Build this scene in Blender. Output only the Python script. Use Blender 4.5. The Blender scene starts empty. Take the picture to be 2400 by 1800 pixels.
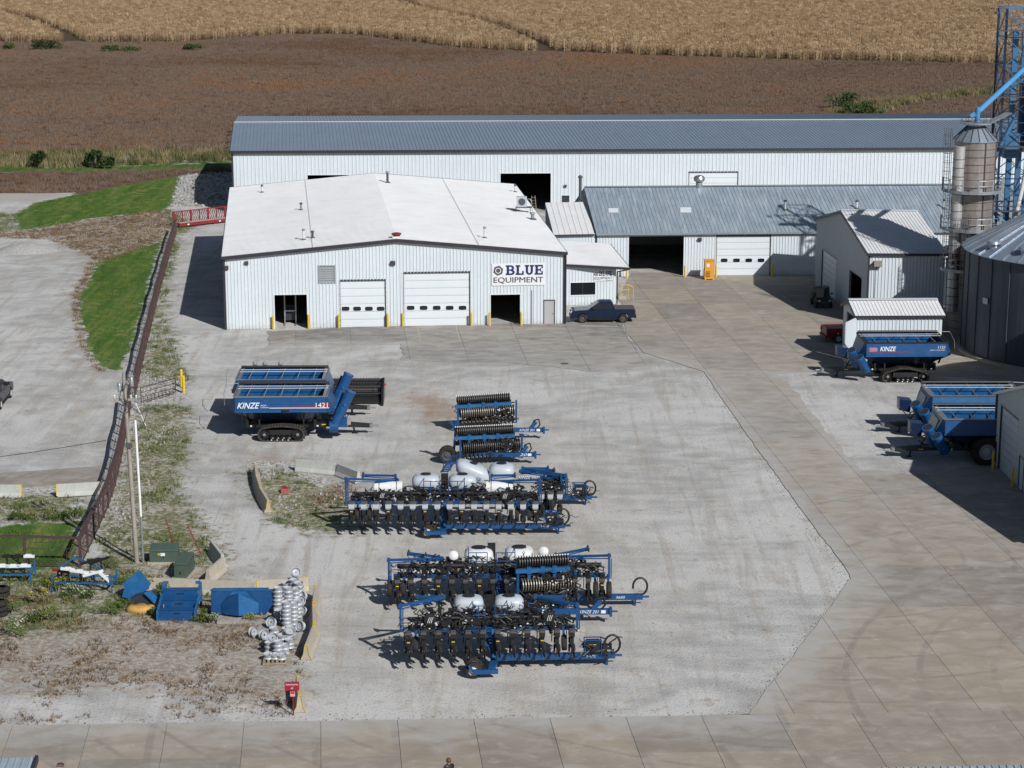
import bpy, bmesh, math, random
import numpy as np
from mathutils import Vector, Matrix, Euler
random.seed(7); rng = np.random.default_rng(7)
SC = bpy.context.scene
COL = SC.collection
# ---------------------------------------------------------------- camera
F = 4850.0; YH = -250.0; CH = 38.5            # focal length (photo px), horizon row, camera height
PIT = math.atan((900-YH)/F); cP, sP = math.cos(PIT), math.sin(PIT)
cam = bpy.data.cameras.new('camera'); cam.sensor_width = 36; cam.lens = F/2400*36
cam.clip_start = 1; cam.clip_end = 6000
camo = bpy.data.objects.new('camera', cam); COL.objects.link(camo)
camo.location = (0, 0, CH); camo.rotation_euler = (math.pi/2-PIT, 0, 0)
SC.camera = camo
# ---------------------------------------------------------------- light
SUN = Vector((0.70, -1.0, 0.0)).normalized(); EL = math.radians(37)
w = bpy.data.worlds.new('World'); SC.world = w; w.use_nodes = True
nt = w.node_tree; sky = nt.nodes.new('ShaderNodeTexSky'); sky.sky_type = 'NISHITA'; sky.sun_disc = False
sky.sun_elevation = EL; sky.sun_rotation = math.atan2(SUN.x, SUN.y)
nt.links.new(sky.outputs[0], nt.nodes['Background'].inputs[0]); nt.nodes['Background'].inputs[1].default_value = 0.05
sl = bpy.data.lights.new('sun', 'SUN'); sl.energy = 5.0; sl.angle = math.radians(0.5); sl.color = (1, .98, .95)
so = bpy.data.objects.new('sun', sl); COL.objects.link(so)
sd = Vector((SUN.x*math.cos(EL), SUN.y*math.cos(EL), math.sin(EL)))
so.rotation_euler = sd.to_track_quat('Z', 'Y').to_euler()
SC.view_settings.view_transform = 'Standard'; SC.view_settings.look = 'None'
SC.view_settings.exposure = 0.0; SC.view_settings.gamma = 1; SC.view_settings.use_curve_mapping = False
# ---------------------------------------------------------------- measuring helpers
def ray(x, y):
    u = (x-1200)/F; v = (900-y)/F
    return Vector((u, cP+v*sP, -sP+v*cP))
def G(x, y, z=0.0):                     # where a photo point lies on the level z
    d = ray(x, y); t = (z-CH)/d.z
    return Vector((d.x*t, d.y*t, z))
def on_wall(A, B, x, y):                # (distance along A->B, height) of a photo point on a vertical wall
    d = ray(x, y); t = Vector((B[0]-A[0], B[1]-A[1])).normalized(); n = Vector((-t.y, t.x))
    k = (n.x*A[0]+n.y*A[1])/(n.x*d.x+n.y*d.y)
    p = d*k
    return (p.x-A[0])*t.x+(p.y-A[1])*t.y, CH+p.z
def on_plane(P, n, x, y):
    d = ray(x, y); o = Vector((0, 0, CH)); k = (Vector(P)-o).dot(n)/d.dot(n)
    return o+d*k
def zat(x, y, Y):
    d = ray(x, y); return CH+d.z*Y/d.y
# ---------------------------------------------------------------- mesh helpers
class MB:
    def __init__(s): s.v = []; s.f = []
    def add(s, vs, fs):
        o = len(s.v); s.v += [tuple(v) for v in vs]; s.f += [tuple(i+o for i in f) for f in fs]; return s
    def hexa(s, p):                     # 4 bottom + 4 top points
        return s.add(p, [(0,3,2,1),(4,5,6,7),(0,1,5,4),(1,2,6,5),(2,3,7,6),(3,0,4,7)])
    def box(s, x0, x1, y0, y1, z0, z1, M=None):
        p = [Vector(q) for q in ((x0,y0,z0),(x1,y0,z0),(x1,y1,z0),(x0,y1,z0),(x0,y0,z1),(x1,y0,z1),(x1,y1,z1),(x0,y1,z1))]
        if M: p = [M@q for q in p]
        return s.hexa(p)
    def beam(s, a, b, w, h=None, up=(0,0,1)):
        a = Vector(a); b = Vector(b); h = w if h is None else h
        t = (b-a).normalized(); up = Vector(up)
        if abs(t.dot(up)) > .98: up = Vector((0,1,0))
        r = t.cross(up).normalized()*(w/2); u = r.cross(t).normalized()*(h/2)
        return s.hexa([a-r-u, a+r-u, b+r-u, b-r-u, a-r+u, a+r+u, b+r+u, b-r+u])
    def tube(s, a, b, r, r2=None, n=10, cap=True):
        a = Vector(a); b = Vector(b); r2 = r if r2 is None else r2
        t = (b-a).normalized(); q = t.to_track_quat('Z', 'Y')
        vs = []
        for c, rr in ((a, r), (b, r2)):
            for i in range(n):
                g = 2*math.pi*i/n; vs.append(c+q@Vector((rr*math.cos(g), rr*math.sin(g), 0)))
        fs = [(i, (i+1)%n, n+(i+1)%n, n+i) for i in range(n)]
        if cap: fs += [tuple(range(n))[::-1], tuple(range(n, 2*n))]
        return s.add(vs, fs)
    def path(s, pts, r, n=6):
        for a, b in zip(pts[:-1], pts[1:]): s.tube(a, b, r, n=n)
        return s
    def lathe(s, prof, n=20, M=None, cap=True):
        vs = []; m = len(prof)
        for i in range(n):
            g = 2*math.pi*i/n
            for r, z in prof:
                p = Vector((r*math.cos(g), r*math.sin(g), z)); vs.append(M@p if M else p)
        fs = []
        for i in range(n):
            j = (i+1)%n
            for k in range(m-1): fs.append((i*m+k, j*m+k, j*m+k+1, i*m+k+1))
        if cap:
            fs.append(tuple(i*m for i in range(n))[::-1]); fs.append(tuple(i*m+m-1 for i in range(n)))
        return s.add(vs, fs)
    def prism(s, poly, a, b, M=None):   # polygon (x,y) extruded from z=a to z=b
        n = len(poly); vs = [Vector((p[0], p[1], z)) for z in (a, b) for p in poly]
        if M: vs = [M@v for v in vs]
        return s.add(vs, [tuple(range(n))[::-1], tuple(range(n, 2*n))]+[(i, (i+1)%n, n+(i+1)%n, n+i) for i in range(n)])
    def loft(s, rings, cap=True):
        n = len(rings[0]); vs = [p for r in rings for p in r]; fs = []
        for k in range(len(rings)-1):
            for i in range(n): fs.append((k*n+i, k*n+(i+1)%n, (k+1)*n+(i+1)%n, (k+1)*n+i))
        if cap: fs += [tuple(range(n))[::-1], tuple(range((len(rings)-1)*n, len(rings)*n))]
        return s.add(vs, fs)
    def build(s, name, mat, parent=None, smooth=False, world=False, bevel=0):
        me = bpy.data.meshes.new(name)
        vs = s.v
        if world and parent is not None:
            o = parent.location; vs = [(v[0]-o.x, v[1]-o.y, v[2]-o.z) for v in vs]
        me.from_pydata(vs, [], s.f); me.update()
        bm = bmesh.new(); bm.from_mesh(me); bmesh.ops.recalc_face_normals(bm, faces=bm.faces)
        if bevel: bmesh.ops.bevel(bm, geom=bm.edges[:], offset=bevel, segments=1, affect='EDGES', clamp_overlap=True)
        bm.to_mesh(me); bm.free()
        me.materials.append(M_[mat] if isinstance(mat, str) else mat)
        o = bpy.data.objects.new(name, me); COL.objects.link(o)
        if parent is not None: o.parent = parent
        if smooth: shade(me, smooth)
        return o
def shade(me, ang):
    a = 40 if ang is True else ang
    me.polygons.foreach_set('use_smooth', [True]*len(me.polygons))
    bm = bmesh.new(); bm.from_mesh(me)
    for e in bm.edges:
        if len(e.link_faces) == 2: e.smooth = e.calc_face_angle(0) < math.radians(a)
        else: e.smooth = False
    bm.to_mesh(me); bm.free()
def T(loc=(0,0,0), rz=0, rx=0, ry=0, s=1):
    return Matrix.Translation(loc) @ Euler((rx, ry, rz)).to_matrix().to_4x4() @ Matrix.Scale(s, 4)
def basis(o, x, y):                     # frame with given origin, right and up
    x = Vector(x).normalized(); y = Vector(y).normalized(); z = x.cross(y)
    return Matrix(((x.x, y.x, z.x, o[0]), (x.y, y.y, z.y, o[1]), (x.z, y.z, z.z, o[2]), (0,0,0,1)))
def tag(o, label, cat, group=None, kind=None):
    o['label'] = label; o['category'] = cat
    if group: o['group'] = group
    if kind: o['kind'] = kind
    return o
def thing(name, label, cat, loc=(0,0,0), rz=0, group=None):
    o = bpy.data.objects.new(name, None); COL.objects.link(o); o.location = loc; o.rotation_euler = (0,0,rz)
    o.empty_display_size = .2
    return tag(o, label, cat, group)
def struct(o, kind='structure'):
    o['kind'] = kind; return o
def copy_tree(o, parent=None):
    c = o.copy(); COL.objects.link(c); c.parent = parent
    for ch in KIDS(o): copy_tree(ch, c)
    return c
def KIDS(o): return [x for x in bpy.data.objects if x.parent == o]
def dup(root, loc, rz, label, group=None):
    c = copy_tree(root); c.location = loc; c.rotation_euler = (0,0,rz); c['label'] = label
    if group: c['group'] = group
    return c
# ---------------------------------------------------------------- materials
M_ = {}
def N(t, ty, **kw):
    n = t.nodes.new(ty)
    for k, v in kw.items():
        if k.startswith('i_'):
            key = k[2:]; n.inputs[int(key) if key.isdigit() else key.replace('_', ' ')].default_value = v
        else: setattr(n, k, v)
    return n
def rgba(c): return (c[0], c[1], c[2], 1)
def mixc(t, fac, a, b, mode='MIX'):
    n = t.nodes.new('ShaderNodeMix'); n.data_type = 'RGBA'; n.blend_type = mode
    for s, v in ((n.inputs[0], fac), (n.inputs[6], a), (n.inputs[7], b)):
        if hasattr(v, 'node'): t.links.new(v, s)
        elif isinstance(v, (int, float)): s.default_value = v
        else: s.default_value = rgba(v)
    return n.outputs[2]
def mth(t, op, a, b=0.0, c=None, clamp=False):
    n = t.nodes.new('ShaderNodeMath'); n.operation = op; n.use_clamp = clamp
    for i, v in enumerate((a, b) if c is None else (a, b, c)):
        if hasattr(v, 'node'): t.links.new(v, n.inputs[i])
        else: n.inputs[i].default_value = v
    return n.outputs[0]
def noise(t, vec, scale, detail=4, rough=.55, dist=0.0):
    n = N(t, 'ShaderNodeTexNoise'); n.inputs['Scale'].default_value = scale; n.inputs['Detail'].default_value = detail
    n.inputs['Roughness'].default_value = rough; n.inputs['Distortion'].default_value = dist
    if vec is not None: t.links.new(vec, n.inputs['Vector'])
    return n.outputs[0]
def ramp(t, fac, *stops):
    n = t.nodes.new('ShaderNodeValToRGB'); e = n.color_ramp.elements
    while len(e) < len(stops): e.new(.5)
    for el, (p, c) in zip(e, stops): el.position = p; el.color = rgba(c) if not isinstance(c, (int, float)) else (c, c, c, 1)
    t.links.new(fac, n.inputs[0]); return n.outputs[0]
def mapping(t, vec, scale, rot=(0,0,0)):
    n = N(t, 'ShaderNodeMapping'); n.inputs['Scale'].default_value = scale; n.inputs['Rotation'].default_value = rot
    t.links.new(vec, n.inputs[0]); return n.outputs[0]
def newmat(name):
    m = bpy.data.materials.new(name); m.use_nodes = True; M_[name] = m
    t = m.node_tree; return m, t, t.nodes['Principled BSDF']
def paint(name, col, rough=.45, metal=0.0, var=.12, scale=1.2, dirt=.0, dirtcol=(.25,.21,.16), spec=.5, streak=False, rnd=0.0, bump=0.0, bscale=20, splash=False):
    m, t, b = newmat(name); tc = N(t, 'ShaderNodeTexCoord').outputs['Object']
    n1 = noise(t, tc, scale, 3); n2 = noise(t, tc, scale*9, 1)
    f = mth(t, 'ADD', mth(t, 'MULTIPLY', n1, .65), mth(t, 'MULTIPLY', n2, .35))
    c = ramp(t, f, (.3, [x*(1-var) for x in col]), (.7, [min(1, x*(1+var)) for x in col]))
    if dirt:
        v = mapping(t, tc, (2.6, .22, .4) if streak == 'y' else (3.5, 3.5, .18)) if streak else tc
        d = ramp(t, noise(t, v, 1.0 if streak else scale*2.3, 3, .65), (.48, 0), (.78, dirt))
        c = mixc(t, d, c, dirtcol)
    if splash:                              # mud splashed up on the foot of the wall
        z = N(t, 'ShaderNodeSeparateXYZ'); t.links.new(tc, z.inputs[0])
        s_ = mth(t, 'MULTIPLY', ramp(t, mth(t, 'ADD', z.outputs[2], mth(t, 'MULTIPLY', n2, .9)), (.15, 1), (1.0, 0)), .55)
        c = mixc(t, s_, c, (.33,.29,.24))
    if rnd:
        oi = N(t, 'ShaderNodeObjectInfo').outputs['Random']
        c = mixc(t, 1.0, c, ramp(t, oi, (0, 1-rnd), (1, 1.0)), 'MULTIPLY')
    t.links.new(c, b.inputs['Base Color'])
    b.inputs['Roughness'].default_value = rough; b.inputs['Metallic'].default_value = metal
    b.inputs['Specular IOR Level'].default_value = spec
    r = mth(t, 'ADD', rough-.1, mth(t, 'MULTIPLY', n2, .2)); t.links.new(r, b.inputs['Roughness'])
    if bump:
        bp = N(t, 'ShaderNodeBump'); bp.inputs['Strength'].default_value = bump; bp.inputs['Distance'].default_value = .02
        t.links.new(noise(t, tc, bscale, 3), bp.inputs['Height']); t.links.new(bp.outputs[0], b.inputs['Normal'])
    return m
WH = (.70,.73,.75)
paint('white_steel', (.55,.605,.645), .42, 0, .04, .35, .2, (.40,.40,.38), streak=True, splash=True)
paint('white_roof', (.60,.61,.625), .5, 0, .06, .25, .4, (.47,.45,.42))
paint('grey_roof', (.26,.32,.40), .4, .4, .07, .3, .25, (.40,.45,.51), streak='y')
paint('galv_roof', (.34,.41,.47), .42, .4, .15, .35, .8, (.60,.65,.69), streak='y')
paint('galv', (.34,.37,.40), .45, .6, .12, .8, .3, (.3,.28,.26))
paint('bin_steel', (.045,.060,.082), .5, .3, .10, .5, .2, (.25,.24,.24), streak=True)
paint('bin_roof', (.30,.36,.43), .35, .55, .08, .6, .15, (.3,.3,.3))
paint('dryer_steel', (.29,.26,.245), .45, .5, .22, .35, .6, (.19,.125,.095), streak=True)
paint('louver', (.22,.24,.26), .55, 0, .1)
paint('dryer_duct', (.50,.50,.50), .42, .5, .1, .6, .35, (.35,.31,.28))
paint('dark_trim', (.028,.028,.036), .45, 0, .2)
paint('door_white', (.60,.65,.685), .4, 0, .02, .5, .07, (.5,.48,.44), streak=True)
paint('door_grey', (.36,.36,.38), .5, 0, .06, .8, .3, (.3,.2,.15), streak=True)
paint('black', (.012,.012,.013), .5, 0, .3)
paint('black_gloss', (.012,.013,.014), .25, 0, .2)
paint('rubber', (.022,.021,.020), .85, 0, .35, 6, .5, (.10,.09,.075), spec=.2)
paint('track_rubber', (.040,.037,.034), .85, 0, .35, 5, .6, (.13,.115,.095), spec=.2)
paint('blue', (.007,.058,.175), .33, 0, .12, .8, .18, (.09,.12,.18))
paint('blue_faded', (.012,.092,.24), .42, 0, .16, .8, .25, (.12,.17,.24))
paint('blue_light', (.02,.13,.33), .4, 0, .12, .8, .3, (.15,.22,.3))
paint('spout_blue', (.06,.23,.46), .4, 0, .12, .7, .3, (.16,.22,.26))
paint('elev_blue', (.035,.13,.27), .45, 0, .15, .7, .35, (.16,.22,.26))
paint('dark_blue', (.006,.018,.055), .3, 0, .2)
paint('tank_grey', (.40,.44,.49), .35, 0, .05, 1, .12, (.35,.36,.36), spec=.4)
paint('tank_white', (.58,.59,.60), .4, 0, .05, 1, .15, (.45,.42,.36))
paint('white', (.64,.67,.70), .45, 0, .04)
paint('yellow', (.60,.41,.03), .5, 0, .1, 2, .25, (.3,.22,.08))
paint('orange', (.62,.27,.02), .5, 0, .1, 2, .2, (.3,.18,.06))
paint('red', (.20,.016,.018), .5, 0, .2, 2, .2, (.15,.05,.04))
paint('dark_red', (.16,.012,.014), .35, 0, .15)
paint('sign_red', (.26,.015,.03), .45, 0, .1)
paint('pink', (.66,.28,.34), .5, 0, .1)
paint('navy', (.012,.018,.10), .5, 0, .05)
paint('char', (.075,.07,.075), .5, 0, .05)
paint('maroon', (.065,.036,.034), .6, 0, .3, 2, .35, (.10,.055,.045))
paint('steel', (.42,.42,.42), .35, .8, .15, 3, .3, (.2,.15,.1))
paint('disc_steel', (.16,.115,.085), .5, .5, .35, 4, .6, (.20,.085,.04))
paint('roller_steel', (.20,.185,.16), .5, .5, .3, 4, .5, (.16,.11,.07))
paint('roller_black', (.03,.03,.03), .5, .2, .3, 4, .4, (.10,.09,.07))
paint('rim_grey', (.36,.38,.41), .4, 0, .07, 2, .18, (.35,.31,.27))
paint('wood', (.27,.25,.225), .8, 0, .3, 1.5, .4, (.12,.10,.08), streak=True)
paint('plank', (.30,.24,.17), .8, 0, .3, 2, .4, (.14,.11,.08), rnd=.3)
paint('pvc', (.68,.69,.70), .5, 0, .05)
paint('green_box', (.055,.085,.068), .5, 0, .1, 1, .2, (.12,.12,.10))
paint('barrier', (.36,.325,.265), .85, 0, .14, 1.2, .5, (.25,.22,.17), bump=.3)
paint('barrier_grey', (.37,.38,.36), .85, 0, .14, 1.2, .45, (.22,.21,.18), bump=.3)
paint('truck_grey', (.035,.037,.042), .3, 0, .15)
paint('truck_blue', (.004,.012,.036), .14, 0, .1)
paint('tarp', (.46,.26,.07), .7, 0, .2, 3, bump=.6, bscale=6)
paint('light_red', (.4,.02,.02), .3)
paint('interior', (.09,.09,.09), .8, 0, .2, .3)
paint('skin', (.35,.2,.14), .6); paint('hair', (.09,.045,.02), .7)
def glass(name, col):
    m, t, b = newmat(name); b.inputs['Base Color'].default_value = rgba(col); b.inputs['Roughness'].default_value = .06
    b.inputs['Specular IOR Level'].default_value = .6
glass('glass', (.012,.015,.018)); glass('skylight', (.55,.60,.64))
# ---------------------------------------------------------------- lettering (default font, made first)
TXT = {}
def text_mesh(s, shear=0.0, bold=0.0, depth=.0):
    k = (s, shear, bold)
    if k in TXT: return TXT[k]
    c = bpy.data.curves.new('t', 'FONT'); c.body = s; c.size = 1; c.shear = shear; c.offset = bold; c.fill_mode = 'BOTH'; c.extrude = .004
    c.resolution_u = 3
    o = bpy.data.objects.new('t', c); COL.objects.link(o)
    bpy.context.view_layer.update()
    me = bpy.data.meshes.new_from_object(o.evaluated_get(bpy.context.evaluated_depsgraph_get()))
    vs = np.array([v.co[:] for v in me.vertices]); fs = [tuple(p.vertices) for p in me.polygons]
    bpy.data.objects.remove(o); bpy.data.curves.remove(c); bpy.data.meshes.remove(me)
    mn = vs.min(0); mx = vs.max(0)
    vs[:, 0] = (vs[:, 0]-mn[0])/(mx[0]-mn[0]); vs[:, 1] = (vs[:, 1]-mn[1])/(mx[1]-mn[1]); vs[:, 2] *= 1.0
    TXT[k] = (vs, fs); return TXT[k]
def letters(mb, s, M, w, h, shear=0.0, bold=0.0):   # text filling a w x h box at frame M
    vs, fs = text_mesh(s, shear, bold)
    return mb.add([M@Vector((v[0]*w, v[1]*h, v[2])) for v in vs], fs)
# ================================================================ GROUND
def poly(*p, z=0): return [G(x, y, z).to_2d() for x, y in p]
def sdf(P, pl):                          # signed distance, positive inside
    x, y = P[:, 0], P[:, 1]; d = np.full(len(P), 1e9); ins = np.zeros(len(P), bool)
    for a, b in zip(pl, pl[1:]+pl[:1]):
        ex, ey = b[0]-a[0], b[1]-a[1]; wx, wy = x-a[0], y-a[1]
        t = np.clip((wx*ex+wy*ey)/(ex*ex+ey*ey+1e-12), 0, 1)
        d = np.minimum(d, (wx-ex*t)**2+(wy-ey*t)**2)
        c = ((a[1] > y) != (b[1] > y)) & (x < (b[0]-a[0])*(y-a[1])/((b[1]-a[1]) or 1e-12)+a[0]); ins ^= c
    d = np.sqrt(d); return np.where(ins, d, -d)
Z_LAWN = [poly((177,456),(300,430),(423,410),(416,434),(401,481),(380,495),(224,510),(108,532),(47,539),(32,503),(80,476)),
          poly((381,563),(289,592),(222,616),(207,659),(183,693),(188,751),(207,809),(217,838),(251,867),(285,867),(309,809),(338,717),(367,606)),
          poly((-80,1232),(186,1222),(172,1330),(-80,1345)),
          poly((-60,388),(120,393),(330,388),(545,378),(545,396),(200,404),(-60,404)),
          poly((1935,268),(1975,245),(2130,232),(2250,214),(2420,205),(2420,218),(2240,230),(2110,250),(2060,272))]
Z_WEED = [poly((392,560),(424,556),(404,640),(386,741),(424,847),(446,900),(330,880),(318,930),(343,815)),
          poly((330,950),(452,950),(448,1011),(420,1151),(470,1214),(530,1300),(500,1330),(220,1330),(230,1250),(262,1180),(290,1060)),
          poly((-60,1165),(205,1160),(190,1225),(-60,1230)),
          poly((-60,1325),(250,1325),(330,1330),(480,1370),(560,1420),(480,1450),(300,1440),(180,1480),(-60,1500)),
          poly((560,1100),(590,1150),(640,1225),(760,1255),(860,1240),(800,1160),(690,1110)),
          poly((-60,362),(200,358),(545,352),(545,380),(120,395),(-60,392)),
          poly((-60,500),(30,500),(50,540),(-60,545)),
          poly((395,492),(440,520),(470,530),(400,560))]
Z_DRY = [poly((-60,1430),(250,1430),(560,1390),(660,1420),(640,1480),(690,1560),(690,1640),(500,1640),(300,1600),(-60,1620)),
         poly((-60,540),(47,543),(224,512),(398,490),(408,520),(385,560),(240,618),(200,600),(120,562),(-60,556)),
         poly((210,610),(222,616),(207,659),(183,693),(188,751),(200,815),(245,872),(225,870),(190,810),(172,752),(168,690),(190,650)),
         poly((270,1330),(520,1300),(560,1400),(300,1420)),
         poly((700,1170),(830,1120),(830,1200),(760,1200))]
Z_ROCK = [poly((325,820),(385,760),(424,850),(450,930),(330,975),(310,1000),(318,925)),
          poly((300,960),(440,960),(420,1020),(380,1120),(300,1290),(235,1290),(265,1150),(285,1075)),
          poly((570,1075),(700,1085),(830,1150),(840,1240),(690,1215),(610,1150)),
          poly((425,409),(541,400),(548,470),(548,490),(401,483),(410,445)),
          poly((-60,1150),(235,1128),(212,1165),(-60,1178))]
Z_SOY = [poly((-200,404),(200,405),(545,396),(539,402),(427,408),(289,431),(181,453),(-200,455)),
         poly((-400,360),(200,357),(560,350),(800,400),(2450,420),(2650,155),(1845,142),(1519,131),(1291,124),(1085,115),(944,98),(825,82),(651,82),(427,100),(200,100),(-400,98))]
Z_CORN = [poly((-600,100),(141,99),(150,94),(210,100),(427,98),(579,88),(651,80),(825,80),(944,96),(1085,113),(1268,122),(1285,118),(1519,129),(1845,140),(2354,151),(3000,160),(2900,-60),(-900,-60))]
GAPS = [[G(*p).to_2d() for p in ((-200,20),(0,33),(70,52),(130,72),(165,92),(185,101))], [G(*p).to_2d() for p in ((905,-6),(960,18),(1040,36),(1130,55),(1195,78),(1275,112),(1282,126))]]
Z_TAN = [poly((700,950),(1000,960),(1090,1150),(880,1340),(860,1560),(1300,1700),(1500,1420),(1450,1200),(1260,1020),(980,920))]
Z_BROWN = [poly((950,925),(1010,930),(1080,950),(1090,975),(1000,985)), poly((2030,990),(2080,940),(2200,925),(2210,960),(2090,1000)),poly((575,1075),(640,1070),(700,1085),(600,1100))]
CONC = poly((-90,1702),(1755,1676),(1994,1358),(1990,1345),(1774,1052),(1677,914),(1650,871),(1509,827),(1466,779),(1463,720),(1448,700),(1480,640),(2560,620),(2700,1960),(-150,1960))
APRON = poly((626,776),(900,764),(1340,757),(1400,715),(1446,712),(1461,720),(1464,779),(1507,828),(1560,850),(1400,872),(1210,852),(940,845),(938,806),(680,810),(626,814))
PAD2 = poly((1824,879),(1960,873),(2060,872),(2200,880),(2400,900),(2420,1080),(2332,1087),(2133,1112),(2017,1101),(1948,1022),(1876,935))
def ragged(pl, amp, step=.9, seed=1):
    r = random.Random(seed); out = []
    for a, c in zip(pl, pl[1:]+pl[:1]):
        d = (c-a); n = max(1, int(d.length/step)) if d.length < 60 else 1; nn = Vector((-d.y, d.x)).normalized(); w_ = 0
        for i in range(n):
            w_ = .6*w_+r.uniform(-amp, amp)*.7
            out.append(a.lerp(c, i/n)+(nn*w_ if i else nn*0))
    return out
CONC = ragged(CONC, .07, .7, 3); APRON = ragged(APRON, .25, .8, 4); PAD2 = ragged(PAD2, .25, .8, 5)
def dense(a, b, st): return list(np.arange(a, b, st))
xs = sorted(set([-3500,-2000,-1200,-800,-500,-350]+dense(-250,-80,6)+dense(-80,70,.7)+dense(70,250,6)+[260,350,500,800,1200,2000,3500]))
ys = sorted(set([-300,-100,0,40]+dense(60,75,3)+dense(75,300,.75)+dense(300,800,4)+[830,900,1000,1200,1600,2200,3200,4500]))
X, Y = np.meshgrid(xs, ys); P = np.stack([X.ravel(), Y.ravel()], 1)
def vnoise(P, sc, seed):                 # cheap smooth noise for small bumps
    r = np.random.default_rng(seed); o = np.zeros(len(P))
    for k in range(7):
        a = r.uniform(0, 6.28); f = sc*r.uniform(.5, 1.8); o += np.sin((P[:, 0]*math.cos(a)+P[:, 1]*math.sin(a))*f+r.uniform(0, 6.28))
    return o/7
def mask(zs, W=1.2):
    m = np.full(len(P), -1e9)
    for z in zs: m = np.maximum(m, sdf(P, z))
    return np.clip(.5+m/(2*W), 0, 1)
masks = dict(lawn=mask(Z_LAWN), weed=mask(Z_WEED, 2.0), dry=mask(Z_DRY, 2.6), rock=mask(Z_ROCK, 2.0), soy=mask(Z_SOY, 1.5), corn=mask(Z_CORN, 1.5), tan=mask(Z_TAN, 8), brown=mask(Z_BROWN, 2.5))
masks['soy'] = np.maximum(np.clip(masks['soy']+.35, 0, 1)*(masks['soy'] > 0), (P[:, 1] > 335).astype(float))
masks['soy'] = np.minimum(masks['soy'], 1-np.maximum(mask([Z_LAWN[3], Z_LAWN[4]], 1.2), mask([Z_WEED[5]], 1.2)))
hz = .05*vnoise(P, .9, 3)*(masks['weed']+masks['rock']*1.5+masks['dry']*.6)+.02*vnoise(P, .35, 5)*(masks['weed']+masks['dry'])
hz = np.clip(hz, -.15, .25)-.012
nx, ny = len(xs), len(ys)
idx = np.arange(nx*ny).reshape(ny, nx)
quads = np.stack([idx[:-1, :-1], idx[:-1, 1:], idx[1:, 1:], idx[1:, :-1]], -1).reshape(-1, 4)
me = bpy.data.meshes.new('ground'); me.vertices.add(nx*ny); me.vertices.foreach_set('co', np.stack([P[:, 0], P[:, 1], hz], 1).ravel())
me.loops.add(len(quads)*4); me.loops.foreach_set('vertex_index', quads.ravel())
me.polygons.add(len(quads)); me.polygons.foreach_set('loop_start', np.arange(0, len(quads)*4, 4)); me.polygons.foreach_set('use_smooth', [True]*len(quads))
me.update(calc_edges=True)
for k, v in masks.items():
    a = me.attributes.new(k, 'FLOAT', 'POINT'); a.data.foreach_set('value', v.astype(np.float32))
ground = bpy.data.objects.new('ground', me); COL.objects.link(ground); struct(ground)

def gmask(t, pos, name, amp, scale, soft=.1):
    a = N(t, 'ShaderNodeAttribute'); a.attribute_name = name
    n = mth(t, 'MULTIPLY', mth(t, 'SUBTRACT', edge_n, .5), amp)
    v = mth(t, 'ADD', a.outputs['Fac'], n)
    mr = N(t, 'ShaderNodeMapRange'); mr.interpolation_type = 'SMOOTHSTEP'; t.links.new(v, mr.inputs[0])
    mr.inputs[1].default_value = .5-soft; mr.inputs[2].default_value = .5+soft
    return mr.outputs[0]
m, t, b = newmat('ground_mat'); me.materials.append(m)
geo = N(t, 'ShaderNodeNewGeometry').outputs['Position']
fine = noise(t, geo, 7, 2, .75); mid = noise(t, geo, .45, 4, .65); edge_n = noise(t, geo, .9, 5, .68); spk = noise(t, geo, 3.2, 3, .75)
streak = noise(t, mapping(t, geo, (.09, .8, 1), (0,0,.30)), 1.0, 3, .65, 1.5)
streak2 = noise(t, mapping(t, geo, (.9, .07, 1), (0,0,.45)), 1.0, 3, .65, 1.0)
grav = ramp(t, mid, (.25, (0.274,0.273,0.268)), (.52, (0.345,0.343,0.339)), (.8, (0.426,0.424,0.418)))
bign = noise(t, mapping(t, geo, (.05,.085,1), (0,0,.6)), 1.0, 3, .6, 1.2)
grav = mixc(t, ramp(t, bign, (.48, 0), (.60, .75)), grav, (0.502,0.499,0.492))
grav = mixc(t, ramp(t, bign, (.36, .6), (.46, 0)), grav, (0.274,0.265,0.251))
grav = mixc(t, mth(t, 'MULTIPLY', ramp(t, streak, (.42, 0), (.70, 1)), .45), grav, (0.483,0.481,0.473))
grav = mixc(t, mth(t, 'MULTIPLY', ramp(t, streak2, (.50, 0), (.72, 1)), .35), grav, (0.246,0.237,0.226))
grav = mixc(t, mth(t, 'MULTIPLY', gmask(t, geo, 'tan', .9, .25, .4), .45), grav, (0.378,0.345,0.298))
for (cx, cy, sc, ph) in ((13, 150, .16, 1.0), (-2, 178, .13, 2.0), (24, 128, .11, .3)):
    mp = N(t, 'ShaderNodeMapping'); mp.inputs['Location'].default_value = (-cx, -cy, 0); t.links.new(geo, mp.inputs[0])
    wv = N(t, 'ShaderNodeTexWave'); wv.wave_type = 'RINGS'; wv.rings_direction = 'Z'; wv.inputs['Scale'].default_value = sc; wv.inputs['Distortion'].default_value = 3.0
    wv.inputs['Detail'].default_value = 1; wv.inputs['Detail Scale'].default_value = .3; wv.inputs['Phase Offset'].default_value = ph; t.links.new(mp.outputs[0], wv.inputs[0])
    grav = mixc(t, mth(t, 'MULTIPLY', ramp(t, wv.outputs[1], (.55, 0), (.95, 1)), ramp(t, mid, (.42, 0), (.60, .38))), grav, (0.502,0.492,0.473))
grav = mixc(t, ramp(t, mth(t, 'ADD', mth(t, 'MULTIPLY', edge_n, .5), mth(t, 'MULTIPLY', streak2, .5)), (.50, 0), (.62, .5)), grav, (0.312,0.274,0.227))
grav = mixc(t, ramp(t, fine, (.30, .65), (.44, 0)), grav, (0.161,0.154,0.142))
grav = mixc(t, ramp(t, fine, (.60, 0), (.72, .5)), grav, (0.586,0.578,0.558))
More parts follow.
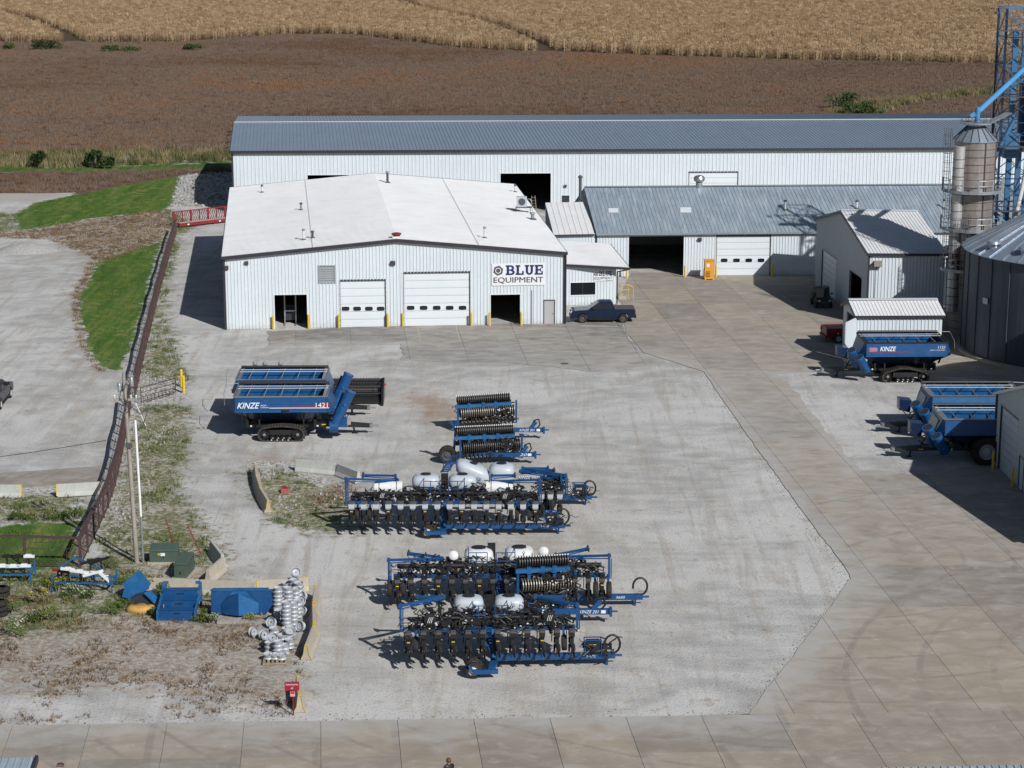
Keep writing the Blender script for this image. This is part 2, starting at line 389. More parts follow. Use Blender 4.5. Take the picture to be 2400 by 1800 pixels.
grav = mixc(t, mth(t, 'MULTIPLY', gmask(t, geo, 'brown', 1.3, .8, .35), .65), grav, (0.255,0.156,0.095))
rockc = ramp(t, spk, (.32, (0.085,0.085,0.081)), (.46, (0.306,0.302,0.293)), (.62, (0.510,0.506,0.493)))
col = mixc(t, gmask(t, geo, 'rock', .9, .7, .15), grav, rockc)
dryc = ramp(t, spk, (.30, (.075,.050,.032)), (.44, (.16,.112,.07)), (.53, (.25,.195,.135)), (.62, (.38,.345,.29)))
drym = mth(t, 'MULTIPLY', gmask(t, geo, 'dry', 2.8, .9, .35), .62)
col = mixc(t, drym, col, dryc)
weedc = ramp(t, mth(t, 'ADD', mth(t, 'MULTIPLY', spk, .6), mth(t, 'MULTIPLY', mid, .4)), (.32, (.05,.07,.022)), (.44, (.10,.115,.045)), (.51, (.20,.185,.12)), (.58, (.36,.345,.31)))
col = mixc(t, gmask(t, geo, 'weed', 2.4, .7, .22), col, weedc)
lawnc = ramp(t, mth(t, 'ADD', mth(t, 'MULTIPLY', streak2, .6), mth(t, 'MULTIPLY', edge_n, .4)), (.36, (0.033,0.074,0.013)), (.50, (0.058,0.114,0.022)), (.60, (0.115,0.144,0.040)), (.68, (0.205,0.168,0.077)))
col = mixc(t, gmask(t, geo, 'lawn', 1.6, 1.1, .12), col, lawnc)
soyc = ramp(t, mth(t, 'ADD', mth(t, 'MULTIPLY', mid, .5), mth(t, 'MULTIPLY', fine, .5)), (.30, (0.081,0.051,0.038)), (.50, (0.114,0.079,0.059)), (.66, (0.138,0.082,0.053)))
col = mixc(t, gmask(t, geo, 'soy', .35, .5, .1), col, soyc)
col = mixc(t, gmask(t, geo, 'corn', .2, .5, .1), col, (.075,.052,.03))
t.links.new(col, b.inputs['Base Color']); b.inputs['Roughness'].default_value = .95; b.inputs['Specular IOR Level'].default_value = .15
bp = N(t, 'ShaderNodeBump'); bp.inputs['Strength'].default_value = .55; bp.inputs['Distance'].default_value = .06
t.links.new(fine, bp.inputs['Height']); t.links.new(bp.outputs[0], b.inputs['Normal'])
def sheet(name, pl, mat, z0, z1, parent=None):
    o = MB().prism([(p[0], p[1]) for p in pl], z0, z1).build(name, mat, parent); return o
# ---- concrete materials
EDGES = [((1755,1676),(1994,1358)),((1994,1350),(1774,1052)),((1774,1052),(1650,871)),((1650,871),(1509,827)),((940,845),(1400,872)),((1400,872),(1507,828)),((640,812),(938,808)),((1876,935),(2017,1101)),((2017,1101),(2332,1087)),((1824,879),(2060,872)),((0,1700),(1755,1676))]
def concrete(name, c0, c1, c2, dark, rnd=.12, dustc=(10,148,0), dustr=48):
    m, t, b = newmat(name); p = N(t, 'ShaderNodeNewGeometry').outputs['Position']
    a = noise(t, p, .22, 4, .65, .6); d = noise(t, mapping(t, p, (.55, .9, 1), (0,0,.05)), 1.0, 3, .65, .5); f = noise(t, p, 10, 2, .7)
    c = ramp(t, mth(t, 'ADD', mth(t, 'MULTIPLY', a, .6), mth(t, 'MULTIPLY', d, .4)), (.36, c0), (.52, c1), (.66, c2))
    oi = N(t, 'ShaderNodeObjectInfo').outputs['Random']
    c = mixc(t, 1.0, c, ramp(t, oi, (0, (.78,.79,.81)), (.5, (.93,.92,.91)), (1, (1.04,1.0,.94))), 'MULTIPLY')
    # curved tyre scuffs
    for (cx, cy, sc, ph) in ((18, 118, .9, 3.1), (40, 96, .7, 1.7)):
        mp = N(t, 'ShaderNodeMapping'); mp.inputs['Location'].default_value = (-cx, -cy, 0); t.links.new(p, mp.inputs[0])
        wv = N(t, 'ShaderNodeTexWave'); wv.wave_type = 'RINGS'; wv.rings_direction = 'Z'; wv.inputs['Scale'].default_value = sc*.12; wv.inputs['Distortion'].default_value = 2.0
        wv.inputs['Detail'].default_value = 1; wv.inputs['Detail Scale'].default_value = .3; wv.inputs['Phase Offset'].default_value = ph; t.links.new(mp.outputs[0], wv.inputs[0])
        k = mth(t, 'MULTIPLY', ramp(t, wv.outputs[1], (.965, 0), (.99, 1)), ramp(t, a, (.42, 0), (.58, .42)))
        c = mixc(t, k, c, dark)
    c = mixc(t, ramp(t, noise(t, p, .8, 4, .75), (.58, 0), (.74, .5)), c, [x*1.35 for x in c2])
    c = mixc(t, ramp(t, f, (.27, .4), (.36, 0)), c, dark)
    vd = N(t, 'ShaderNodeVectorMath'); vd.operation = 'DISTANCE'; t.links.new(p, vd.inputs[0]); vd.inputs[1].default_value = dustc
    dm = N(t, 'ShaderNodeMapRange'); t.links.new(vd.outputs['Value'], dm.inputs[0]); dm.inputs[1].default_value = dustr; dm.inputs[2].default_value = 8; dm.inputs[3].default_value = 0; dm.inputs[4].default_value = .55
    dd = None
    for (s0, s1) in EDGES:
        A_, B_ = G(*s0), G(*s1); e_ = B_-A_
        sub = N(t, 'ShaderNodeVectorMath'); sub.operation = 'SUBTRACT'; t.links.new(p, sub.inputs[0]); sub.inputs[1].default_value = A_
        dt = N(t, 'ShaderNodeVectorMath'); dt.operation = 'DOT_PRODUCT'; t.links.new(sub.outputs[0], dt.inputs[0]); dt.inputs[1].default_value = e_/e_.length_squared
        tt = mth(t, 'ADD', dt.outputs['Value'], 0.0, clamp=True)
        ml = N(t, 'ShaderNodeVectorMath'); ml.operation = 'SCALE'; ml.inputs[0].default_value = e_; t.links.new(tt, ml.inputs['Scale'])
        ds = N(t, 'ShaderNodeVectorMath'); ds.operation = 'DISTANCE'; t.links.new(sub.outputs[0], ds.inputs[0]); t.links.new(ml.outputs[0], ds.inputs[1])
        dd = ds.outputs['Value'] if dd is None else mth(t, 'MINIMUM', dd, ds.outputs['Value'])
    em = N(t, 'ShaderNodeMapRange'); t.links.new(mth(t, 'ADD', dd, mth(t, 'MULTIPLY', mth(t, 'SUBTRACT', a, .5), 6)), em.inputs[0]); em.inputs[1].default_value = 0; em.inputs[2].default_value = 3.2; em.inputs[3].default_value = .95; em.inputs[4].default_value = 0
    dn0 = mth(t, 'MAXIMUM', dm.outputs[0], em.outputs[0])
    dn = mth(t, 'ADD', dn0, mth(t, 'MULTIPLY', mth(t, 'SUBTRACT', d, .5), 1.6), clamp=True)
    c = mixc(t, mth(t, 'MULTIPLY', dn, .8), c, (0.376,0.368,0.355))   # gravel dust carried onto the slabs by traffic
    t.links.new(c, b.inputs['Base Color']); b.inputs['Roughness'].default_value = .85; b.inputs['Specular IOR Level'].default_value = .25
    bp = N(t, 'ShaderNodeBump'); bp.inputs['Strength'].default_value = .15; bp.inputs['Distance'].default_value = .02; t.links.new(f, bp.inputs['Height']); t.links.new(bp.outputs[0], b.inputs['Normal'])
concrete('concrete', (.252,.222,.190), (.300,.268,.228), (.345,.312,.270), (.165,.152,.136))
concrete('apron_concrete', (.19,.178,.162), (.255,.240,.220), (.325,.308,.285), (.11,.105,.098), dustc=(0,165,0), dustr=26)
paint('joint', (.14,.125,.108), .9, 0, .3)
m = M_['ground_mat'].copy(); m.name = 'pad_gravel'; M_['pad_gravel'] = m
def clip(pl, hp):                        # Sutherland-Hodgman of polygon by half planes (point, inward normal)
    for q, n in hp:
        out = []
        for i in range(len(pl)):
            a, bb = pl[i-1], pl[i]; da = (a-q).dot(n); db = (bb-q).dot(n)
            if da >= 0: out.append(a)
            if (da >= 0) != (db >= 0): out.append(a+(bb-a)*(da/(da-db)))
        pl = out
        if len(pl) < 3: return None
    return pl
def area(pl): return abs(sum(a.x*c.y-c.x*a.y for a, c in zip(pl, pl[1:]+pl[:1])))/2
def slabs(parent, zone, o, e, d, we, wd, ie, idd, mat, gap=.022, ztop=.03, cuts=()):
    e = Vector(e).normalized(); d = Vector(d).normalized(); ne = Vector((-d.y, d.x)); nd = Vector((-e.y, e.x))
    if ne.dot(e) < 0: ne = -ne
    if nd.dot(d) < 0: nd = -nd
    for i in ie:
        for j in idd:
            q0 = o+e*(we*i)+d*(wd*j); q1 = o+e*(we*(i+1))+d*(wd*(j+1))
            pl = clip(zone, [(q0, ne), (q1, -ne), (q0, nd), (q1, -nd)])
            if not pl or area(pl) < .4: continue
            c = sum(pl, Vector((0, 0)))/len(pl)
            if any(sdf(np.array([[c.x, c.y]]), k)[0] > 0 for k in cuts): continue
            hp = [(q0+ne*gap/2, ne), (q1-ne*gap/2, -ne), (q0+nd*gap/2, nd), (q1-nd*gap/2, -nd)]
            pl = clip(zone, hp)
            if not pl or len(pl) < 3: continue
            MB().prism([(p.x, p.y) for p in pl], .005, ztop).build('slab', mat, parent)
pave = sheet('concrete_pavement', CONC, 'joint', -.004, .004); struct(pave)
pave['label'] = 'tan jointed concrete yard pavement of many slabs'
o0 = G(752, 1690).to_2d()
STRIP = clip(CONC, [(Vector((0, 93.35)), Vector((.036, -1)))]); 
slabs(pave, clip(CONC, [(G(752,1775).to_2d(), Vector((-.03, 1))), (G(1755,1676).to_2d(), Vector((.036,-1)))]), o0, (1,.036), (-.09,1), 3.65, 60, range(-9, 14), range(-1, 1), 'concrete')
slabs(pave, clip(CONC, [(G(752,1775).to_2d(), Vector((.03, -1)))]), o0, (1,.036), (-.09,1), 3.65, 60, range(-9, 16), range(-1, 1), 'concrete')
slabs(pave, clip(CONC, [(G(1755,1676).to_2d(), Vector((-.036, 1)))]), o0+Vector((0,0)), (1,.05), (-.09,1), 4.55, 7.3, range(1, 14), range(-1, 18), 'concrete')
paint('faded_yellow', (.36,.30,.17), .8, 0, .2, 3, .6, (.26,.24,.21))
apron = sheet('concrete_apron', APRON, 'joint', -.003, .005); struct(apron)
slabs(apron, APRON, G(820,765).to_2d(), (1,.07), (-.09,1), 4.9, 6.2, range(-5, 10), range(-5, 4), 'apron_concrete', ztop=.032)
for (a, bq) in (((977,762),(987,802)), ((1068,761),(1079,802))):
    MB().beam(G(*a, .037), G(*bq, .037), .10, .003).build('painted_line', 'faded_yellow', apron)
MB().beam(G(1362,763,.037), G(1448,765,.037), .10, .003).build('painted_line', 'white', apron)
pad2 = sheet('gravel_pad', PAD2, 'pad_gravel', -.002, .036); struct(pad2)
LEFTC = poly((-60,1114),(236,1093),(232,1129),(-60,1154))
lc = sheet('concrete_path', LEFTC, 'concrete', -.05, .03); struct(lc)
paint('asphalt_pale', (.34,.32,.30), .9, 0, .08, .3)
road = sheet('road', poly((-900,452),(60,453.5),(178,452),(140,462),(75,473),(-900,478)), 'asphalt_pale', -.05, .03); struct(road)
# ================================================================ SCATTERED STUFF
PROTO = bpy.data.collections.new('prototypes')
def scatter(name, pts, proto, smin, smax, mat_label, cat, tilt=.15):
    me = bpy.data.meshes.new(name); me.vertices.add(len(pts)); me.vertices.foreach_set('co', np.asarray(pts, np.float32).ravel()); me.update()
    o = bpy.data.objects.new(name, me); COL.objects.link(o); tag(o, mat_label, cat, kind='stuff')
    g = bpy.data.node_groups.new(name, 'GeometryNodeTree')
    g.interface.new_socket('Geometry', in_out='INPUT', socket_type='NodeSocketGeometry'); g.interface.new_socket('Geometry', in_out='OUTPUT', socket_type='NodeSocketGeometry')
    gi = g.nodes.new('NodeGroupInput'); go = g.nodes.new('NodeGroupOutput'); ip = g.nodes.new('GeometryNodeInstanceOnPoints')
    oi = g.nodes.new('GeometryNodeObjectInfo'); oi.inputs[0].default_value = proto; oi.inputs['As Instance'].default_value = True
    r = g.nodes.new('FunctionNodeRandomValue'); r.data_type = 'FLOAT_VECTOR'; r.inputs[0].default_value = (-tilt, -tilt, 0); r.inputs[1].default_value = (tilt, tilt, 6.283)
    s = g.nodes.new('FunctionNodeRandomValue'); s.data_type = 'FLOAT'; s.inputs[2].default_value = smin; s.inputs[3].default_value = smax
    L = g.links.new
    L(gi.outputs[0], ip.inputs['Points']); L(oi.outputs['Geometry'], ip.inputs['Instance']); L(r.outputs[0], ip.inputs['Rotation']); L(s.outputs[1], ip.inputs['Scale']); L(ip.outputs[0], go.inputs[0])
    md = o.modifiers.new('scatter', 'NODES'); md.node_group = g
    return o
def blades(n, rad, h0, h1, w, seed, lean=.4, tip=.25):
    r = random.Random(seed); vs = []; fs = []
    for i in range(n):
        a = r.uniform(0, 6.283); d = rad*math.sqrt(r.random()); x, y = d*math.cos(a), d*math.sin(a)
        h = r.uniform(h0, h1); b = r.uniform(0, 6.283); lx, ly = math.cos(b)*lean*h*r.random(), math.sin(b)*lean*h*r.random()
        c = r.uniform(0, 6.283); wx, wy = math.cos(c)*w/2, math.sin(c)*w/2; o = len(vs)
        vs += [(x-wx, y-wy, 0), (x+wx, y+wy, 0), (x+lx*.5+wx*.8, y+ly*.5+wy*.8, h*.55), (x+lx*.5-wx*.8, y+ly*.5-wy*.8, h*.55), (x+lx, y+ly, h)]
        fs += [(o, o+1, o+2, o+3), (o+3, o+2, o+4)]
    return vs, fs
def proto(name, vs, fs, mat):
    me = bpy.data.meshes.new(name); me.from_pydata(vs, [], fs); me.update(); me.materials.append(M_[mat])
    return bpy.data.objects.new(name, me)
def leafmat(name, *stops, patch=None, rw=.4):
    m, t, b = newmat(name); oi = N(t, 'ShaderNodeObjectInfo'); f = oi.outputs['Random']
    if patch:
        n = noise(t, mapping(t, oi.outputs['Location'], patch), 1.0, 5, .6, .5)
        f = mth(t, 'ADD', mth(t, 'MULTIPLY', f, rw), mth(t, 'MULTIPLY', n, 1-rw))
    t.links.new(ramp(t, f, *stops), b.inputs['Base Color']); b.inputs['Roughness'].default_value = .8; b.inputs['Specular IOR Level'].default_value = .15
leafmat('corn_leaf', (0, (0.220,0.141,0.076)), (.4, (0.326,0.223,0.128)), (.75, (0.405,0.291,0.176)), (1, (0.493,0.385,0.248)))
leafmat('soy_leaf', (.34, (0.129,0.075,0.046)), (.45, (0.155,0.108,0.081)), (.54, (0.167,0.126,0.100)), (.64, (0.203,0.108,0.059)), patch=(.010,.016,1), rw=.18)
leafmat('lawn_leaf', (.32, (0.038,0.084,0.011)), (.46, (0.079,0.138,0.022)), (.55, (0.128,0.180,0.037)), (.66, (0.256,0.222,0.077)), patch=(.9,.05,1), rw=.3)
leafmat('weed_leaf', (0, (.045,.075,.016)), (.5, (.085,.125,.032)), (.8, (.14,.16,.055)), (1, (.23,.20,.095)))
leafmat('dry_leaf', (0, (0.061,0.037,0.019)), (.5, (0.147,0.093,0.049)), (1, (0.276,0.194,0.105)))
leafmat('ditch_leaf', (.3, (.05,.065,.022)), (.45, (.10,.10,.045)), (.55, (.20,.165,.085)), (.7, (.28,.22,.12)), patch=(.12,.2,1), rw=.3)
leafmat('bush_leaf', (0, (.016,.033,.010)), (.6, (.04,.065,.02)), (1, (.085,.10,.035)))
leafmat('yellow_bloom', (0, (.35,.24,.02)), (1, (.5,.37,.05)))
leafmat('white_bloom', (0, (.34,.34,.30)), (1, (.55,.55,.5)))
def inside(zs, n, keep=lambda P: np.ones(len(P), bool), margin=0.0):
    out = []
    for z in zs:
        a = np.array([(p[0], p[1]) for p in z]); lo, hi = a.min(0), a.max(0)
        k = int(n*np.prod(hi-lo)); q = rng.uniform(lo, hi, (k, 2)); q = q[sdf(q, z) > margin]; out.append(q)
    q = np.concatenate(out); return q[keep(q)]
def z0(q, z=0.0): return np.c_[q, np.full(len(q), z)]
def seg_dist(q, pts):
    d = np.full(len(q), 1e9)
    for a, bq in zip(pts[:-1], pts[1:]):
        e = np.array(bq)-np.array(a); w_ = q-np.array(a); tt = np.clip((w_@e)/(e@e), 0, 1); d = np.minimum(d, np.hypot(*(w_-tt[:, None]*e).T))
    return d
def inframe(q, mpx=60, top=-30):
    d = q[:, 1]*cP+CH*sP; px = 1200+F*q[:, 0]/d; v = q[:, 1]*sP-CH*cP; py = 900-F*v/d
    return (px > -mpx) & (px < 2400+mpx) & (py > top)
# corn: clumps of stalks
vs, fs = [], []; r_ = random.Random(3)
for k in range(7):
    x, y = r_.uniform(-.75, .75), r_.uniform(-.75, .75); h = r_.uniform(1.9, 2.3); o = len(vs)
    vs += [(x-.03, y, 0), (x+.03, y, 0), (x+.02, y, h), (x-.02, y, h)]; fs.append((o, o+1, o+2, o+3))
    for j in range(7):
        a = r_.uniform(0, 6.28); z = h*r_.uniform(.25, .95); l = r_.uniform(.25, .5); o = len(vs); cx, cy = math.cos(a), math.sin(a)
        vs += [(x-cy*.045, y+cx*.045, z), (x+cy*.045, y-cx*.045, z), (x+cx*l*.6+cy*.05, y+cy*l*.6-cx*.05, z+.12), (x+cx*l*.6-cy*.05, y+cy*l*.6+cx*.05, z+.12), (x+cx*l, y+cy*l, z-.25*l)]
        fs += [(o, o+1, o+2, o+3), (o+3, o+2, o+4)]
corn_p = proto('corn_clump', vs, fs, 'corn_leaf')
q = inside(Z_CORN, .55, lambda q: inframe(q) & (np.minimum(seg_dist(q, GAPS[0]), seg_dist(q, GAPS[1])) > 2.6))
edge = q
scatter('corn_field', z0(q), corn_p, .85, 1.15, 'ripe tan corn crop filling the far field', 'corn', .05)
vs, fs = blades(60, .95, .28, .55, .05, 5, .3)
soy_p = proto('soy_clump', vs, fs, 'soy_leaf')
q = inside(Z_SOY, .8, lambda q: inframe(q) & (np.maximum(np.maximum(sdf(q, Z_LAWN[3]), sdf(q, Z_LAWN[4])), sdf(q, Z_WEED[5])) < 0))
scatter('soybean_field', z0(q), soy_p, .8, 1.15, 'brown ripe soybean crop behind the long building', 'soybeans', .1)
vs, fs = blades(22, .45, .05, .12, .03, 8, .6); lawn_p = proto('lawn_tuft', vs, fs, 'lawn_leaf')
q = inside(Z_LAWN[:3], 2.6, lambda q: inframe(q))
q = q[np.max([sdf(q, z) for z in Z_LAWN[:3]], axis=0) > rng.random(len(q))**2*1.8]
scatter('lawn_grass', z0(q, -.02), lawn_p, .7, 1.3, 'mown green grass on the left of the yard', 'grass', .1)
vs, fs = blades(16, .35, .12, .38, .035, 9, .7); weed_p = proto('weed_tuft', vs, fs, 'weed_leaf')
q = inside(Z_WEED, 3.0, lambda q: inframe(q) & (vnoise(q, .8, 11)+rng.normal(0, .25, len(q)) > 0))
scatter('weed_grass', z0(q, -.02), weed_p, .6, 1.3, 'patchy green weeds on the stony bank and edges', 'weeds', .2)
vs, fs = blades(22, .34, .08, .30, .035, 12, .9); dry_p = proto('dry_tuft', vs, fs, 'dry_leaf')
DRYALL = poly((-60,1400),(560,1380),(720,1450),(700,1690),(-60,1700))
q = inside([DRYALL]+Z_DRY[1:], 7.0, lambda q: inframe(q))
gy = 1-np.clip((sdf(q, Z_DRY[0])+3.0)/5, 0, 1)
k = (vnoise(q, 1.1, 21)+.5*vnoise(q, 3, 22)+rng.normal(0, .2, len(q)) > .0+.32*gy) | (q[:, 1] > 125)
scatter('dry_grass', z0(q[k], -.02), dry_p, .4, 1.0, 'brown dry grass tufts over pale gravel in the foreground', 'dry grass', .3)
# riprap and loose stones
def stones(name, zs, n, smin, smax, label, mat, cond=None):
    q = inside(zs, n, cond or inframe); vs = []; fs = []
    for (x, y) in q:
        s = rng.uniform(smin, smax)**1.0; o = len(vs); k = 6
        a0 = rng.uniform(0, 6.28); ring = [(math.cos(a0+i*6.283/5)*s*rng.uniform(.7, 1.2), math.sin(a0+i*6.283/5)*s*rng.uniform(.7, 1.2)) for i in range(5)]
        h = s*rng.uniform(.5, .95)
        vs += [(x+p[0], y+p[1], -.03) for p in ring]+[(x+p[0]*.75, y+p[1]*.75, h*rng.uniform(.6, 1)) for p in ring]+[(x, y, h*1.1)]
        for i in range(5):
            j = (i+1)%5; fs += [(o+i, o+j, o+5+j, o+5+i), (o+5+i, o+5+j, o+10)]
    mb = MB(); mb.v = vs; mb.f = fs; ob = mb.build(name, mat); return tag(ob, label, 'stones', kind='stuff')
def stonemat(name, a, bb):
    m, t, b = newmat(name); p = N(t, 'ShaderNodeNewGeometry'); rp = p.outputs['Random Per Island']
    t.links.new(ramp(t, rp, (0, a), (1, bb)), b.inputs['Base Color']); b.inputs['Roughness'].default_value = .9
stonemat('stone', (.13,.125,.115), (.36,.35,.335)); stonemat('stone_dark', (.16,.155,.15), (.40,.39,.37))
stones('riprap_stones', Z_ROCK[:3], 9.0, .04, .12, 'pale broken limestone riprap on the bank and by the barriers', 'stone', lambda q: inframe(q) & (vnoise(q, .55, 41)+.4*vnoise(q, 1.7, 42)+rng.normal(0, .1, len(q)) > .08))
stones('white_stones', [Z_ROCK[3]], 1.6, .12, .28, 'white crushed stone pad beside the long building', 'stone')
LOOSE = poly((440,900),(900,960),(1000,1200),(800,1400),(800,1660),(1500,1670),(1900,1340),(1650,1000),(1300,880),(1000,850),(480,800))
stones('loose_stones', [LOOSE], .12, .02, .06, 'small loose stones scattered on the gravel yard', 'stone_dark')
spill = []
for (s0, s1) in EDGES[:3]+EDGES[-1:]:
    A_, B_ = np.array(G(*s0).to_2d()), np.array(G(*s1).to_2d()); n_ = int(np.hypot(*(B_-A_))*9); u_ = rng.random(n_)[:, None]; e_ = (B_-A_)/np.hypot(*(B_-A_)); nn_ = np.array([-e_[1], e_[0]])
    spill.append(A_+(B_-A_)*u_+nn_*rng.normal(0, .35, (n_, 1)))
spill = np.concatenate(spill)
_in = inside
inside = lambda zs, n, keep: spill
stones('spilled_gravel', None, 0, .025, .06, 'loose gravel spilled along the edge of the concrete', 'stone')
inside = _in
def bush(loc, rx, ry, h, n, label, name='shrub', mat='bush_leaf', leaf=.14, cat='shrub', group=None, seed=0, bloom=None):
    r = random.Random(seed); root = thing(name, label, cat, loc, r.uniform(0, 6), group)
    vs, fs = [], []; lobes = [(r.uniform(-.6, .6)*rx, r.uniform(-.6, .6)*ry, r.uniform(.3, .75)*h, r.uniform(.3, .55)) for _ in range(8)]
    bl = MB()
    for i in range(n):
        lx, ly, lz, lr = r.choice(lobes); d = Vector((r.gauss(0, 1), r.gauss(0, 1), r.gauss(0, 1))).normalized()*(.5+.5*r.random())
        p = Vector((lx+d.x*lr*rx, ly+d.y*lr*ry, max(.05, lz+d.z*lr*h*.55)))
        a = Vector((r.gauss(0,1), r.gauss(0,1), r.gauss(0,1))).normalized(); u = a.orthogonal().normalized()*leaf*r.uniform(.5, 1.2); w_ = a.cross(u).normalized()*leaf*r.uniform(.4, .8); o = len(vs)
        q4 = [tuple(p-u), tuple(p-w_*.6), tuple(p+u), tuple(p+w_*.6)]
        if bloom and p.z > h*.6 and r.random() < .25: bl.add(q4, [(0,1,2,3)])
        else: vs += q4; fs.append((o, o+1, o+2, o+3))
    mb = MB(); mb.v = vs; mb.f = fs; mb.build('foliage', mat, root)
    if bloom and bl.v: bl.build('blossom', bloom, root)
    st = MB()
    for i in range(5): a = r.uniform(0, 6.28); st.tube((math.cos(a)*.1*rx, math.sin(a)*.1*ry, -.05), (math.cos(a)*.5*rx, math.sin(a)*.5*ry, h*.6), .03*h, .01*h, 5)
    st.build('stem', 'wood', root); return root
# ================================================================ BUILDINGS
def V2(p): return Vector((p[0], p[1]))
def V3(p, z): return Vector((p[0], p[1], z))
def wall(root, A, B, prof, opens=(), mat='white_steel', rib=.305, th=.12, name='wall', ribw=.05, ribd=.055, z0=0.0, ribs=True):
    A, B = V2(A), V2(B); L = (B-A).length; t = (B-A)/L; n = Vector((t.y, -t.x)); mb = MB()
    def top(u):
        for (u0, z0_), (u1, z1_) in zip(prof[:-1], prof[1:]):
            if u <= u1+1e-6: return z0_+(z1_-z0_)*(u-u0)/(u1-u0)
        return prof[-1][1]
    us = sorted(set([0, L]+[p[0] for p in prof]+[o[0] for o in opens]+[o[1] for o in opens])); us = [u for u in us if -1e-6 <= u <= L+1e-6]
    def P(u, d, z): q = A+t*u+n*d; return (q.x, q.y, z)
    for u0, u1 in zip(us[:-1], us[1:]):
        if u1-u0 < 1e-4: continue
        um = (u0+u1)/2; seg = [z0]
        cuts = sorted([(o[2], o[3]) for o in opens if o[0] < um < o[1]])
        lo = z0
        for c0, c1 in cuts+[(None, None)]:
            if c0 is None: h0, h1 = top(u0), top(u1)
            else: h0 = h1 = c0
            if min(h0, h1) > lo+.01: mb.hexa([P(u0,-th,lo),P(u1,-th,lo),P(u1,0,lo),P(u0,0,lo),P(u0,-th,h0),P(u1,-th,h1),P(u1,0,h1),P(u0,0,h0)])
            if c0 is not None: lo = c1
    if ribs:
        k = int(L/rib)
        for i in range(1, k+1):
            u = rib*i
            if u > L-.05: continue
            lo = z0+.05; cuts = sorted([(o[2], o[3]) for o in opens if o[0]-.06 < u < o[1]+.06])
            for c0, c1 in cuts+[(None, None)]:
                h = top(u)-.04 if c0 is None else c0-.05
                if h > lo+.05:
                    q = [P(u-ribw, .001, lo), P(u+ribw, .001, lo), P(u+ribw*.5, ribd, lo), P(u-ribw*.5, ribd, lo)]
                    mb.hexa(q+[(p[0], p[1], h) for p in q])
                if c0 is not None: lo = c1+.05
    return mb.build(name, mat, root, world=True)
def roof_plane(root, e1, e2, r2, r1, mat, rib=.305, th=.08, ribh=.035, ribw=.05, name='roof'):
    e1, e2, r1, r2 = map(Vector, (e1, e2, r1, r2)); mb = MB(); n = (e2-e1).cross(r1-e1).normalized()
    if n.z < 0: n = -n
    mb.hexa([e1-n*th, e2-n*th, r2-n*th, r1-n*th, e1, e2, r2, r1])
    L = (e2-e1).length; k = int(L/rib)
    for i in range(1, k+1):
        f = (i*rib)/L
        if f > .998: continue
        a = e1.lerp(e2, f)+n*.002; c = r1.lerp(r2, f)+n*.002; w_ = (e2-e1).normalized()*ribw/2
        mb.hexa([a-w_, a+w_, c+w_, c-w_, a-w_*.5+n*ribh, a+w_*.5+n*ribh, c+w_*.5+n*ribh, c-w_*.5+n*ribh])
    o = mb.build(name, mat, root, world=True); return o, n
def wframe(A, B, u, z, off=.0):         # frame lying on a wall, origin at (u,z)
    A, B = V2(A), V2(B); t = (B-A).normalized(); n = Vector((t.y, -t.x)); q = A+t*u+n*off
    return basis((q.x, q.y, z), (t.x, t.y, 0), (0, 0, 1))
def loc_build(mb, name, mat, root, parent=None, **k):   # world-space mesh, but child of a part of root
    o = mb.build(name, mat, root, world=True, **k)
    if parent is not None: o.parent = parent
    return o
def rect_from_px(A, B, x0, y0, x1, y1):
    a = on_wall(A, B, x0, y0); c = on_wall(A, B, x1, y1); return a[0], c[0], max(0, c[1]), a[1]
def overhead_door(root, A, B, r, npan, wins=(), wrow=None, frame='dark_trim', mat='door_white'):
    u0, u1, z0, z1 = r; Mx = wframe(A, B, u0, z0); W = u1-u0; H = z1-z0
    fr = MB(); fr.box(-.06, .02, 0, H, -.10, .04, Mx); fr.box(W-.02, W+.06, 0, H, -.10, .04, Mx); fr.box(-.06, W+.06, H+.001, H+.14, -.10, .045, Mx)
    d = fr.build('door', frame, root, world=True); ph = H/npan
    for i in range(npan):
        p = MB(); p.box(.022, W-.022, i*ph+.012, (i+1)*ph-.012, -.13, -.07, Mx)
        p.box(.10, W-.10, i*ph+.09, (i+1)*ph-.09, -.07, -.060, Mx)
        loc_build(p, 'panel', mat, root, d)
    b = MB(); b.box(.021, W-.021, .01, H-.01, -.16, -.135, Mx); loc_build(b, 'seal', 'joint', root, d)
    for (x, y) in wins:
        u, z = on_wall(A, B, x, y); u -= u0; z -= z0; w2, h2 = .36, .2
        pl = [(u+w2*math.copysign(abs(math.cos(a))**.5, math.cos(a)), z+h2*math.copysign(abs(math.sin(a))**.5, math.sin(a))) for a in [k*math.pi/8 for k in range(16)]]
        rim = MB().prism([(u+(q[0]-u)*1.15, z+(q[1]-z)*1.25) for q in pl], -.062, -.052, Mx); loc_build(rim, 'window_rim', 'white', root, d)
        g = MB().prism(pl, -.051, -.046, Mx); loc_build(g, 'window_pane', 'glass', root, d)
    return d
def trim_open(root, A, B, r, mat='white', name='door_trim', w=.09):
    u0, u1, z0, z1 = r; Mx = wframe(A, B, u0, z0); W = u1-u0; H = z1-z0; m = MB()
    m.box(-w, 0, 0, H, -.13, .04, Mx); m.box(W, W+w, 0, H, -.13, .04, Mx); m.box(-w, W+w, H+.001, H+w, -.13, .042, Mx)
    return m.build(name, mat, root, world=True)
def bollard(x, y, label, h=1.25, r=.1, z=0.0):
    p = G(x, y); o = thing('bollard', label, 'bollard', p, 0, 'yellow bollards')
    MB().tube((0,0,0), (0,0,h), r, n=14, cap=False).build('post', 'yellow', o, smooth=True)
    MB().lathe([(r, h), (r*.8, h+.05), (.01, h+.08)], 14, cap=False).build('cap', 'yellow', o, smooth=True)
    return o
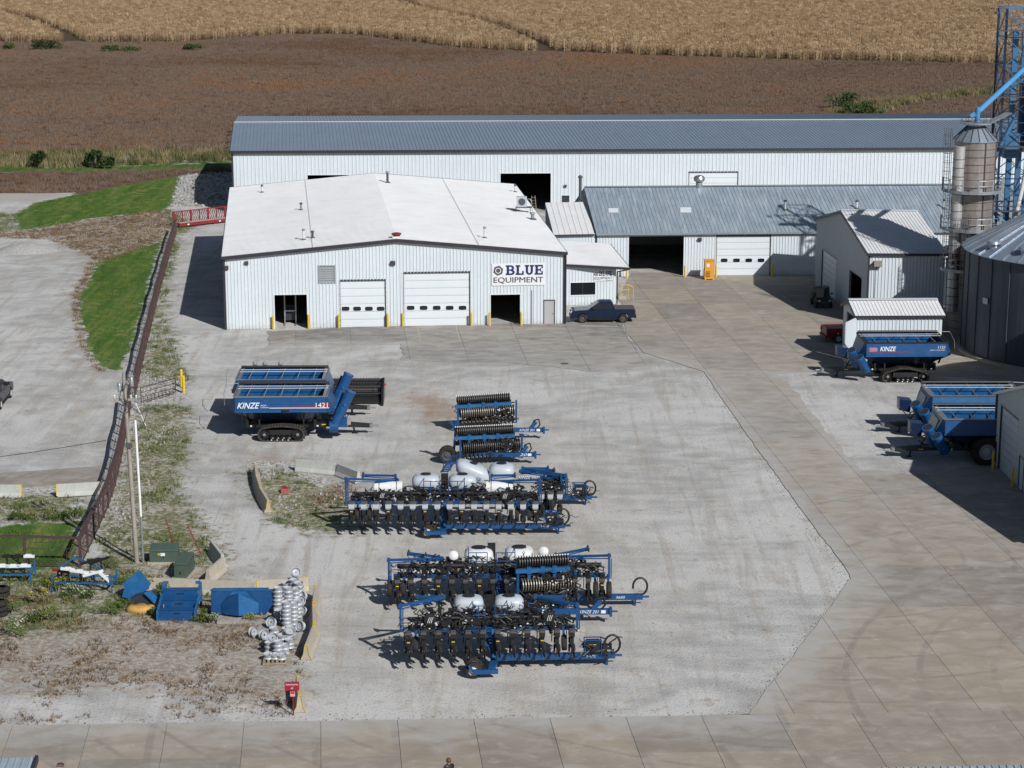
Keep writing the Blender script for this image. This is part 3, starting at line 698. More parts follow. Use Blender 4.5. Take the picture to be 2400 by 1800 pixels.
def walllight(root, A, B, x, y, s=1.0):
    u, z = on_wall(A, B, x, y); Mx = wframe(A, B, u, z)
    m = MB(); m.hexa([Mx@Vector(p) for p in ((-.2*s,-.2*s,.03),(.2*s,-.2*s,.03),(.2*s,-.2*s,.2*s),(-.2*s,-.2*s,.2*s),(-.2*s,.2*s,.03),(.2*s,.2*s,.03),(.2*s,.2*s,.38*s),(-.2*s,.2*s,.38*s))])
    return m.build('wall_light', 'char', root, world=True)
def pipe_vent(root, P, n, x, y0, y1, r=.09, mat='tank_white', cap='char', capr=None):
    p = on_plane(P, n, x, y1); q = (y1-y0)/ (F/(p.y*cP+(CH-p.z)*sP)) / cP
    o = MB().tube(p-Vector((0,0,.1)), p+Vector((0,0,q)), r, n=10).build('vent_pipe', mat, root, world=True, smooth=True)
    fl = MB().lathe([(r*2.6, .0), (r*2.2, .06), (r*1.05, .12)], 12, Matrix.Translation(p)); loc_build(fl, 'flashing', 'char', root, o)
    cp = MB().lathe([(r*1.2, q-.06), (r*1.7, q), (r*1.5, q+.1), (.02, q+.16)], 10, Matrix.Translation(p)); loc_build(cp, 'vent_cap', cap, root, o)
    return o
# ---------------------------------------------------------------- main workshop
FL, FR = G(530,772).to_2d(), G(1322,759).to_2d(); RL, RR = FL+Vector((-5.2,44.7)), FR+Vector((-4.6,45.0))
EZ = 6.72; Lf = (FR-FL).length; ur, zr = on_wall(FL, FR, 929, 561); RZ = zr
main = thing('workshop_building', 'big white ribbed steel workshop with a low pitched white roof and dark trim', 'building', V3(FL, 0))
o1 = rect_from_px(FL,FR,643,691.4,720.8,768); o2 = rect_from_px(FL,FR,796.4,659,904.5,763); o3 = rect_from_px(FL,FR,945.7,641,1101.4,762)
o4 = rect_from_px(FL,FR,1150,691,1218.9,760); o5 = rect_from_px(FL,FR,1274.8,703.7,1299.4,759.8); ov = rect_from_px(FL,FR,747.9,624.9,783.3,661.3)
fz = lambda r: (r[0], r[1], 0, r[3])
o1, o2, o3, o4, o5 = map(fz, (o1, o2, o3, o4, o5))
wall(main, FL, FR, [(0,EZ),(ur,RZ),(Lf,EZ)], [o1,o2,o3,o4,o5,ov])
wall(main, FR, RR, [(0,EZ),((RR-FR).length,EZ)]); wall(main, RR, RL, [(0,EZ),(ur,RZ),((RL-RR).length,EZ)]); wall(main, RL, FL, [(0,EZ),((RL-FL).length,EZ)])
oh = .25; dF = (FL-RL).normalized()*oh; tX = (FR-FL).normalized()*.2
ridF = FL.lerp(FR, ur/Lf); ridR = RL.lerp(RR, ur/Lf)
P1 = V3(FL+dF-tX, EZ-.02); P2 = V3(RL-dF-tX, EZ-.02); P3 = V3(ridR-dF, RZ+.07); P4 = V3(ridF+dF, RZ+.07); P5 = V3(FR+dF+tX, EZ-.02); P6 = V3(RR-dF+tX, EZ-.02)
_, nL = roof_plane(main, P1, P2, P3, P4, 'white_roof', .61); _, nR = roof_plane(main, P5, P6, P3, P4, 'white_roof', .61)
for (pa, pb, pc, pd, nn) in ((P1,P2,P3,P4,nL),(P5,P6,P3,P4,nR)): MB().beam(pa.lerp(pd,.52)+nn*.05, pb.lerp(pc,.52)+nn*.05, .03, .012).build('lap_seam', 'dryer_duct', main, world=True)
d3 = Vector((dF.x, dF.y, 0)).normalized()*.03
MB().beam(P1+d3-Vector((0,0,.13)), P4+d3-Vector((0,0,.13)), .06, .30).beam(P5+d3-Vector((0,0,.13)), P4+d3-Vector((0,0,.131)), .06, .30).build('rake_trim', 'dark_trim', main, world=True)
sx = Vector((tX.x, tX.y, 0)).normalized()*.04
MB().beam(P5+sx-Vector((0,0,.12)), P6+sx-Vector((0,0,.12)), .07, .22).build('gutter', 'dark_trim', main, world=True)
MB().beam(P1-sx-Vector((0,0,.12)), P2-sx-Vector((0,0,.12)), .07, .22).build('gutter', 'dark_trim', main, world=True)
MB().beam(P2-d3-Vector((0,0,.13)), P3-d3-Vector((0,0,.13)), .06, .30).beam(P6-d3-Vector((0,0,.13)), P3-d3-Vector((0,0,.131)), .06, .30).build('rake_trim', 'dark_trim', main, world=True)
nF = Vector((dF.x, dF.y, 0)).normalized()
for q in (FL-V2(tX)*.1, FR+V2(tX)*.1): MB().beam(V3(q, 0)+nF*.02, V3(q, EZ-.25)+nF*.02, .2, .2).build('corner_trim', 'dark_trim', main, world=True)
MB().tube(V3(FR, .1)+nF*.15+sx*3, V3(FR, EZ-.2)+nF*.15+sx*3, .06, n=8).build('downspout', 'dark_trim', main, world=True)
trim_open(main, FL, FR, o1); trim_open(main, FL, FR, o4)
overhead_door(main, FL, FR, o2, 6, [(500+z*.208, 560+788*.208) for z in (1490,1620,1753,1885)])
overhead_door(main, FL, FR, o3, 7, [(920+z*.2622, 560+617*.2622) for z in (162,278,395,511,626)])
trim_open(main, FL, FR, o2, 'white', w=.12); trim_open(main, FL, FR, o3, 'white', w=.12)
Mx = wframe(FL, FR, o5[0], 0); W_ = o5[1]-o5[0]
d = MB().box(.03, W_-.03, .06, o5[3]-.03, -.07, -.02, Mx).build('door', 'door_grey', main, world=True); d['label'] = 'grey steel personnel door'
loc_build(MB().box(-.05,.03,0,o5[3],-.1,.04,Mx).box(W_-.03,W_+.05,0,o5[3],-.1,.04,Mx).box(-.05,W_+.05,o5[3]-.03,o5[3]+.05,-.1,.041,Mx), 'frame', 'char', main, d)
loc_build(MB().tube(Mx@Vector((W_-.14,1.0,-.02)), Mx@Vector((W_-.14,1.0,.06)), .035), 'handle', 'char', main, d)
loc_build(MB().box(.03,W_-.03,.012,.055,-.07,.05,Mx), 'threshold', 'orange', main, d)
Mx = wframe(FL, FR, ov[0], ov[2]); W_ = ov[1]-ov[0]; H_ = ov[3]-ov[2]
lv = MB().box(-.12,0,-.12,H_+.12,-.05,.05,Mx).box(W_,W_+.12,-.12,H_+.12,-.05,.05,Mx).box(0,W_,-.12,0,-.05,.049,Mx).box(0,W_,H_,H_+.12,-.05,.049,Mx).build('louver_vent', 'louver', main, world=True)
for i in range(7):
    z = H_*(i+.5)/7; q = MB(); h = H_/7*.62
    q.hexa([Mx@Vector(p) for p in ((.0,z-h,.03),(W_,z-h,.03),(W_,z-h,.045),(0,z-h,.045),(0,z+h,-.08),(W_,z+h,-.08),(W_,z+h,-.065),(0,z+h,-.065))]); loc_build(q, 'slat', 'louver', main, lv)
loc_build(MB().box(0,W_,0,H_,-.12,-.1,Mx), 'backing', 'dark_trim', main, lv)
for (x, y, s) in ((578,616,.8),(921,616,1),(531,627,.9),(1289,590,.5)): walllight(main, FL, FR, x, y, s)
u_, z_ = on_wall(FL, FR, 1246, 680); Mx = wframe(FL, FR, u_, 0)
MB().tube(Mx@Vector((0,0,.07)), Mx@Vector((0,z_,.07)), .045).build('conduit', 'galv', main, world=True, smooth=True)
for (x, y0, y1, side, r, mt, cp) in ((614.4,436,451,0,.09,'tank_white','char'),(705.7,478,492,0,.10,'galv','char'),(908.3,405,428,1,.13,'char','galv'),(1207.5,435,450,1,.09,'tank_white','char'),
        (711.6,540,562,0,.09,'tank_white','galv'),(732.8,544,558,0,.10,'char','char'),(1136,535,558,1,.09,'tank_white','galv'),(1248,501,514,1,.17,'galv','galv')):
    pipe_vent(main, P4, (nL, nR)[side], x, y0, y1, r, mt, cp)
p = on_plane(P4, nL, 925, 558); p = V3((P4.x-.05, P4.y+.8), P4.z)
rv = MB().box(p.x-.35, p.x+.35, p.y-.3, p.y+.3, p.z-.02, p.z+.16).build('vent_base', 'tank_white', main, world=True)
loc_build(MB().lathe([(.32,.16),(.30,.24),(.45,.28),(.45,.40),(.2,.46)], 12, Matrix.Translation(p)), 'vent_cap', 'red', main, rv)
p = on_plane(P4, nR, 1222, 497); s_ = F/(p.y)
ac = MB().box(p.x-.5,p.x+.55,p.y-.3,p.y+.3,p.z+.55,p.z+1.6).build('air_conditioner', 'tank_grey', main, world=True)
loc_build(MB().lathe([(.36,0),(.36,.03),(.05,.04)],16, T((p.x+.05,p.y-.3,p.z+1.1), rx=math.pi/2)), 'fan_grille', 'char', main, ac)
st = MB()
for (ax, ay) in ((-.5,-.35),(.9,-.35),(.9,.35),(-.5,.35)): st.beam((p.x+ax,p.y+ay,p.z-.25),(p.x+ax,p.y+ay,p.z+.52),.06)
st.box(p.x-.6,p.x+1.1,p.y-.4,p.y+.4,p.z+.46,p.z+.53); loc_build(st, 'stand', 'char', main, ac)
loc_build(MB().path([(p.x+.55,p.y,p.z+1.3),(p.x+.85,p.y,p.z+1.35),(p.x+1.05,p.y,p.z+1.1),(p.x+1.1,p.y,p.z+.1)], .035), 'pipe', 'galv', main, ac)
def signboard(root, A, B, r, big):
    u0, u1, z0, z1 = r; Mx = wframe(A, B, u0, z0, .045); W, H = u1-u0, z1-z0
    MB().box(0, W, 0, H, 0, .03, Mx).build('board', 'white', root, world=True)
    def add(mb, name, mat): return mb.build(name, mat, root, world=True)
    cx, cy, R = W*.118, H*.68, H*.235
    hexo = [(cx+R*math.cos(math.radians(20+60*k)), cy+R*math.sin(math.radians(20+60*k))) for k in range(6)]
    ring = MB(); inn = []
    outer = []
    for k in range(24):
        a = 2*math.pi*k/24+math.radians(20); kk = a-math.radians(20); seg = kk%(math.pi/3); rr = R*math.cos(math.pi/6)/math.cos(seg-math.pi/6)
        outer.append((cx+rr*math.cos(a), cy+rr*math.sin(a))); inn.append((cx+R*.56*math.cos(a), cy+R*.56*math.sin(a)))
    vs = [Mx@Vector((q[0], q[1], .036)) for q in outer+inn]; ring.add(vs, [(i, (i+1)%24, 24+(i+1)%24, 24+i) for i in range(24)]); add(ring, 'nut_emblem', 'char')
    disc = MB().prism([(cx+R*.42*math.cos(k*math.pi/10), cy+R*.42*math.sin(k*math.pi/10)) for k in range(20)], .031, .037, Mx); add(disc, 'nut_hole', 'char')
    # slab-serif word
    x0, x1, yb, yt = W*.255, W*.975, H*.47, H*.92; lw = (x1-x0)/4; h = yt-yb; m = MB()
    def bar(i, a, b_, c, d_, k): xo = x0+lw*i; m.box(xo+lw*a, xo+lw*b_, yb+h*c, yb+h*d_, .031, .036+.0004*k, Mx)
    def arc(i, cxf, cyf, rx, ry, a0, a1, tk, k):
        n = 12; vs = []
        for j in range(n+1):
            a = math.radians(a0+(a1-a0)*j/n)
            for rr in (1, 0):
                vs.append(Mx@Vector((x0+lw*i+lw*cxf+math.cos(a)*(lw*rx-(0 if rr else tk)), yb+h*cyf+math.sin(a)*(h*ry-(0 if rr else tk*.8)), .036+.0004*k)))
        m.add(vs, [(2*j, 2*j+1, 2*j+3, 2*j+2) for j in range(n)])
    s = lw*.26
    # B
    bar(0,.12,.38,0,1,0); bar(0,.02,.5,0,.17,1); bar(0,.02,.5,.83,1,1); bar(0,.3,.55,.43,.57,1); bar(0,.45,.6,.83,1,2); bar(0,.45,.62,0,.17,2); bar(0,.5,.6,.43,.57,3)
    arc(0,.55,.715,.36,.285,-90,90,s*.92,4); arc(0,.58,.285,.39,.285,-90,90,s*.95,5)
    # L
    bar(1,.16,.42,0,1,0); bar(1,.05,.56,.83,1,1); bar(1,.05,.92,0,.17,1); bar(1,.74,.92,0,.42,2)
    # U
    bar(2,.12,.37,.35,1,0); bar(2,.63,.88,.35,1,0); bar(2,.02,.47,.83,1,1); bar(2,.54,.98,.83,1,1); arc(2,.5,.36,.38,.36,180,360,s*.95,2)
    # E
    bar(3,.14,.40,0,1,0); bar(3,.04,.92,0,.17,1); bar(3,.04,.92,.83,1,1); bar(3,.40,.72,.42,.58,2); bar(3,.76,.92,0,.38,3); bar(3,.76,.92,.64,1,3); bar(3,.62,.73,.33,.67,3)
    add(m, 'word', 'navy')
    mq = MB()
    for q in range(3): letters(mq, 'EQUIPMENT', Mx@Matrix.Translation((W*(.028+.0035*q), H*(.08+.004*q), .034+.0006*q)), W*.935, H*.29, 0, 0)
    add(mq, 'word', 'char')
    if not big:
        add(letters(MB(), 'Entrance  a', Mx@Matrix.Translation((W*.64, H*.01, .034)), W*.33, H*.06), 'small_word', 'char')
s1 = thing('wall_sign', 'large white workshop wall sign with hexagonal nut emblem and two words', 'sign', V3(FR, 5), 0, 'nut emblem signs')
signboard(s1, FL, FR, rect_from_px(FL,FR,1152.8,617.7,1277,667.5), True)
for i, (x, y) in enumerate(((640.4,772),(723.6,770),(794.3,769.5),(908.7,767.5),(943.8,766),(1104.8,765),(1147.3,764.5),(1221.5,764))):
    bollard(x, y, ['yellow bollard left of the open doorway nearest the workshop corner','yellow bollard right of the leftmost open workshop doorway','yellow bollard left of the four window overhead door','yellow bollard right of the four window overhead door','yellow bollard left of the five window overhead door','yellow bollard right of the five window overhead door','yellow bollard left of the open doorway under the big sign','yellow bollard right of the open doorway under the big sign'][i])
fk = thing('forklift_mast', 'dark forklift mast and forks standing inside the open left workshop doorway', 'forklift', V3(FL+(FR-FL).normalized()*((o1[0]+o1[1])/2-.1)+Vector((-.2,2.2)), .0), .07)
MB().beam((-.5,0,.1),(-.5,0,3.0),.12,.16).beam((.5,0,.1),(.5,0,3.0),.12,.16).beam((-.5,0,1.2),(.5,0,1.2),.1).beam((-.5,0,2.9),(.5,0,2.9),.1).build('mast', 'galv', fk)
for s in (-1, 1): MB().box(s*.5-.06,s*.5+.06,-1.1,-.1,.06,.11).box(s*.5-.06,s*.5+.06,-.12,-.06,.06,.8).build('fork', 'steel', fk)
MB().box(-.6,.6,.3,2.0,.25,1.0).box(-.55,.55,1.2,2.0,1.0,1.5).build('body', 'dark_trim', fk)
[MB().tube((s*.55,.5,.3),(s*.75,.5,.3),.3,n=14).build('wheel', 'rubber', fk) for s in (-1,1)]
# ---------------------------------------------------------------- long storage building behind
zE = zat(545, 353, 254); A = G(545, 353, zE).to_2d(); B = G(2400, 344, zE).to_2d(); B = A+(B-A)*1.35; dv = Vector((-4.2, 40)); rise = 1.25
lng = thing('storage_building', 'very long white storage building with a blue grey ribbed roof behind the others', 'building', V3(A, 0))
Lb = (B-A).length; wx = lambda x0, x1, yt: (on_wall(A,B,x0,yt)[0], on_wall(A,B,x1,yt)[0], 0, on_wall(A,B,x1,yt)[1])
w1, w2, w3 = wx(720.6,817.4,410), wx(1173,1291,406), wx(1615,1730,404); w4 = wx(1316.5,1334.6,458)
wall(lng, A, B, [(0,zE),(Lb,zE)], [w1,w2,w3,w4], rib=.46, ribw=.06)
C, D = B+dv, A+dv; wd = dv.length
wall(lng, B, C, [(0,zE),(wd/2,zE+rise),(wd,zE)], rib=.92); wall(lng, C, D, [(0,zE),(Lb,zE)], ribs=False); wall(lng, D, A, [(0,zE),(wd/2,zE+rise),(wd,zE)], ribs=False)
t_ = (B-A).normalized()*.3; k_ = dv.normalized()*.3
q1, q2 = V3(A-t_-k_, zE), V3(B+t_-k_, zE); q3, q4 = V3(B+dv/2+t_, zE+rise+.05), V3(A+dv/2-t_, zE+rise+.05); q5, q6 = V3(C+t_+k_, zE), V3(D-t_+k_, zE)
roof_plane(lng, q1, q2, q3, q4, 'grey_roof', .46, ribh=.05, ribw=.07); roof_plane(lng, q6, q5, q3, q4, 'grey_roof', .46, ribh=.05, ribw=.07)
MB().beam(q4+Vector((0,0,.06)), q3+Vector((0,0,.06)), .5, .06).build('ridge_cap', 'white_steel', lng, world=True)
MB().beam(q1+Vector((0,-.05,-.15)), q2+Vector((0,-.05,-.15)), .12, .32).build('gutter', 'dark_trim', lng, world=True)
MB().beam(q1-V3(t_,0)*.1-Vector((0,0,.12)), q4-V3(t_,0)*.1-Vector((0,0,.12)), .06, .3).beam(q6-V3(t_,0)*.1-Vector((0,0,.12)), q4-V3(t_,0)*.1-Vector((0,0,.121)), .06, .3).build('rake_trim', 'dark_trim', lng, world=True)
MB().beam(V3(A-t_*.2, 0)-V3(k_,0)*.1, V3(A-t_*.2, zE-.3)-V3(k_,0)*.1, .2, .2).build('corner_trim', 'dark_trim', lng, world=True)
for w_ in (w1, w2, w3, w4): trim_open(lng, A, B, w_)
overhead_door(lng, A, B, w3, 7)
Mx = wframe(A, B, w4[0], 0); MB().box(0, w4[1]-w4[0], .02, w4[3], -.08, -.03, Mx).build('door', 'dark_trim', lng, world=True)
walllight(lng, A, B, 1325, 436, .8)
for i, f in enumerate((.18,.33,.55,.72)):
    p = V3(A.lerp(D, f*.6), zE+rise*min(f,.5)*1.4-.4)
    MB().beam(p, p+Vector((-.9,0,0)), .08).lathe([(.05,0),(.22,-.12),(.22,-.2)],10,Matrix.Translation(p+Vector((-.9,0,0)))).build('gable_lamp', 'dark_trim', lng, world=True)
sp = V3(A.lerp(B, (w2[0]*.3+w2[1]*.7)/Lb)+dv.normalized()*2.5, 0)
sl_ = thing('step_ladder', 'wooden step ladder standing inside the big open storage doorway', 'ladder', sp)
for s in (-1,1):
    MB().beam((s*.35,-.3,0),(s*.2,0,1.6),.06).beam((s*.35,.5,0),(s*.2,0,1.6),.05).build('rail', 'plank', sl_)
for i in range(4): MB().box(-.3+.04*i,.3-.04*i,-.28+.07*i,-.18+.07*i,.3+.35*i,.34+.35*i).build('step', 'plank', sl_)
# ---------------------------------------------------------------- shop with galvanised roof
a0, b0 = G(1474,648).to_2d(), G(1911,644).to_2d(); e_ = (b0-a0).normalized(); A = a0-e_*3.3; B = a0+e_*58
zE = zat(1399.6, 545, A.y); hv = Vector((-.9, 9.9)); rise = 3.25
shop = thing('shop_building', 'white shop building with a weathered galvanised gable roof and open bay', 'building', V3(A, 0))
Ls = (B-A).length; wx = lambda x0, x1, yt: (on_wall(A,B,x0,yt)[0], on_wall(A,B,x1,yt)[0], 0, on_wall(A,B,(x0+x1)/2,yt)[1])
w1, w2 = wx(1474,1603,553.4), wx(1680,1806.5,553.4)
wall(shop, A, B, [(0,zE),(Ls,zE)], [w1, w2])
C, D = B+hv*2, A+hv*2; gd = (hv*2).length
wall(shop, B, C, [(0,zE),(gd/2,zE+rise),(gd,zE)]); wall(shop, C, D, [(0,zE),(Ls,zE)], ribs=False); wall(shop, D, A, [(0,zE),(gd/2,zE+rise),(gd,zE)], mat='galv')
ek = e_*.15; hk = hv.normalized()*.3
q1, q2, q3, q4 = V3(A-ek-hk, zE-.06), V3(B+ek-hk, zE-.06), V3(B+ek+hv, zE+rise+.05), V3(A-ek+hv, zE+rise+.05); q5, q6 = V3(C+ek+hk, zE-.06), V3(D-ek+hk, zE-.06)
_, nS = roof_plane(shop, q1, q2, q3, q4, 'galv_roof', .40, ribh=.04, ribw=.06); roof_plane(shop, q6, q5, q3, q4, 'galv_roof', .40, ribh=.04)
MB().beam(q4+Vector((0,0,.06)), q3+Vector((0,0,.06)), .5, .06).build('ridge_cap', 'galv', shop, world=True)
MB().beam(q1+Vector((0,-.04,-.1)), q2+Vector((0,-.04,-.1)), .08, .16).build('gutter', 'galv', shop, world=True)
trim_open(shop, A, B, w1); trim_open(shop, A, B, w2)
overhead_door(shop, A, B, w2, 6, [(1200+z*.5425, 350+480*.5425) for z in (917,970,1023,1076)])
walllight(shop, A, B, 1640, 561, .9)
for (x0,y0,x1,y1) in ((1426,489.5,1449,499.5),(1594,487.5,1620,499.5)):
    c = [on_plane(q1, nS, *p)+nS*.05 for p in ((x0,y1),(x1,y1),(x1,y0),(x0,y0))]
    MB().hexa(c+[p+nS*.03 for p in c]).build('skylight', 'skylight', shop, world=True)
for (x,y0,y1) in ((1840,472,492),(2008,472,489),(2212,470,488)): pipe_vent(shop, q1, nS, x, y0, y1, .10)
pr = on_plane(q1, nS, 1639, 441)
tv = MB().tube(pr+Vector((0,.3,-.1)), pr+Vector((0,.3,.6)), .35, n=14).build('turbine_vent', 'galv', shop, world=True, smooth=True)
loc_build(MB().lathe([(.3,.6),(.55,.75),(.62,1.0),(.5,1.25),(.2,1.35)],16,Matrix.Translation(pr+Vector((0,.3,0)))), 'vent_cap', 'steel', shop, tv, smooth=True)
ps = V3(A+hv*.9-e_*.7, 0)
MB().tube(ps, ps+Vector((0,0,zE+rise+1.2)), .16, n=10).lathe([(.25,0),(.25,.15),(.05,.3)],10,Matrix.Translation(ps+Vector((0,0,zE+rise+1.2)))).build('stack', 'char', shop, world=True)
for i, (x, y) in enumerate(((1605,651),(1678,650),(1810,648.5),(1469,652))):
    bollard(x, y, ['yellow bollard between the open shop bay and the orange cabinet','yellow bollard touching the orange cabinet by the white shop door','yellow bollard right of the white shop door','yellow bollard at the left edge of the open shop bay'][i])
SHOP = (A.copy(), B.copy(), hv.copy(), zE)
# orange heater cabinet
p = G(1661, 655); oc = thing('orange_cabinet', 'tall orange steel cabinet with slotted lower half beside the white shop door', 'cabinet', p, .07)
MB().box(-.5,.5,-.4,.4,.12,1.05).box(-.47,.47,-.37,.37,1.05,2.0).build('body', 'orange', oc)
MB().box(-.53,.53,-.43,.43,2.0,2.08).build('lid', 'orange', oc)
for i in range(4): MB().box(-.4,.05,-.42,-.401,.35+.16*i,.42+.16*i).build('slot', 'dark_trim', oc)
MB().box(-.3,.0,-.39,-.371,1.35,1.7).build('label_plate', 'white', oc)
for s in (-1,1): MB().box(s*.4-.06,s*.4+.06,-.4,.4,0,.12).build('skid', 'yellow', oc)
# ---------------------------------------------------------------- link building
zl = zat(1398, 548, A.y); 
la, lb = G(1298,550,zl).to_2d(), G(1398,548,zl).to_2d(); back = Vector((-.75, 8.2)); rr = 2.1
lk = thing('link_building', 'small white lean-to link with a ribbed sloping roof between workshop and shop', 'building', V3(la, 0))
Ll = (lb-la).length
wall(lk, la, lb-(lb-la).normalized()*.15, [(0,zl),(Ll-.15,zl)])
bk0, bk1 = la+back, lb+back-(lb-la).normalized()*.2; wall(lk, bk1, bk0, [(0,zl+rr-.1),((bk1-bk0).length,zl+rr-.1)], ribs=False)
roof_plane(lk, V3(la,zl+.03)-Vector((0,.2,.05)), V3(lb-(lb-la).normalized()*.2,zl+.03)-Vector((0,.2,.05)), V3(bk1,zl+rr), V3(bk0,zl+rr), 'white_roof', .61, ribh=.05, ribw=.07)
MB().beam(V3(la,zl-.06)-Vector((0,.24,0)), V3(lb-(lb-la).normalized()*.2,zl-.06)-Vector((0,.24,0)), .08, .16).build('gutter', 'dark_trim', lk, world=True)
# ---------------------------------------------------------------- office annex
A, B = G(1327,716).to_2d(), G(1443,713).to_2d(); Yf = A.y-.25
zl, zr = zat(1326,619,Yf), zat(1475,627,Yf+.1)
c1, c2 = G(1326,619,zl), G(1475,627,zr); c3, c4 = G(1429,571,zr), G(1309,563,zl)
ofc = thing('office_annex', 'low white office annex with window and sloping white roof beside the workshop', 'building', V3(A, 0))
Lo = (B-A).length; ow = rect_from_px(A,B,1337,662.8,1395,690.6)
sl_z = (zr-zl)/((c2-c1).length); top = lambda u: zl+sl_z*u-.12
wall(ofc, A, B, [(0,top(0)),(Lo,top(Lo))], [ow])
Cb, Db = B+(V2(c3)-V2(c2)), A+(V2(c4)-V2(c1))
wall(ofc, B, Cb, [(0,top(Lo)),((Cb-B).length,top(Lo))]); wall(ofc, Cb, Db, [(0,top(Lo)),((Cb-Db).length,top(0))], ribs=False); wall(ofc, Db, A, [(0,top(0)),((A-Db).length,top(0))], ribs=False)
roof_plane(ofc, c2, c3, c4, c1, 'white_roof', .61)
MB().beam(c1+Vector((0,-.03,-.12)), c2+Vector((0,-.03,-.12)), .06, .24).build('rake_trim', 'dark_trim', ofc, world=True)
MB().beam(c2+Vector((.04,0,-.12)), c3+Vector((.04,0,-.12)), .12, .2).build('gutter', 'dark_trim', ofc, world=True)
MB().path([c2+Vector((0,.1,-.2)), V3(B,zr-.55)+Vector((.12,-.05,0)), V3(B,.1)+Vector((.12,-.05,0))], .06, 8).build('downspout', 'dark_trim', ofc, world=True)
trim_open(ofc, A, B, ow, 'white', 'window_frame')
Mx = wframe(A,B,ow[0],ow[2]); W_, H_ = ow[1]-ow[0], ow[3]-ow[2]
wn = MB().box(-.09,W_+.09,-.09,-.001,-.1,.06,Mx).build('window_sill','white',ofc,world=True)
for i in range(2): loc_build(MB().box(W_/2*i+.03,W_/2*(i+1)-.03,.03,H_-.03,-.06,-.05,Mx), 'window_pane', 'glass', ofc, wn)
loc_build(MB().box(0,W_,0,H_,-.075,-.061,Mx), 'sash', 'dark_trim', ofc, wn)
s2 = thing('wall_sign', 'small white sign with nut emblem on the office annex above the window', 'sign', V3(B, 3), 0, 'nut emblem signs')
signboard(s2, A, B, rect_from_px(A,B,1392,634,1436,657), False)
stp = thing('entry_steps', 'concrete entry steps with a yellow pipe handrail beside the office annex', 'steps', V3(B,0)+Vector((.3,2.2,0)), .06)
for i in range(3): MB().box(.1+.35*i,.1+.35*(i+1),0,1.5,0,.54-.18*i).build('step', 'barrier', stp)
MB().path([(.3,-.1,.5),(.3,-.1,1.5),(1.1,-.1,1.5),(1.5,-.1,1.25),(1.5,-.1,0)], .03).path([(.3,-.1,1.0),(1.2,-.1,1.0)], .025).path([(1.0,-.1,.1),(1.0,-.1,1.5)], .03).build('handrail', 'yellow', stp)
# ---------------------------------------------------------------- tall gable shed
A, B = G(1910,666).to_2d(), G(2031,763).to_2d(); zF = zat(2042,550,B.y); Cx = G(2218,551,zF).to_2d(); zR = zat(1914,547,A.y); zE = (zF+zR)/2
mid = A.lerp(B,.5); zP = zat(2013,495,mid.y)
gs = thing('gable_shed', 'tall white shed with dark edged gable, its left end in shade, beside the grain dryer', 'building', V3(B, 0))
Lg = (B-A).length
def uz(x, y): return on_wall(A,B,x,y)
ud = (uz(1928,585)[0], uz(1961.5,608)[0], 0, uz(1945,597)[1]); uo = (uz(1992.7,633)[0], uz(2020.5,652)[0], 0, uz(2006,643)[1])
wall(gs, A, B, [(0,zE),(Lg/2,zP),(Lg,zE)], [ud, uo]); Dx = A+(Cx-B)
wall(gs, B, Cx, [(0,zE),((Cx-B).length,zE)]); wall(gs, Cx, Dx, [(0,zE),(Lg/2,zP),(Lg,zE)], ribs=False); wall(gs, Dx, A, [(0,zE),((Cx-B).length,zE)], ribs=False)
n_ = (B-A).normalized()*.2; m_ = (Cx-B).normalized()*.2
q1, q2, q3, q4 = V3(B+n_-m_,zE-.05), V3(Cx+n_+m_,zE-.05), V3(Dx.lerp(Cx,.5)+m_,zP+.06), V3(mid-m_,zP+.06); q5, q6 = V3(Dx-n_+m_,zE-.05), V3(A-n_-m_,zE-.05)
roof_plane(gs, q1, q2, q3, q4, 'white_roof', .305, ribh=.04); roof_plane(gs, q6, q5, q3, q4, 'white_roof', .305)
MB().beam(q1+Vector((0,-.03,-.12)), q2+Vector((0,-.03,-.12)), .1, .22).build('gutter','dark_trim',gs,world=True)
MB().beam(q1-V3(m_,0)*.2-Vector((0,0,.12)), q4-V3(m_,0)*.2-Vector((0,0,.12)), .06,.28).beam(q6-V3(m_,0)*.2-Vector((0,0,.12)), q4-V3(m_,0)*.2-Vector((0,0,.121)), .06,.28).build('rake_trim','dark_trim',gs,world=True)
MB().beam(V3(B,0)+V3(n_,0)*.15-V3(m_,0)*.15, V3(B,zE-.2)+V3(n_,0)*.15-V3(m_,0)*.15, .16,.16).build('corner_trim','dark_trim',gs,world=True)
MB().beam(q4+Vector((0,0,.07)),q3+Vector((0,0,.07)),.4,.05).build('ridge_cap','white_steel',gs,world=True)
overhead_door(gs, A, B, ud, 7); trim_open(gs, A, B, uo, 'dark_trim')
u_, z_ = on_wall(B, Cx, 2050, 622); Mx = wframe(B, Cx, u_, z_)
fx = MB().box(-.1,.6,-.05,.45,.05,.45,Mx).build('flood_light','wood',gs,world=True); loc_build(MB().path([Mx@Vector((.1,-.1,.2)),Mx@Vector((.1,-6,.08))],.02), 'cable', 'char', gs, fx)
loc_build(MB().beam(Mx@Vector((-.9,.1,.1)),Mx@Vector((.1,.1,.1)),.05), 'bracket', 'char', gs, fx)
GS = (B.copy(), Cx.copy(), zE)
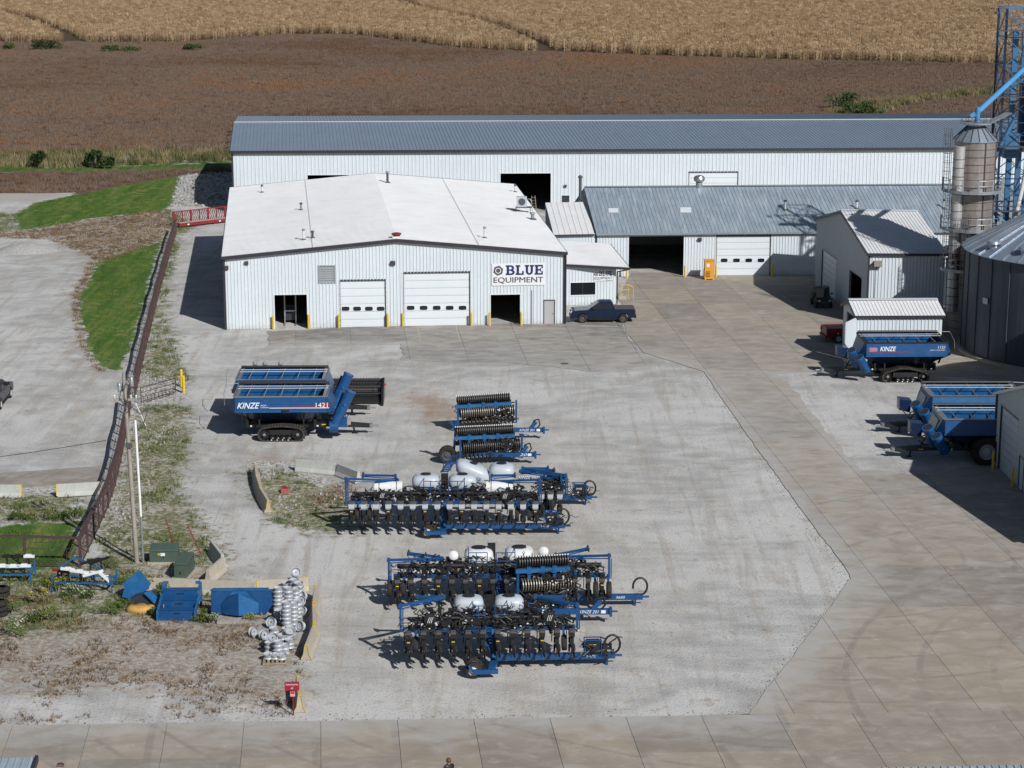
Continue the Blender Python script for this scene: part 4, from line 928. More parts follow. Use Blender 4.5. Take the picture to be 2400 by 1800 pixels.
# ---------------------------------------------------------------- small shed with open door leaf
fr_ = G(2205,847); Y_ = fr_.y; zE = zat(2209,737,Y_); A = G(2009,738,zE).to_2d(); B = G(2209,737,zE).to_2d(); rear = G(1977.5,713,zE).to_2d(); bv = rear-A
ss = thing('small_shed', 'small white gabled shed with an open door leaf behind the tracked grain cart', 'building', V3(A, 0))
C, D = B+bv, A+bv; bl = bv.length; rise = zat(1994,704,A.y+bv.y*.5)-zE
wall(ss, A, B, [(0,zE),((B-A).length,zE)]); wall(ss, B, C, [(0,zE),(bl/2,zE+rise),(bl,zE)]); wall(ss, C, D, [(0,zE),((B-A).length,zE)], ribs=False)
wall(ss, D, A, [(0,zE),(bl/2,zE+rise),(bl,zE)], [(bl*.25,bl*.86,0,zE-.35)], ribs=False)
e_ = (B-A).normalized()*.2; b_ = bv.normalized()*.2
q1,q2,q3,q4 = V3(A-e_-b_,zE-.03),V3(B+e_-b_,zE-.03),V3(B+bv/2+e_,zE+rise+.05),V3(A+bv/2-e_,zE+rise+.05); q5,q6 = V3(C+e_+b_,zE-.03),V3(D-e_+b_,zE-.03)
roof_plane(ss,q1,q2,q3,q4,'white_roof',.305,ribh=.04); roof_plane(ss,q6,q5,q3,q4,'white_roof',.305)
MB().beam(q4+Vector((0,0,.06)),q3+Vector((0,0,.06)),.5,.05).build('ridge_cap','white_steel',ss,world=True)
MB().beam(q1+Vector((0,-.03,-.1)),q2+Vector((0,-.03,-.1)),.08,.18).build('gutter','dark_trim',ss,world=True)
MB().beam(q1-Vector((.03,0,.1)),q4-Vector((.03,0,.1)),.06,.2).beam(q6-Vector((.03,0,.1)),q4-Vector((.03,0,.101)),.06,.2).build('rake_trim','dark_trim',ss,world=True)
lf = G(1978,862).to_2d(); hg = A-e_*.3-b_*.3
MB().beam(V3(lf,zE/2-.05),V3(hg,zE/2-.05),.06,zE-.3).build('door','white_steel',ss,world=True)
# ---------------------------------------------------------------- right edge shed
A, B = G(2330,1089).to_2d(), G(2400,1156).to_2d(); dd = (B-A).normalized(); B = A+dd*23; zE = zat(2340,920.5,A.y); ex = Vector((20,1.2))
zP = zE+3.6; rs = thing('machine_shed', 'white machine shed with overhead door cut off by the right edge', 'building', V3(A,0))
Lr = 23.0; ud = (on_wall(A,B,2348,951)[0], on_wall(A,B,2389,987)[0], 0, on_wall(A,B,2368,969)[1]); u2 = (ud[1]+.6, ud[1]+1.6, 0, 2.2)
wall(rs, A, B, [(0,zE),(Lr/2,zP),(Lr,zE)], [ud, u2]); wall(rs, B, B+ex, [(0,zE),(20,zE)]); wall(rs, A+ex, A, [(0,zE),(20,zE)]); wall(rs, B+ex, A+ex, [(0,zE),(Lr/2,zP),(Lr,zE)], ribs=False)
md = A.lerp(B,.5)
q = [V3(A-dd*.2-Vector((.2,0)),zE),V3(A-dd*.2+ex,zE),V3(md+ex,zP+.05),V3(md-Vector((.2,0)),zP+.05),V3(B+dd*.2-Vector((.2,0)),zE),V3(B+dd*.2+ex,zE)]
roof_plane(rs,q[0],q[1],q[2],q[3],'white_roof',.305); roof_plane(rs,q[4],q[5],q[2],q[3],'white_roof',.305)
MB().beam(q[0]-Vector((.03,0,.1)),q[3]-Vector((.03,0,.1)),.06,.2).beam(q[4]-Vector((.03,0,.1)),q[3]-Vector((.03,0,.101)),.06,.2).build('rake_trim','white',rs,world=True)
MB().beam(V3(A,0)+Vector((-.03,.03,0)),V3(A,zE-.1)+Vector((-.03,.03,0)),.18).build('corner_trim','dark_trim',rs,world=True)
overhead_door(rs, A, B, ud, 8); 
Mx = wframe(A,B,u2[0],0); MB().box(.02,.98,.02,2.18,-.08,-.03,Mx).build('door','door_white',rs,world=True); trim_open(rs,A,B,u2,'dark_trim',w=.05)
bollard(2326.6,1100,'yellow bollard at the shaded corner of the right edge machine shed'); bollard(2372,1141,'yellow bollard right of the machine shed overhead door at the right edge')
# ---------------------------------------------------------------- grain bin
R = 9.6; bl_ = G(2262,834); bc = Vector((bl_.x+R*1.02, bl_.y+2.0, 0)); zb = zat(2282,583,bc.y); 
gb = thing('grain_bin', 'big round corrugated steel grain bin with ribbed conical roof at the right edge', 'grain bin', bc)
prof = []; k = int(zb/.16)
for i in range(k+1): prof.append((R+(.02 if i%2 else -.02), .25+(zb-.25)*i/k))
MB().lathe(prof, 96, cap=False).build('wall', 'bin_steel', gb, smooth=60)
MB().lathe([(R+.35,0),(R+.35,.25),(R-.1,.25)],64,cap=False).build('footing','barrier',gb)
zt = zb+4.6
MB().lathe([(R+.25,zb-.06),(R+.25,zb),(1.2,zt),(1.2,zt+.5),(.1,zt+.8)],72,cap=False).build('roof','bin_roof',gb)
for i in range(40):
    a = 2*math.pi*i/40; c, s = math.cos(a), math.sin(a)
    MB().beam(((R+.27)*c,(R+.27)*s,zb+.05),(1.2*c,1.2*s,zt+.05),.07,.06).build('roof_rib','bin_roof',gb)
for a in (math.radians(200), math.radians(224), math.radians(250)):
    c, s = math.cos(a), math.sin(a); rr = R-1.0; z = zb+(zt-zb)*(1.25/(R-1))
    MB().lathe([(.35,-.3),(.35,.25),(.62,.27),(.55,.5),(.25,.62),(.02,.64)],16,T((c*rr,s*rr,z))).build('roof_vent','bin_roof',gb,smooth=True)
MB().box(-.3,.3,-.06,.06,-.25,.25,T(((R+.1)*math.cos(math.radians(205)),(R+.1)*math.sin(math.radians(205)),5.2),math.radians(115))).build('sampling_hatch','galv',gb)
for a in np.linspace(math.radians(150),math.radians(290),13):
    MB().beam(((R+.04)*math.cos(a),(R+.04)*math.sin(a),.3),((R+.04)*math.cos(a),(R+.04)*math.sin(a),zb-.1),.07,.05).build('stiffener','bin_steel',gb)
# neighbouring bin, just outside the picture; its shade falls beside the tracked cart
gb2 = thing('grain_bin', 'second round steel grain bin standing in front of the first', 'grain bin', (50.5,149.5,0)); R2 = 8.0
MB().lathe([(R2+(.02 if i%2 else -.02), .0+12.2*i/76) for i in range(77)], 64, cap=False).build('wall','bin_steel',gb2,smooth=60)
MB().lathe([(R2+.25,12.15),(R2+.25,12.2),(1.1,16.2),(1.1,16.6),(.1,16.8)],48,cap=False).build('roof','bin_roof',gb2)
# ---------------------------------------------------------------- tower dryer
dc = Vector((41,182.5,0)); dc.x = (2281-1200)/F*(dc.y*cP+(CH-14)*sP); R = 1.83; zt = zat(2280,334,dc.y-R)
dr = thing('tower_dryer', 'tall brown stained steel tower grain dryer with ring platforms beside the grain bin', 'grain dryer', dc)
nb = 26
for i in range(nb):
    z0_, z1_ = zt*i/nb, zt*(i+1)/nb
    MB().lathe([(R,z0_+.02),(R,z1_-.03),(R+.05,z1_-.015),(R,z1_)],40,cap=False).build('shell_ring','dryer_steel',dr,smooth=30)
MB().lathe([(R+.12,zt-.05),(R+.12,zt+.03),(.75,zt+1.25),(.75,zt+1.5),(.05,zt+1.52)],16,cap=False).build('cone_roof','bin_roof',dr)
for i in range(16):
    a = 2*math.pi*i/16; MB().beam(((R+.13)*math.cos(a),(R+.13)*math.sin(a),zt+.06),(.76*math.cos(a),.76*math.sin(a),zt+1.29),.05,.06).build('roof_rib','char',dr)
for a in (-1.25, -.35): MB().beam(((R+.05)*math.cos(a),(R+.05)*math.sin(a),.3),((R+.05)*math.cos(a),(R+.05)*math.sin(a),zt),.09,.07).build('seam_strip','char',dr)
dx = -R*.86; dy = -R*.62
MB().tube((dx,dy,2.2),(dx,dy,zt-.4),.52,n=24).build('duct','dryer_duct',dr,smooth=True)
for i in range(18): MB().lathe([(.53,0),(.56,.03),(.53,.06)],20,T((dx,dy,2.8+i*(zt-3.6)/18)),cap=False).build('duct_band','char',dr)
Mt = basis((dx-.36, dy-.545, 0), (1,0,0), (0,0,1))
for i, wrd in enumerate(('ER','RS','CO')): letters(MB(), wrd, Mt@Matrix.Translation((.02,7.0-i*.62,.03)), .62, .46, 0, .02).build('lettering','red',dr)
def ringplat(z, r0, r1, a0, a1, nseg=14):
    fl = MB(); A_ = np.linspace(a0, a1, nseg)
    for a, c in zip(A_[:-1], A_[1:]):
        f = lambda r, g, h: (r*math.cos(g), r*math.sin(g), h)
        fl.hexa([f(r0,a,z),f(r1,a,z),f(r1,c,z),f(r0,c,z),f(r0,a,z+.07),f(r1,a,z+.07),f(r1,c,z+.07),f(r0,c,z+.07)])
        fl.hexa([f(r1-.02,a,z-.12),f(r1+.03,a,z-.12),f(r1+.03,c,z-.12),f(r1-.02,c,z-.12),f(r1-.02,a,z+.16),f(r1+.03,a,z+.16),f(r1+.03,c,z+.16),f(r1-.02,c,z+.16)])
    p = fl.build('platform','galv',dr)
    for a in A_[::2]: MB().beam((r1*math.cos(a),r1*math.sin(a),z-.1),(r1*math.cos(a),r1*math.sin(a),z+1.15),.14,.05).build('rail_post','galv',dr).parent = p
    for hh in (.6,1.1):
        MB().path([(r1*math.cos(a),r1*math.sin(a),z+hh) for a in A_],.025).build('hand_rail','galv',dr).parent = p
    MB().tube((r0*.9,0,z-.6),(r1*.9*math.cos(-1.1),r1*.9*math.sin(-1.1),z-.05),.04).build('bracket','char',dr).parent = p
z1 = zat(2285,455,dc.y-R-1); z2 = zat(2285,545,dc.y-R-1); z3 = zat(2240,640,dc.y-R-1)
ringplat(z1, R, R+.85, math.radians(180), math.radians(372)); ringplat(z2, R, R+.85, math.radians(180), math.radians(372)); ringplat(z3, R, R+.85, math.radians(190), math.radians(275), 9)
def cage(x, y, z0_, z1_, r=.36):
    ld = MB()
    for s in (-.2,.2): ld.beam((x+s,y,z0_),(x+s,y,z1_),.04)
    n = int((z1_-z0_)/.3)
    for i in range(n): ld.tube((x-.2,y,z0_+.3*i),(x+.2,y,z0_+.3*i),.015,n=5)
    l = ld.build('ladder','char',dr); c = MB()
    for i in range(int((z1_-z0_-1)/.8)+1):
        z = z0_+1+.8*i; pts = [(x+r*math.cos(a),y-.05+r*1.6*math.sin(a),z) for a in np.linspace(math.pi,2*math.pi,8)]; c.path(pts,.022,5)
    for a in np.linspace(math.pi,2*math.pi,6): c.tube((x+r*math.cos(a),y-.05+r*1.6*math.sin(a),z0_+1),(x+r*math.cos(a),y-.05+r*1.6*math.sin(a),z1_),.02,n=5)
    c.build('ladder_cage','char',dr).parent = l
cage(-R-.75,-R*.5,z1,zt+1.2); cage(-R-.55,-R*.45,z2,z1+.2); cage(-R+.9,-R-.35,z3-1.5,z2+1.3); cage(-R-.5,-R*.6,z3+.0,z2)
MB().tube((0,0,zt+1.45),(0,0,zt+1.55),1.35,n=20).build('top_platform','galv',dr)
for i in range(10):
    a = 2*math.pi*i/10; MB().tube((1.32*math.cos(a),1.32*math.sin(a),zt+1.5),(1.32*math.cos(a),1.32*math.sin(a),zt+2.6),.022,n=5).build('rail_post','char',dr)
for hh in (2.05,2.6): MB().path([(1.32*math.cos(a),1.32*math.sin(a),zt+hh) for a in np.linspace(0,2*math.pi,15)],.022,5).build('hand_rail','char',dr)
MB().beam((1.2,.3,zt+1.5),(4.6,7.5,zt+1.6),.6,.12).build('catwalk','galv',dr)
# discharge chute hood at the foot of the dryer
hd = thing('steel_hood', 'dark curved sheet metal hood sloping down beside the dryer foot', 'hood', G(2120,730)+Vector((2.2,3,0)), 0)
pts = []
for i in range(9):
    a = math.pi*i/8; pts.append((math.cos(a)*1.5, math.sin(a)*.8))
r0 = [(-2.6,-.9+p[0]*.55,2.6+p[1]*1.0) for p in pts]; r1 = [(2.3,.4+p[0],5.0+p[1]) for p in pts]
MB().loft([[Vector(p) for p in r0],[Vector(p) for p in r1]]).build('shell','galv',hd,smooth=60)
MB().box(-1.6,2.2,-.6,1.4,0,3.4).build('body','bin_steel',hd)
# ---------------------------------------------------------------- elevator tower
tb = Vector((0,190,0)); tb.x = (2336-1200)/F*(190*cP+28*sP); W = 3.2; Ht = zat(2364,20,190)
tw = thing('elevator_tower', 'blue steel lattice tower carrying grain elevator legs at the right edge', 'tower', tb)
nlev = 11
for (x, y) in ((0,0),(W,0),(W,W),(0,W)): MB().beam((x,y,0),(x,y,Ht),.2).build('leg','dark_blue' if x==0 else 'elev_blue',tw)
for i in range(nlev):
    z0_, z1_ = Ht*i/nlev, Ht*(i+1)/nlev; m = MB()
    for (a, c) in (((0,0),(W,0)),((W,0),(W,W)),((W,W),(0,W)),((0,W),(0,0))):
        m.beam((a[0],a[1],z1_),(c[0],c[1],z1_),.10); m.beam((a[0],a[1],z0_),(c[0],c[1],z1_),.07); m.beam((c[0],c[1],z0_),(a[0],a[1],z1_-.05),.07)
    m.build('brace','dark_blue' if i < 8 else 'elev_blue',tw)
for (x, y) in ((1.15,1.0),(2.3,2.2)):
    MB().box(x-.24,x+.24,y-.2,y+.2,.5,Ht-2).build('elevator_leg','elev_blue',tw)
MB().box(2.6,4.6,.6,2.6,Ht*.55,Ht*.78).build('distributor','black',tw)
MB().box(.5,1.9,.3,1.6,Ht*.52,Ht*.60).build('elevator_head','elev_blue',tw)
for zf in (.35,.56,.72,.93):
    z = Ht*zf; p = MB().box(-.9,W+.6,-.9,-.1,z,z+.06).build('platform','char',tw); r = MB()
    for x in np.linspace(-.9,W+.6,5): r.tube((x,-.9,z),(x,-.9,z+1.1),.025,n=5)
    for hh in (.55,1.1): r.tube((-.9,-.9,z+hh),(W+.6,-.9,z+hh),.025,n=5)
    r.build('hand_rail','char',tw).parent = p
lt = Vector((W*.9, .5, zat(2395,140,190)))
dtop = Vector((dc.x-tb.x, dc.y-tb.y, zt+1.7))
sp_ = MB().tube(lt, dtop+Vector((-.1,0,.55)), .24, n=16).build('spout','spout_blue',tw,smooth=True)
m = MB().tube(dtop+Vector((.1,0,-.1)), dtop+Vector((.1,0,1.2)), .2, n=14).tube(dtop+Vector((-.5,0,.35)), dtop+Vector((-.1,0,.6)), .26, n=14); m.build('spout_end','spout_blue',tw,smooth=True).parent = sp_
for k, (a, c) in enumerate((((1.2,0,zt+1.0),(-1.4,-.4,zt-4.2)),((-1.4,-.4,zt-4.2),(-1.5,-.4,zt-9.5)),((-1.3,-.4,zt-6.5),(2.8,0,zt-10.5)),((3.2,0,zt),(1.0,-.3,zt-12)))):
    MB().tube(a, c, .2, n=12).build('downspout', ('elev_blue','elev_blue','elev_blue','tank_white')[k], tw, smooth=True)
MB().path([(0,0,Ht),(-.9,0,Ht+.1),(-.95,0,Ht-.2)],.04).lathe([(.05,0),(.22,-.15),(.2,-.3)],8,T((-.95,0,Ht-.2))).build('lamp_arm','char',tw)
# ================================================================ MACHINES
SC.cycles.max_bounces = 5; SC.cycles.diffuse_bounces = 3; SC.cycles.glossy_bounces = 2; SC.cycles.transparent_max_bounces = 4
SC.cycles.caustics_reflective = False; SC.cycles.caustics_refractive = False
def wheel_meshes(parent, c, r, w, name='wheel', rim='rim_grey', tyre='rubber', axis='y', lugs=0, hub=.62):
    """tyre + rim; wheel axis along local y"""
    Mx = T(c, rx=math.pi/2)
    ty = MB().lathe([(r*hub,-w/2),(r*.9,-w/2),(r*.985,-w*.42),(r,-w*.25),(r,w*.25),(r*.985,w*.42),(r*.9,w/2),(r*hub,w/2)], 28, Mx, cap=False)
    for i in range(lugs):
        a = 2*math.pi*i/lugs
        for s in (-1, 1):
            g = a+(0 if s < 0 else math.pi/lugs)
            ty.beam(Mx@Vector((r*1.01*math.cos(g), r*1.01*math.sin(g), 0)), Mx@Vector((r*1.0*math.cos(g+.22), r*1.0*math.sin(g+.22), s*w*.46)), r*.07, r*.09, up=(Mx.to_3x3()@Vector((math.cos(g), math.sin(g), 0))))
    o = ty.build(name, tyre, parent, smooth=35)
    MB().lathe([(.02,-w*.32),(r*.28,-w*.32),(r*.34,-w*.2),(r*.5,-w*.15),(r*hub*.96,-w*.42),(r*hub*1.02,-w*.47),(r*hub*1.02,w*.47),(r*hub*.96,w*.42),(r*.5,w*.15),(r*.34,w*.2),(r*.28,w*.32),(.02,w*.32)], 24, Mx, cap=False).build('rim', rim, o, smooth=35)
    return o
def octa(x0, x1, hy, cx, cy, z):
    return [Vector(p) for p in ((x0,-hy+cy,z),(x0+cx,-hy,z),(x1-cx,-hy,z),(x1,-hy+cy,z),(x1,hy-cy,z),(x1-cx,hy,z),(x0+cx,hy,z),(x0,hy-cy,z))]
def grain_cart(label, loc, rz, sx=1, model='1421', tracks='round', rim='steel', body='blue', twin=False, group='grain carts', face=None, scale=1.0):
    R = thing('grain_cart', label, 'grain cart', loc, rz, group); R.scale = (scale,)*3
    def b(mb, name, mat, par=None, **k):
        mb.v = [(v[0]*sx, v[1], v[2]) for v in mb.v]; return mb.build(name, mat, par or R, **k)
    L, hy = 3.75, 2.1
    rings = [octa(-2.0,1.9,.55,.2,.2,1.0), octa(-2.6,2.6,1.25,.4,.4,1.5), octa(-L,L,hy,.5,.75,2.15), octa(-L,L,hy,.5,.75,2.3), octa(-3.35,3.35,1.93,.12,.2,3.25)]
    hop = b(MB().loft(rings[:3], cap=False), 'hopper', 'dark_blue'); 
    tank = b(MB().loft(rings[2:], cap=False), 'tank', body)
    ins = [[Vector((p.x*.985, p.y*.975, p.z+.03)) for p in r] for r in rings]
    m = MB().loft(ins, cap=False); m.add(ins[0], [tuple(range(8))]); b(m, 'tank_lining', 'blue_faded', tank)
    m = MB()
    for r in (2.22,): 
        for s in (-1,1): m.beam((-3.3,s*(hy+.02),r),(3.3,s*(hy+.02),r),.06,.08)
    b(m, 'rib', 'blue_faded', tank)
    for x in np.linspace(-2.8,2.8,5):
        mm = MB()
        for s in (-1,1): mm.hexa([Vector(p) for p in ((x-.06,s*1.2,1.5),(x+.06,s*1.2,1.5),(x+.06,s*1.4,1.46),(x-.06,s*1.4,1.46),(x-.06,s*2.08,2.14),(x+.06,s*2.08,2.14),(x+.06,s*2.12,2.14),(x-.06,s*2.12,2.14))])
        b(mm, 'brace', 'black', hop)
    # rim
    fr = MB()
    for s in (-1,1): fr.beam((-3.35,s*1.95,3.29),(3.35,s*1.95,3.29),.09,.09)
    for s in (-1,1): fr.beam((s*3.36,-1.85,3.288),(s*3.36,1.85,3.288),.09,.085)
    b(fr, 'rim', rim, tank)
    for s in (-1,1): b(MB().hexa([Vector(p) for p in ((s*3.05,-1.88,3.2),(s*3.3,-1.88,3.2),(s*3.3,1.88,3.2),(s*3.05,1.88,3.2),(s*3.05,-1.88,3.33),(s*3.3,-1.88,3.25),(s*3.3,1.88,3.25),(s*3.05,1.88,3.33))]), 'end_cover', 'galv' if rim!='black' else 'black', tank)
    for i, x in enumerate((-2.4,-1.2,0,1.2,2.4)):
        cb = b(MB().tube((x,-1.93,3.26),(x,1.93,3.26),.035,n=6), 'cross_bar', 'galv', tank)
        b(MB().tube((x,0,3.2),(x-.5,1.1,1.6),.03,n=5).tube((x,0,3.2),(x-.5,-1.1,1.6),.03,n=5), 'strut', 'dark_blue', tank)
    for y in (.6,1.3): b(MB().tube((-3.3,y,3.31),(3.3,y,3.31),.02,n=5), 'tarp_bow', 'white', tank)
    b(MB().tube((-3.3,1.8,3.42),(3.3,1.8,3.42),.1,n=8), 'tarp_roll', 'black', tank)
    b(MB().path([(-3.4,1.8,3.42),(-4.3,1.7,3.4),(-4.25,-.2,3.1),(-4.1,-1.2,2.5)],.022), 'tarp_arm', 'galv', tank)
    # chassis
    ch = MB()
    for s in (-1,1): ch.box(-2.6,3.2,s*.65-.1,s*.65+.1,.72,1.0)
    ch.box(-1.0,1.0,-1.4,1.4,.7,.98).box(-2.6,-2.4,-1.3,1.3,.85,1.35).box(2.3,2.5,-1.3,1.3,.85,1.35)
    chs = b(ch, 'chassis', 'black')
    for x in (-2.5,-1.6,1.6,2.4): b(MB().box(x-.05,x+.05,-1.45,-1.3,.9,1.5), 'leg', 'black', chs)
    tg = b(MB().hexa([Vector(p) for p in ((3.0,-.5,.68),(6.3,-.16,.5),(6.3,.16,.5),(3.0,.5,.68),(3.0,-.5,.98),(6.3,-.16,.76),(6.3,.16,.76),(3.0,.5,.98))]), 'tongue', 'black')
    b(MB().box(6.3,6.5,-.2,.2,.48,.78).tube((6.5,0,.62),(6.95,0,.62),.06), 'hitch', 'steel', tg)
    b(MB().beam((5.0,.25,.8),(5.2,.25,0.05),.12).box(5.0,5.4,.1,.4,0,.05), 'jack_stand', 'black', tg)
    hose = [(4.2+.35*math.cos(a), -.2, 1.35+.35*math.sin(a)) for a in np.linspace(0,2*math.pi,13)]
    b(MB().path(hose,.04).path([(4.2,-.2,1.0),(4.6,-.1,1.25),(5.2,-.2,2.0),(5.3,-.2,2.1)],.035).path([(3.6,0,.9),(4.0,0,1.7),(4.5,0,.9)],.05), 'hose', 'black', tg)
    for (x, z) in ((4.6,.80),(3.0,.88),(-.2,.88)): b(MB().box(x-.16,x+.16,-.80-.0,-.775,z,z+.07), 'reflector', 'yellow', chs)
    for (x, z) in ((2.6,.95),(-2.2,.95),(.9,.8)): b(MB().box(x-.06,x+.06,-1.5,-1.46,z,z+.1), 'decal', 'white', chs)
    # auger
    def aug(a, c, r):
        o = b(MB().tube(a, c, r, n=24), 'auger_tube', 'blue', smooth=True); a, c = Vector(a), Vector(c); t_ = (c-a).normalized()
        b(MB().tube(c-t_*.1, c+t_*.03, r*1.1, n=24), 'auger_collar', 'blue_faded', o, smooth=True)
        b(MB().tube(c+t_*.031, c+t_*.034, r*.92, n=20), 'auger_mouth', 'dark_trim', o)
        b(MB().tube(c-t_*1.1-Vector((0,r*1.05,0)), c-t_*1.0-Vector((0,r*1.02,0)), .1, n=8), 'auger_clamp', 'blue_faded', o); return o
    if twin:
        aug((3.15,-1.95,.95),(3.9,-2.35,2.2),.36); aug((3.8,-1.2,1.3),(4.4,-1.75,2.65),.36)
        b(MB().hexa([Vector(p) for p in ((4.4,.2,1.5),(5.2,.2,1.7),(5.2,1.2,1.7),(4.4,1.2,1.5),(4.3,.2,2.4),(5.2,.2,2.5),(5.2,1.2,2.5),(4.3,1.2,2.4))]), 'auger_spout', 'dark_blue')
    else:
        a = aug((3.8,-1.75,1.05),(5.05,-1.3,3.55),.37)
        b(MB().box(4.15,4.75,-1.75,-1.2,.95,1.6), 'gearbox', 'blue', a); b(MB().box(4.75,5.0,-1.6,-1.25,1.1,1.5), 'gear_cover', 'wood', a)
        b(MB().tube((3.5,-1.75,1.0),(4.1,-1.75,1.0),.42,n=18), 'auger_elbow', 'blue', a, smooth=True)
        b(MB().tube((3.9,-.9,1.5),(4.6,-.6,3.2),.24,n=14), 'folding_arm', 'dark_blue', a, smooth=True)
    # running gear
    for s in (-1, 1):
        y0 = s*1.75; w_ = .78
        if tracks == 'wheels':
            wheel_meshes(R, (0.3*sx, y0, 1.0), 1.0, .85, 'wheel', 'rim_grey', 'rubber', lugs=16, hub=.55); continue
        pr = []
        if tracks == 'round':
            for a in np.linspace(-90,90,9): pr.append((1.18+.52*math.cos(math.radians(a)), .52+.52*math.sin(math.radians(a))))
            pr += [(.6,1.13),(0,1.17),(-.6,1.13)]
            for a in np.linspace(90,270,9): pr.append((-1.18+.52*math.cos(math.radians(a)), .52+.52*math.sin(math.radians(a))))
        else:
            for a in np.linspace(-90,60,8): pr.append((1.45+.46*math.cos(math.radians(a)), .46+.46*math.sin(math.radians(a))))
            pr += [(.5,1.22),(-.3,1.22)]
            for a in np.linspace(110,270,8): pr.append((-1.45+.46*math.cos(math.radians(a)), .46+.46*math.sin(math.radians(a))))
        n = len(pr); cz = .55; inn = [(p[0]*.93, cz+(p[1]-cz)*.86) for p in pr]
        vs = [Vector((p[0], y0+q*w_/2, p[1])) for q in (-1,1) for p in pr]+[Vector((p[0], y0+q*w_/2, p[1])) for q in (-1,1) for p in inn]
        fs = []
        for i in range(n):
            j = (i+1)%n; fs += [(i,j,n+j,n+i),(2*n+i,2*n+j,3*n+j,3*n+i),(i,j,2*n+j,2*n+i),(n+i,n+j,3*n+j,3*n+i)]
        tb_ = MB().add(vs, fs)
        per = 0; P_ = [Vector((p[0],0,p[1])) for p in pr]
        for i in range(n):
            a, c = P_[i], P_[(i+1)%n]; k = max(1, int((c-a).length/.16)); nn = Vector(((c-a).z,0,-(c-a).x)).normalized()
            if nn.dot((a+c)/2-Vector((0,0,.55))) < 0: nn = -nn
            for q in range(k):
                p = a.lerp(c, (q+.5)/k)+nn*.02
                for e in (-1, 1): tb_.beam(p+Vector((0,y0,0)), p+Vector((.10,y0+e*w_*.48,0)), .07, .05, up=nn)
        tr = b(tb_, 'track', 'track_rubber')
        for x in (-1.2,1.2) if tracks == 'round' else (-1.45,1.45): 
            b(MB().lathe([(.02,-.3),(.12,-.34),(.13,-.2),(.34,-.18),(.42,-.36),(.42,.36),(.34,.18),(.02,.2)],20,T((x,y0,.52),rx=math.pi/2),cap=False), 'idler_wheel', 'black_gloss', tr, smooth=35)
            b(MB().lathe([(.02,.33),(.10,.36),(.11,.39),(.02,.4)],12,T((x,y0,.52),rx=math.pi/2)), 'hub', 'steel', tr, smooth=True)
        for x in (-.6,-.2,.2,.6): 
            b(MB().lathe([(.02,-.36),(.18,-.36),(.19,.36),(.10,.30),(.02,.3)],16,T((x,y0,.26),rx=math.pi/2),cap=False), 'road_wheel', 'black_gloss', tr, smooth=35)
            b(MB().lathe([(.02,.36),(.07,.37),(.07,.40),(.02,.41)],10,T((x,y0,.26),rx=math.pi/2)), 'hub', 'steel', tr, smooth=True)
        b(MB().box(-1.0,1.0,y0-.25,y0+.25,.45,.82), 'track_frame', 'black', tr)
    # lettering on the near side
    up = Vector((0, .17, .95))
    def face_M(x, z): 
        f = (z-2.3)/.95; return basis((x, -hy+.17*f-.012, z), (1,0,0), up)
    if model:
        if sx > 0:
            letters(MB(), 'KINZE', face_M(-3.1,2.46), 1.62, .42, .35, .012).build('lettering','white',tank); letters(MB(), '1421', face_M(2.55,2.52)@Matrix.Translation((0,0,.008)), .85, .33, .0, .0).build('model_number','white',tank)
            letters(MB(), 'HARVEST', face_M(-1.42,2.63), .42, .09).build('small_word','white',tank); letters(MB(), 'COMMANDER', face_M(-1.42,2.48), .58, .09).build('small_word','white',tank)
            m = MB(); Mx = face_M(-.8,2.46); m.box(0,4.3,0,.045,0,.006,Mx); m.build('stripe','white',tank)
            m = MB(); Mx = face_M(-.8,2.52); m.prism([(0,0),(4.3,0),(4.3,.36),(4.05,.36),(3.4,.1),(0,.02)],-.004,.0015,Mx); m.build('stripe','red',tank)
            MB().box(.05,.65,-hy-.05,-hy-.005,2.14,2.36).build('bracket','black',tank)
        else:
            letters(MB(), 'KINZE', face_M(-2.15,2.62), 1.3, .36, .3, .012).build('lettering','white',tank); letters(MB(), model, face_M(2.55,2.80), .55, .22, 0, 0).build('model_number','white',tank)
            letters(MB(), 'HARVEST COMMANDER', face_M(1.9,2.64), 1.2, .08).build('small_word','white',tank)
            m = MB(); r_ = random.Random(4)
            for i in range(7):
                Mx = face_M(-3.05+.1*(i%2), 2.60+.045*i); m.box(0,.62,0,.022,0,.005,Mx)
            m.build('flag_decal','pink',tank)
            Mx = face_M(-2.9,2.52); MB().box(0,3.2,0,.03,0,.005,Mx).build('stripe','sign_red',tank)
    if face:
        e = b(MB().hexa([Vector(p) for p in ((L+.01,-1.0,2.3),(L+.03,-1.0,2.3),(L+.03,1.0,2.3),(L+.01,1.0,2.3),(L-.25,-1.0,3.0),(L-.23,-1.0,3.0),(L-.23,1.0,3.0),(L-.25,1.0,3.0))]), 'end_plate', 'galv', tank)
    return R
def sc_at(y): return (y-YH)*cP/CH                      # px per metre of a ground row
def local(ox, oy):                                      # photo px -> local metres of a thing standing at px (ox, oy)
    s = sc_at(oy); Yg = G(ox, oy).y; ph = math.atan(CH/Yg)
    def f(px, py, dy=0.0):
        k = s*Yg/(Yg+dy); return Vector(((px-ox)/k+0.0, dy, ((oy-py)-dy*s*math.sin(ph))/(s*math.cos(ph)*1.0)))
    return f
c0 = G(658, 1034); 
grain_cart('nearer blue tracked grain cart with big white lettering and 1421 on its side', c0+Vector((0,2.0,0)), .02)
cA = grain_cart('farther blue tracked grain cart, half hidden behind the lettered one', c0+Vector((-.55,7.4,0)), .02, model=None)
grain_cart('dark blue tracked grain cart with black rim in front of the small white shed', G(2124,896)+Vector((-.15,1.9,0)), .02, sx=-1, model='1121', tracks='peak', rim='black', twin=True)
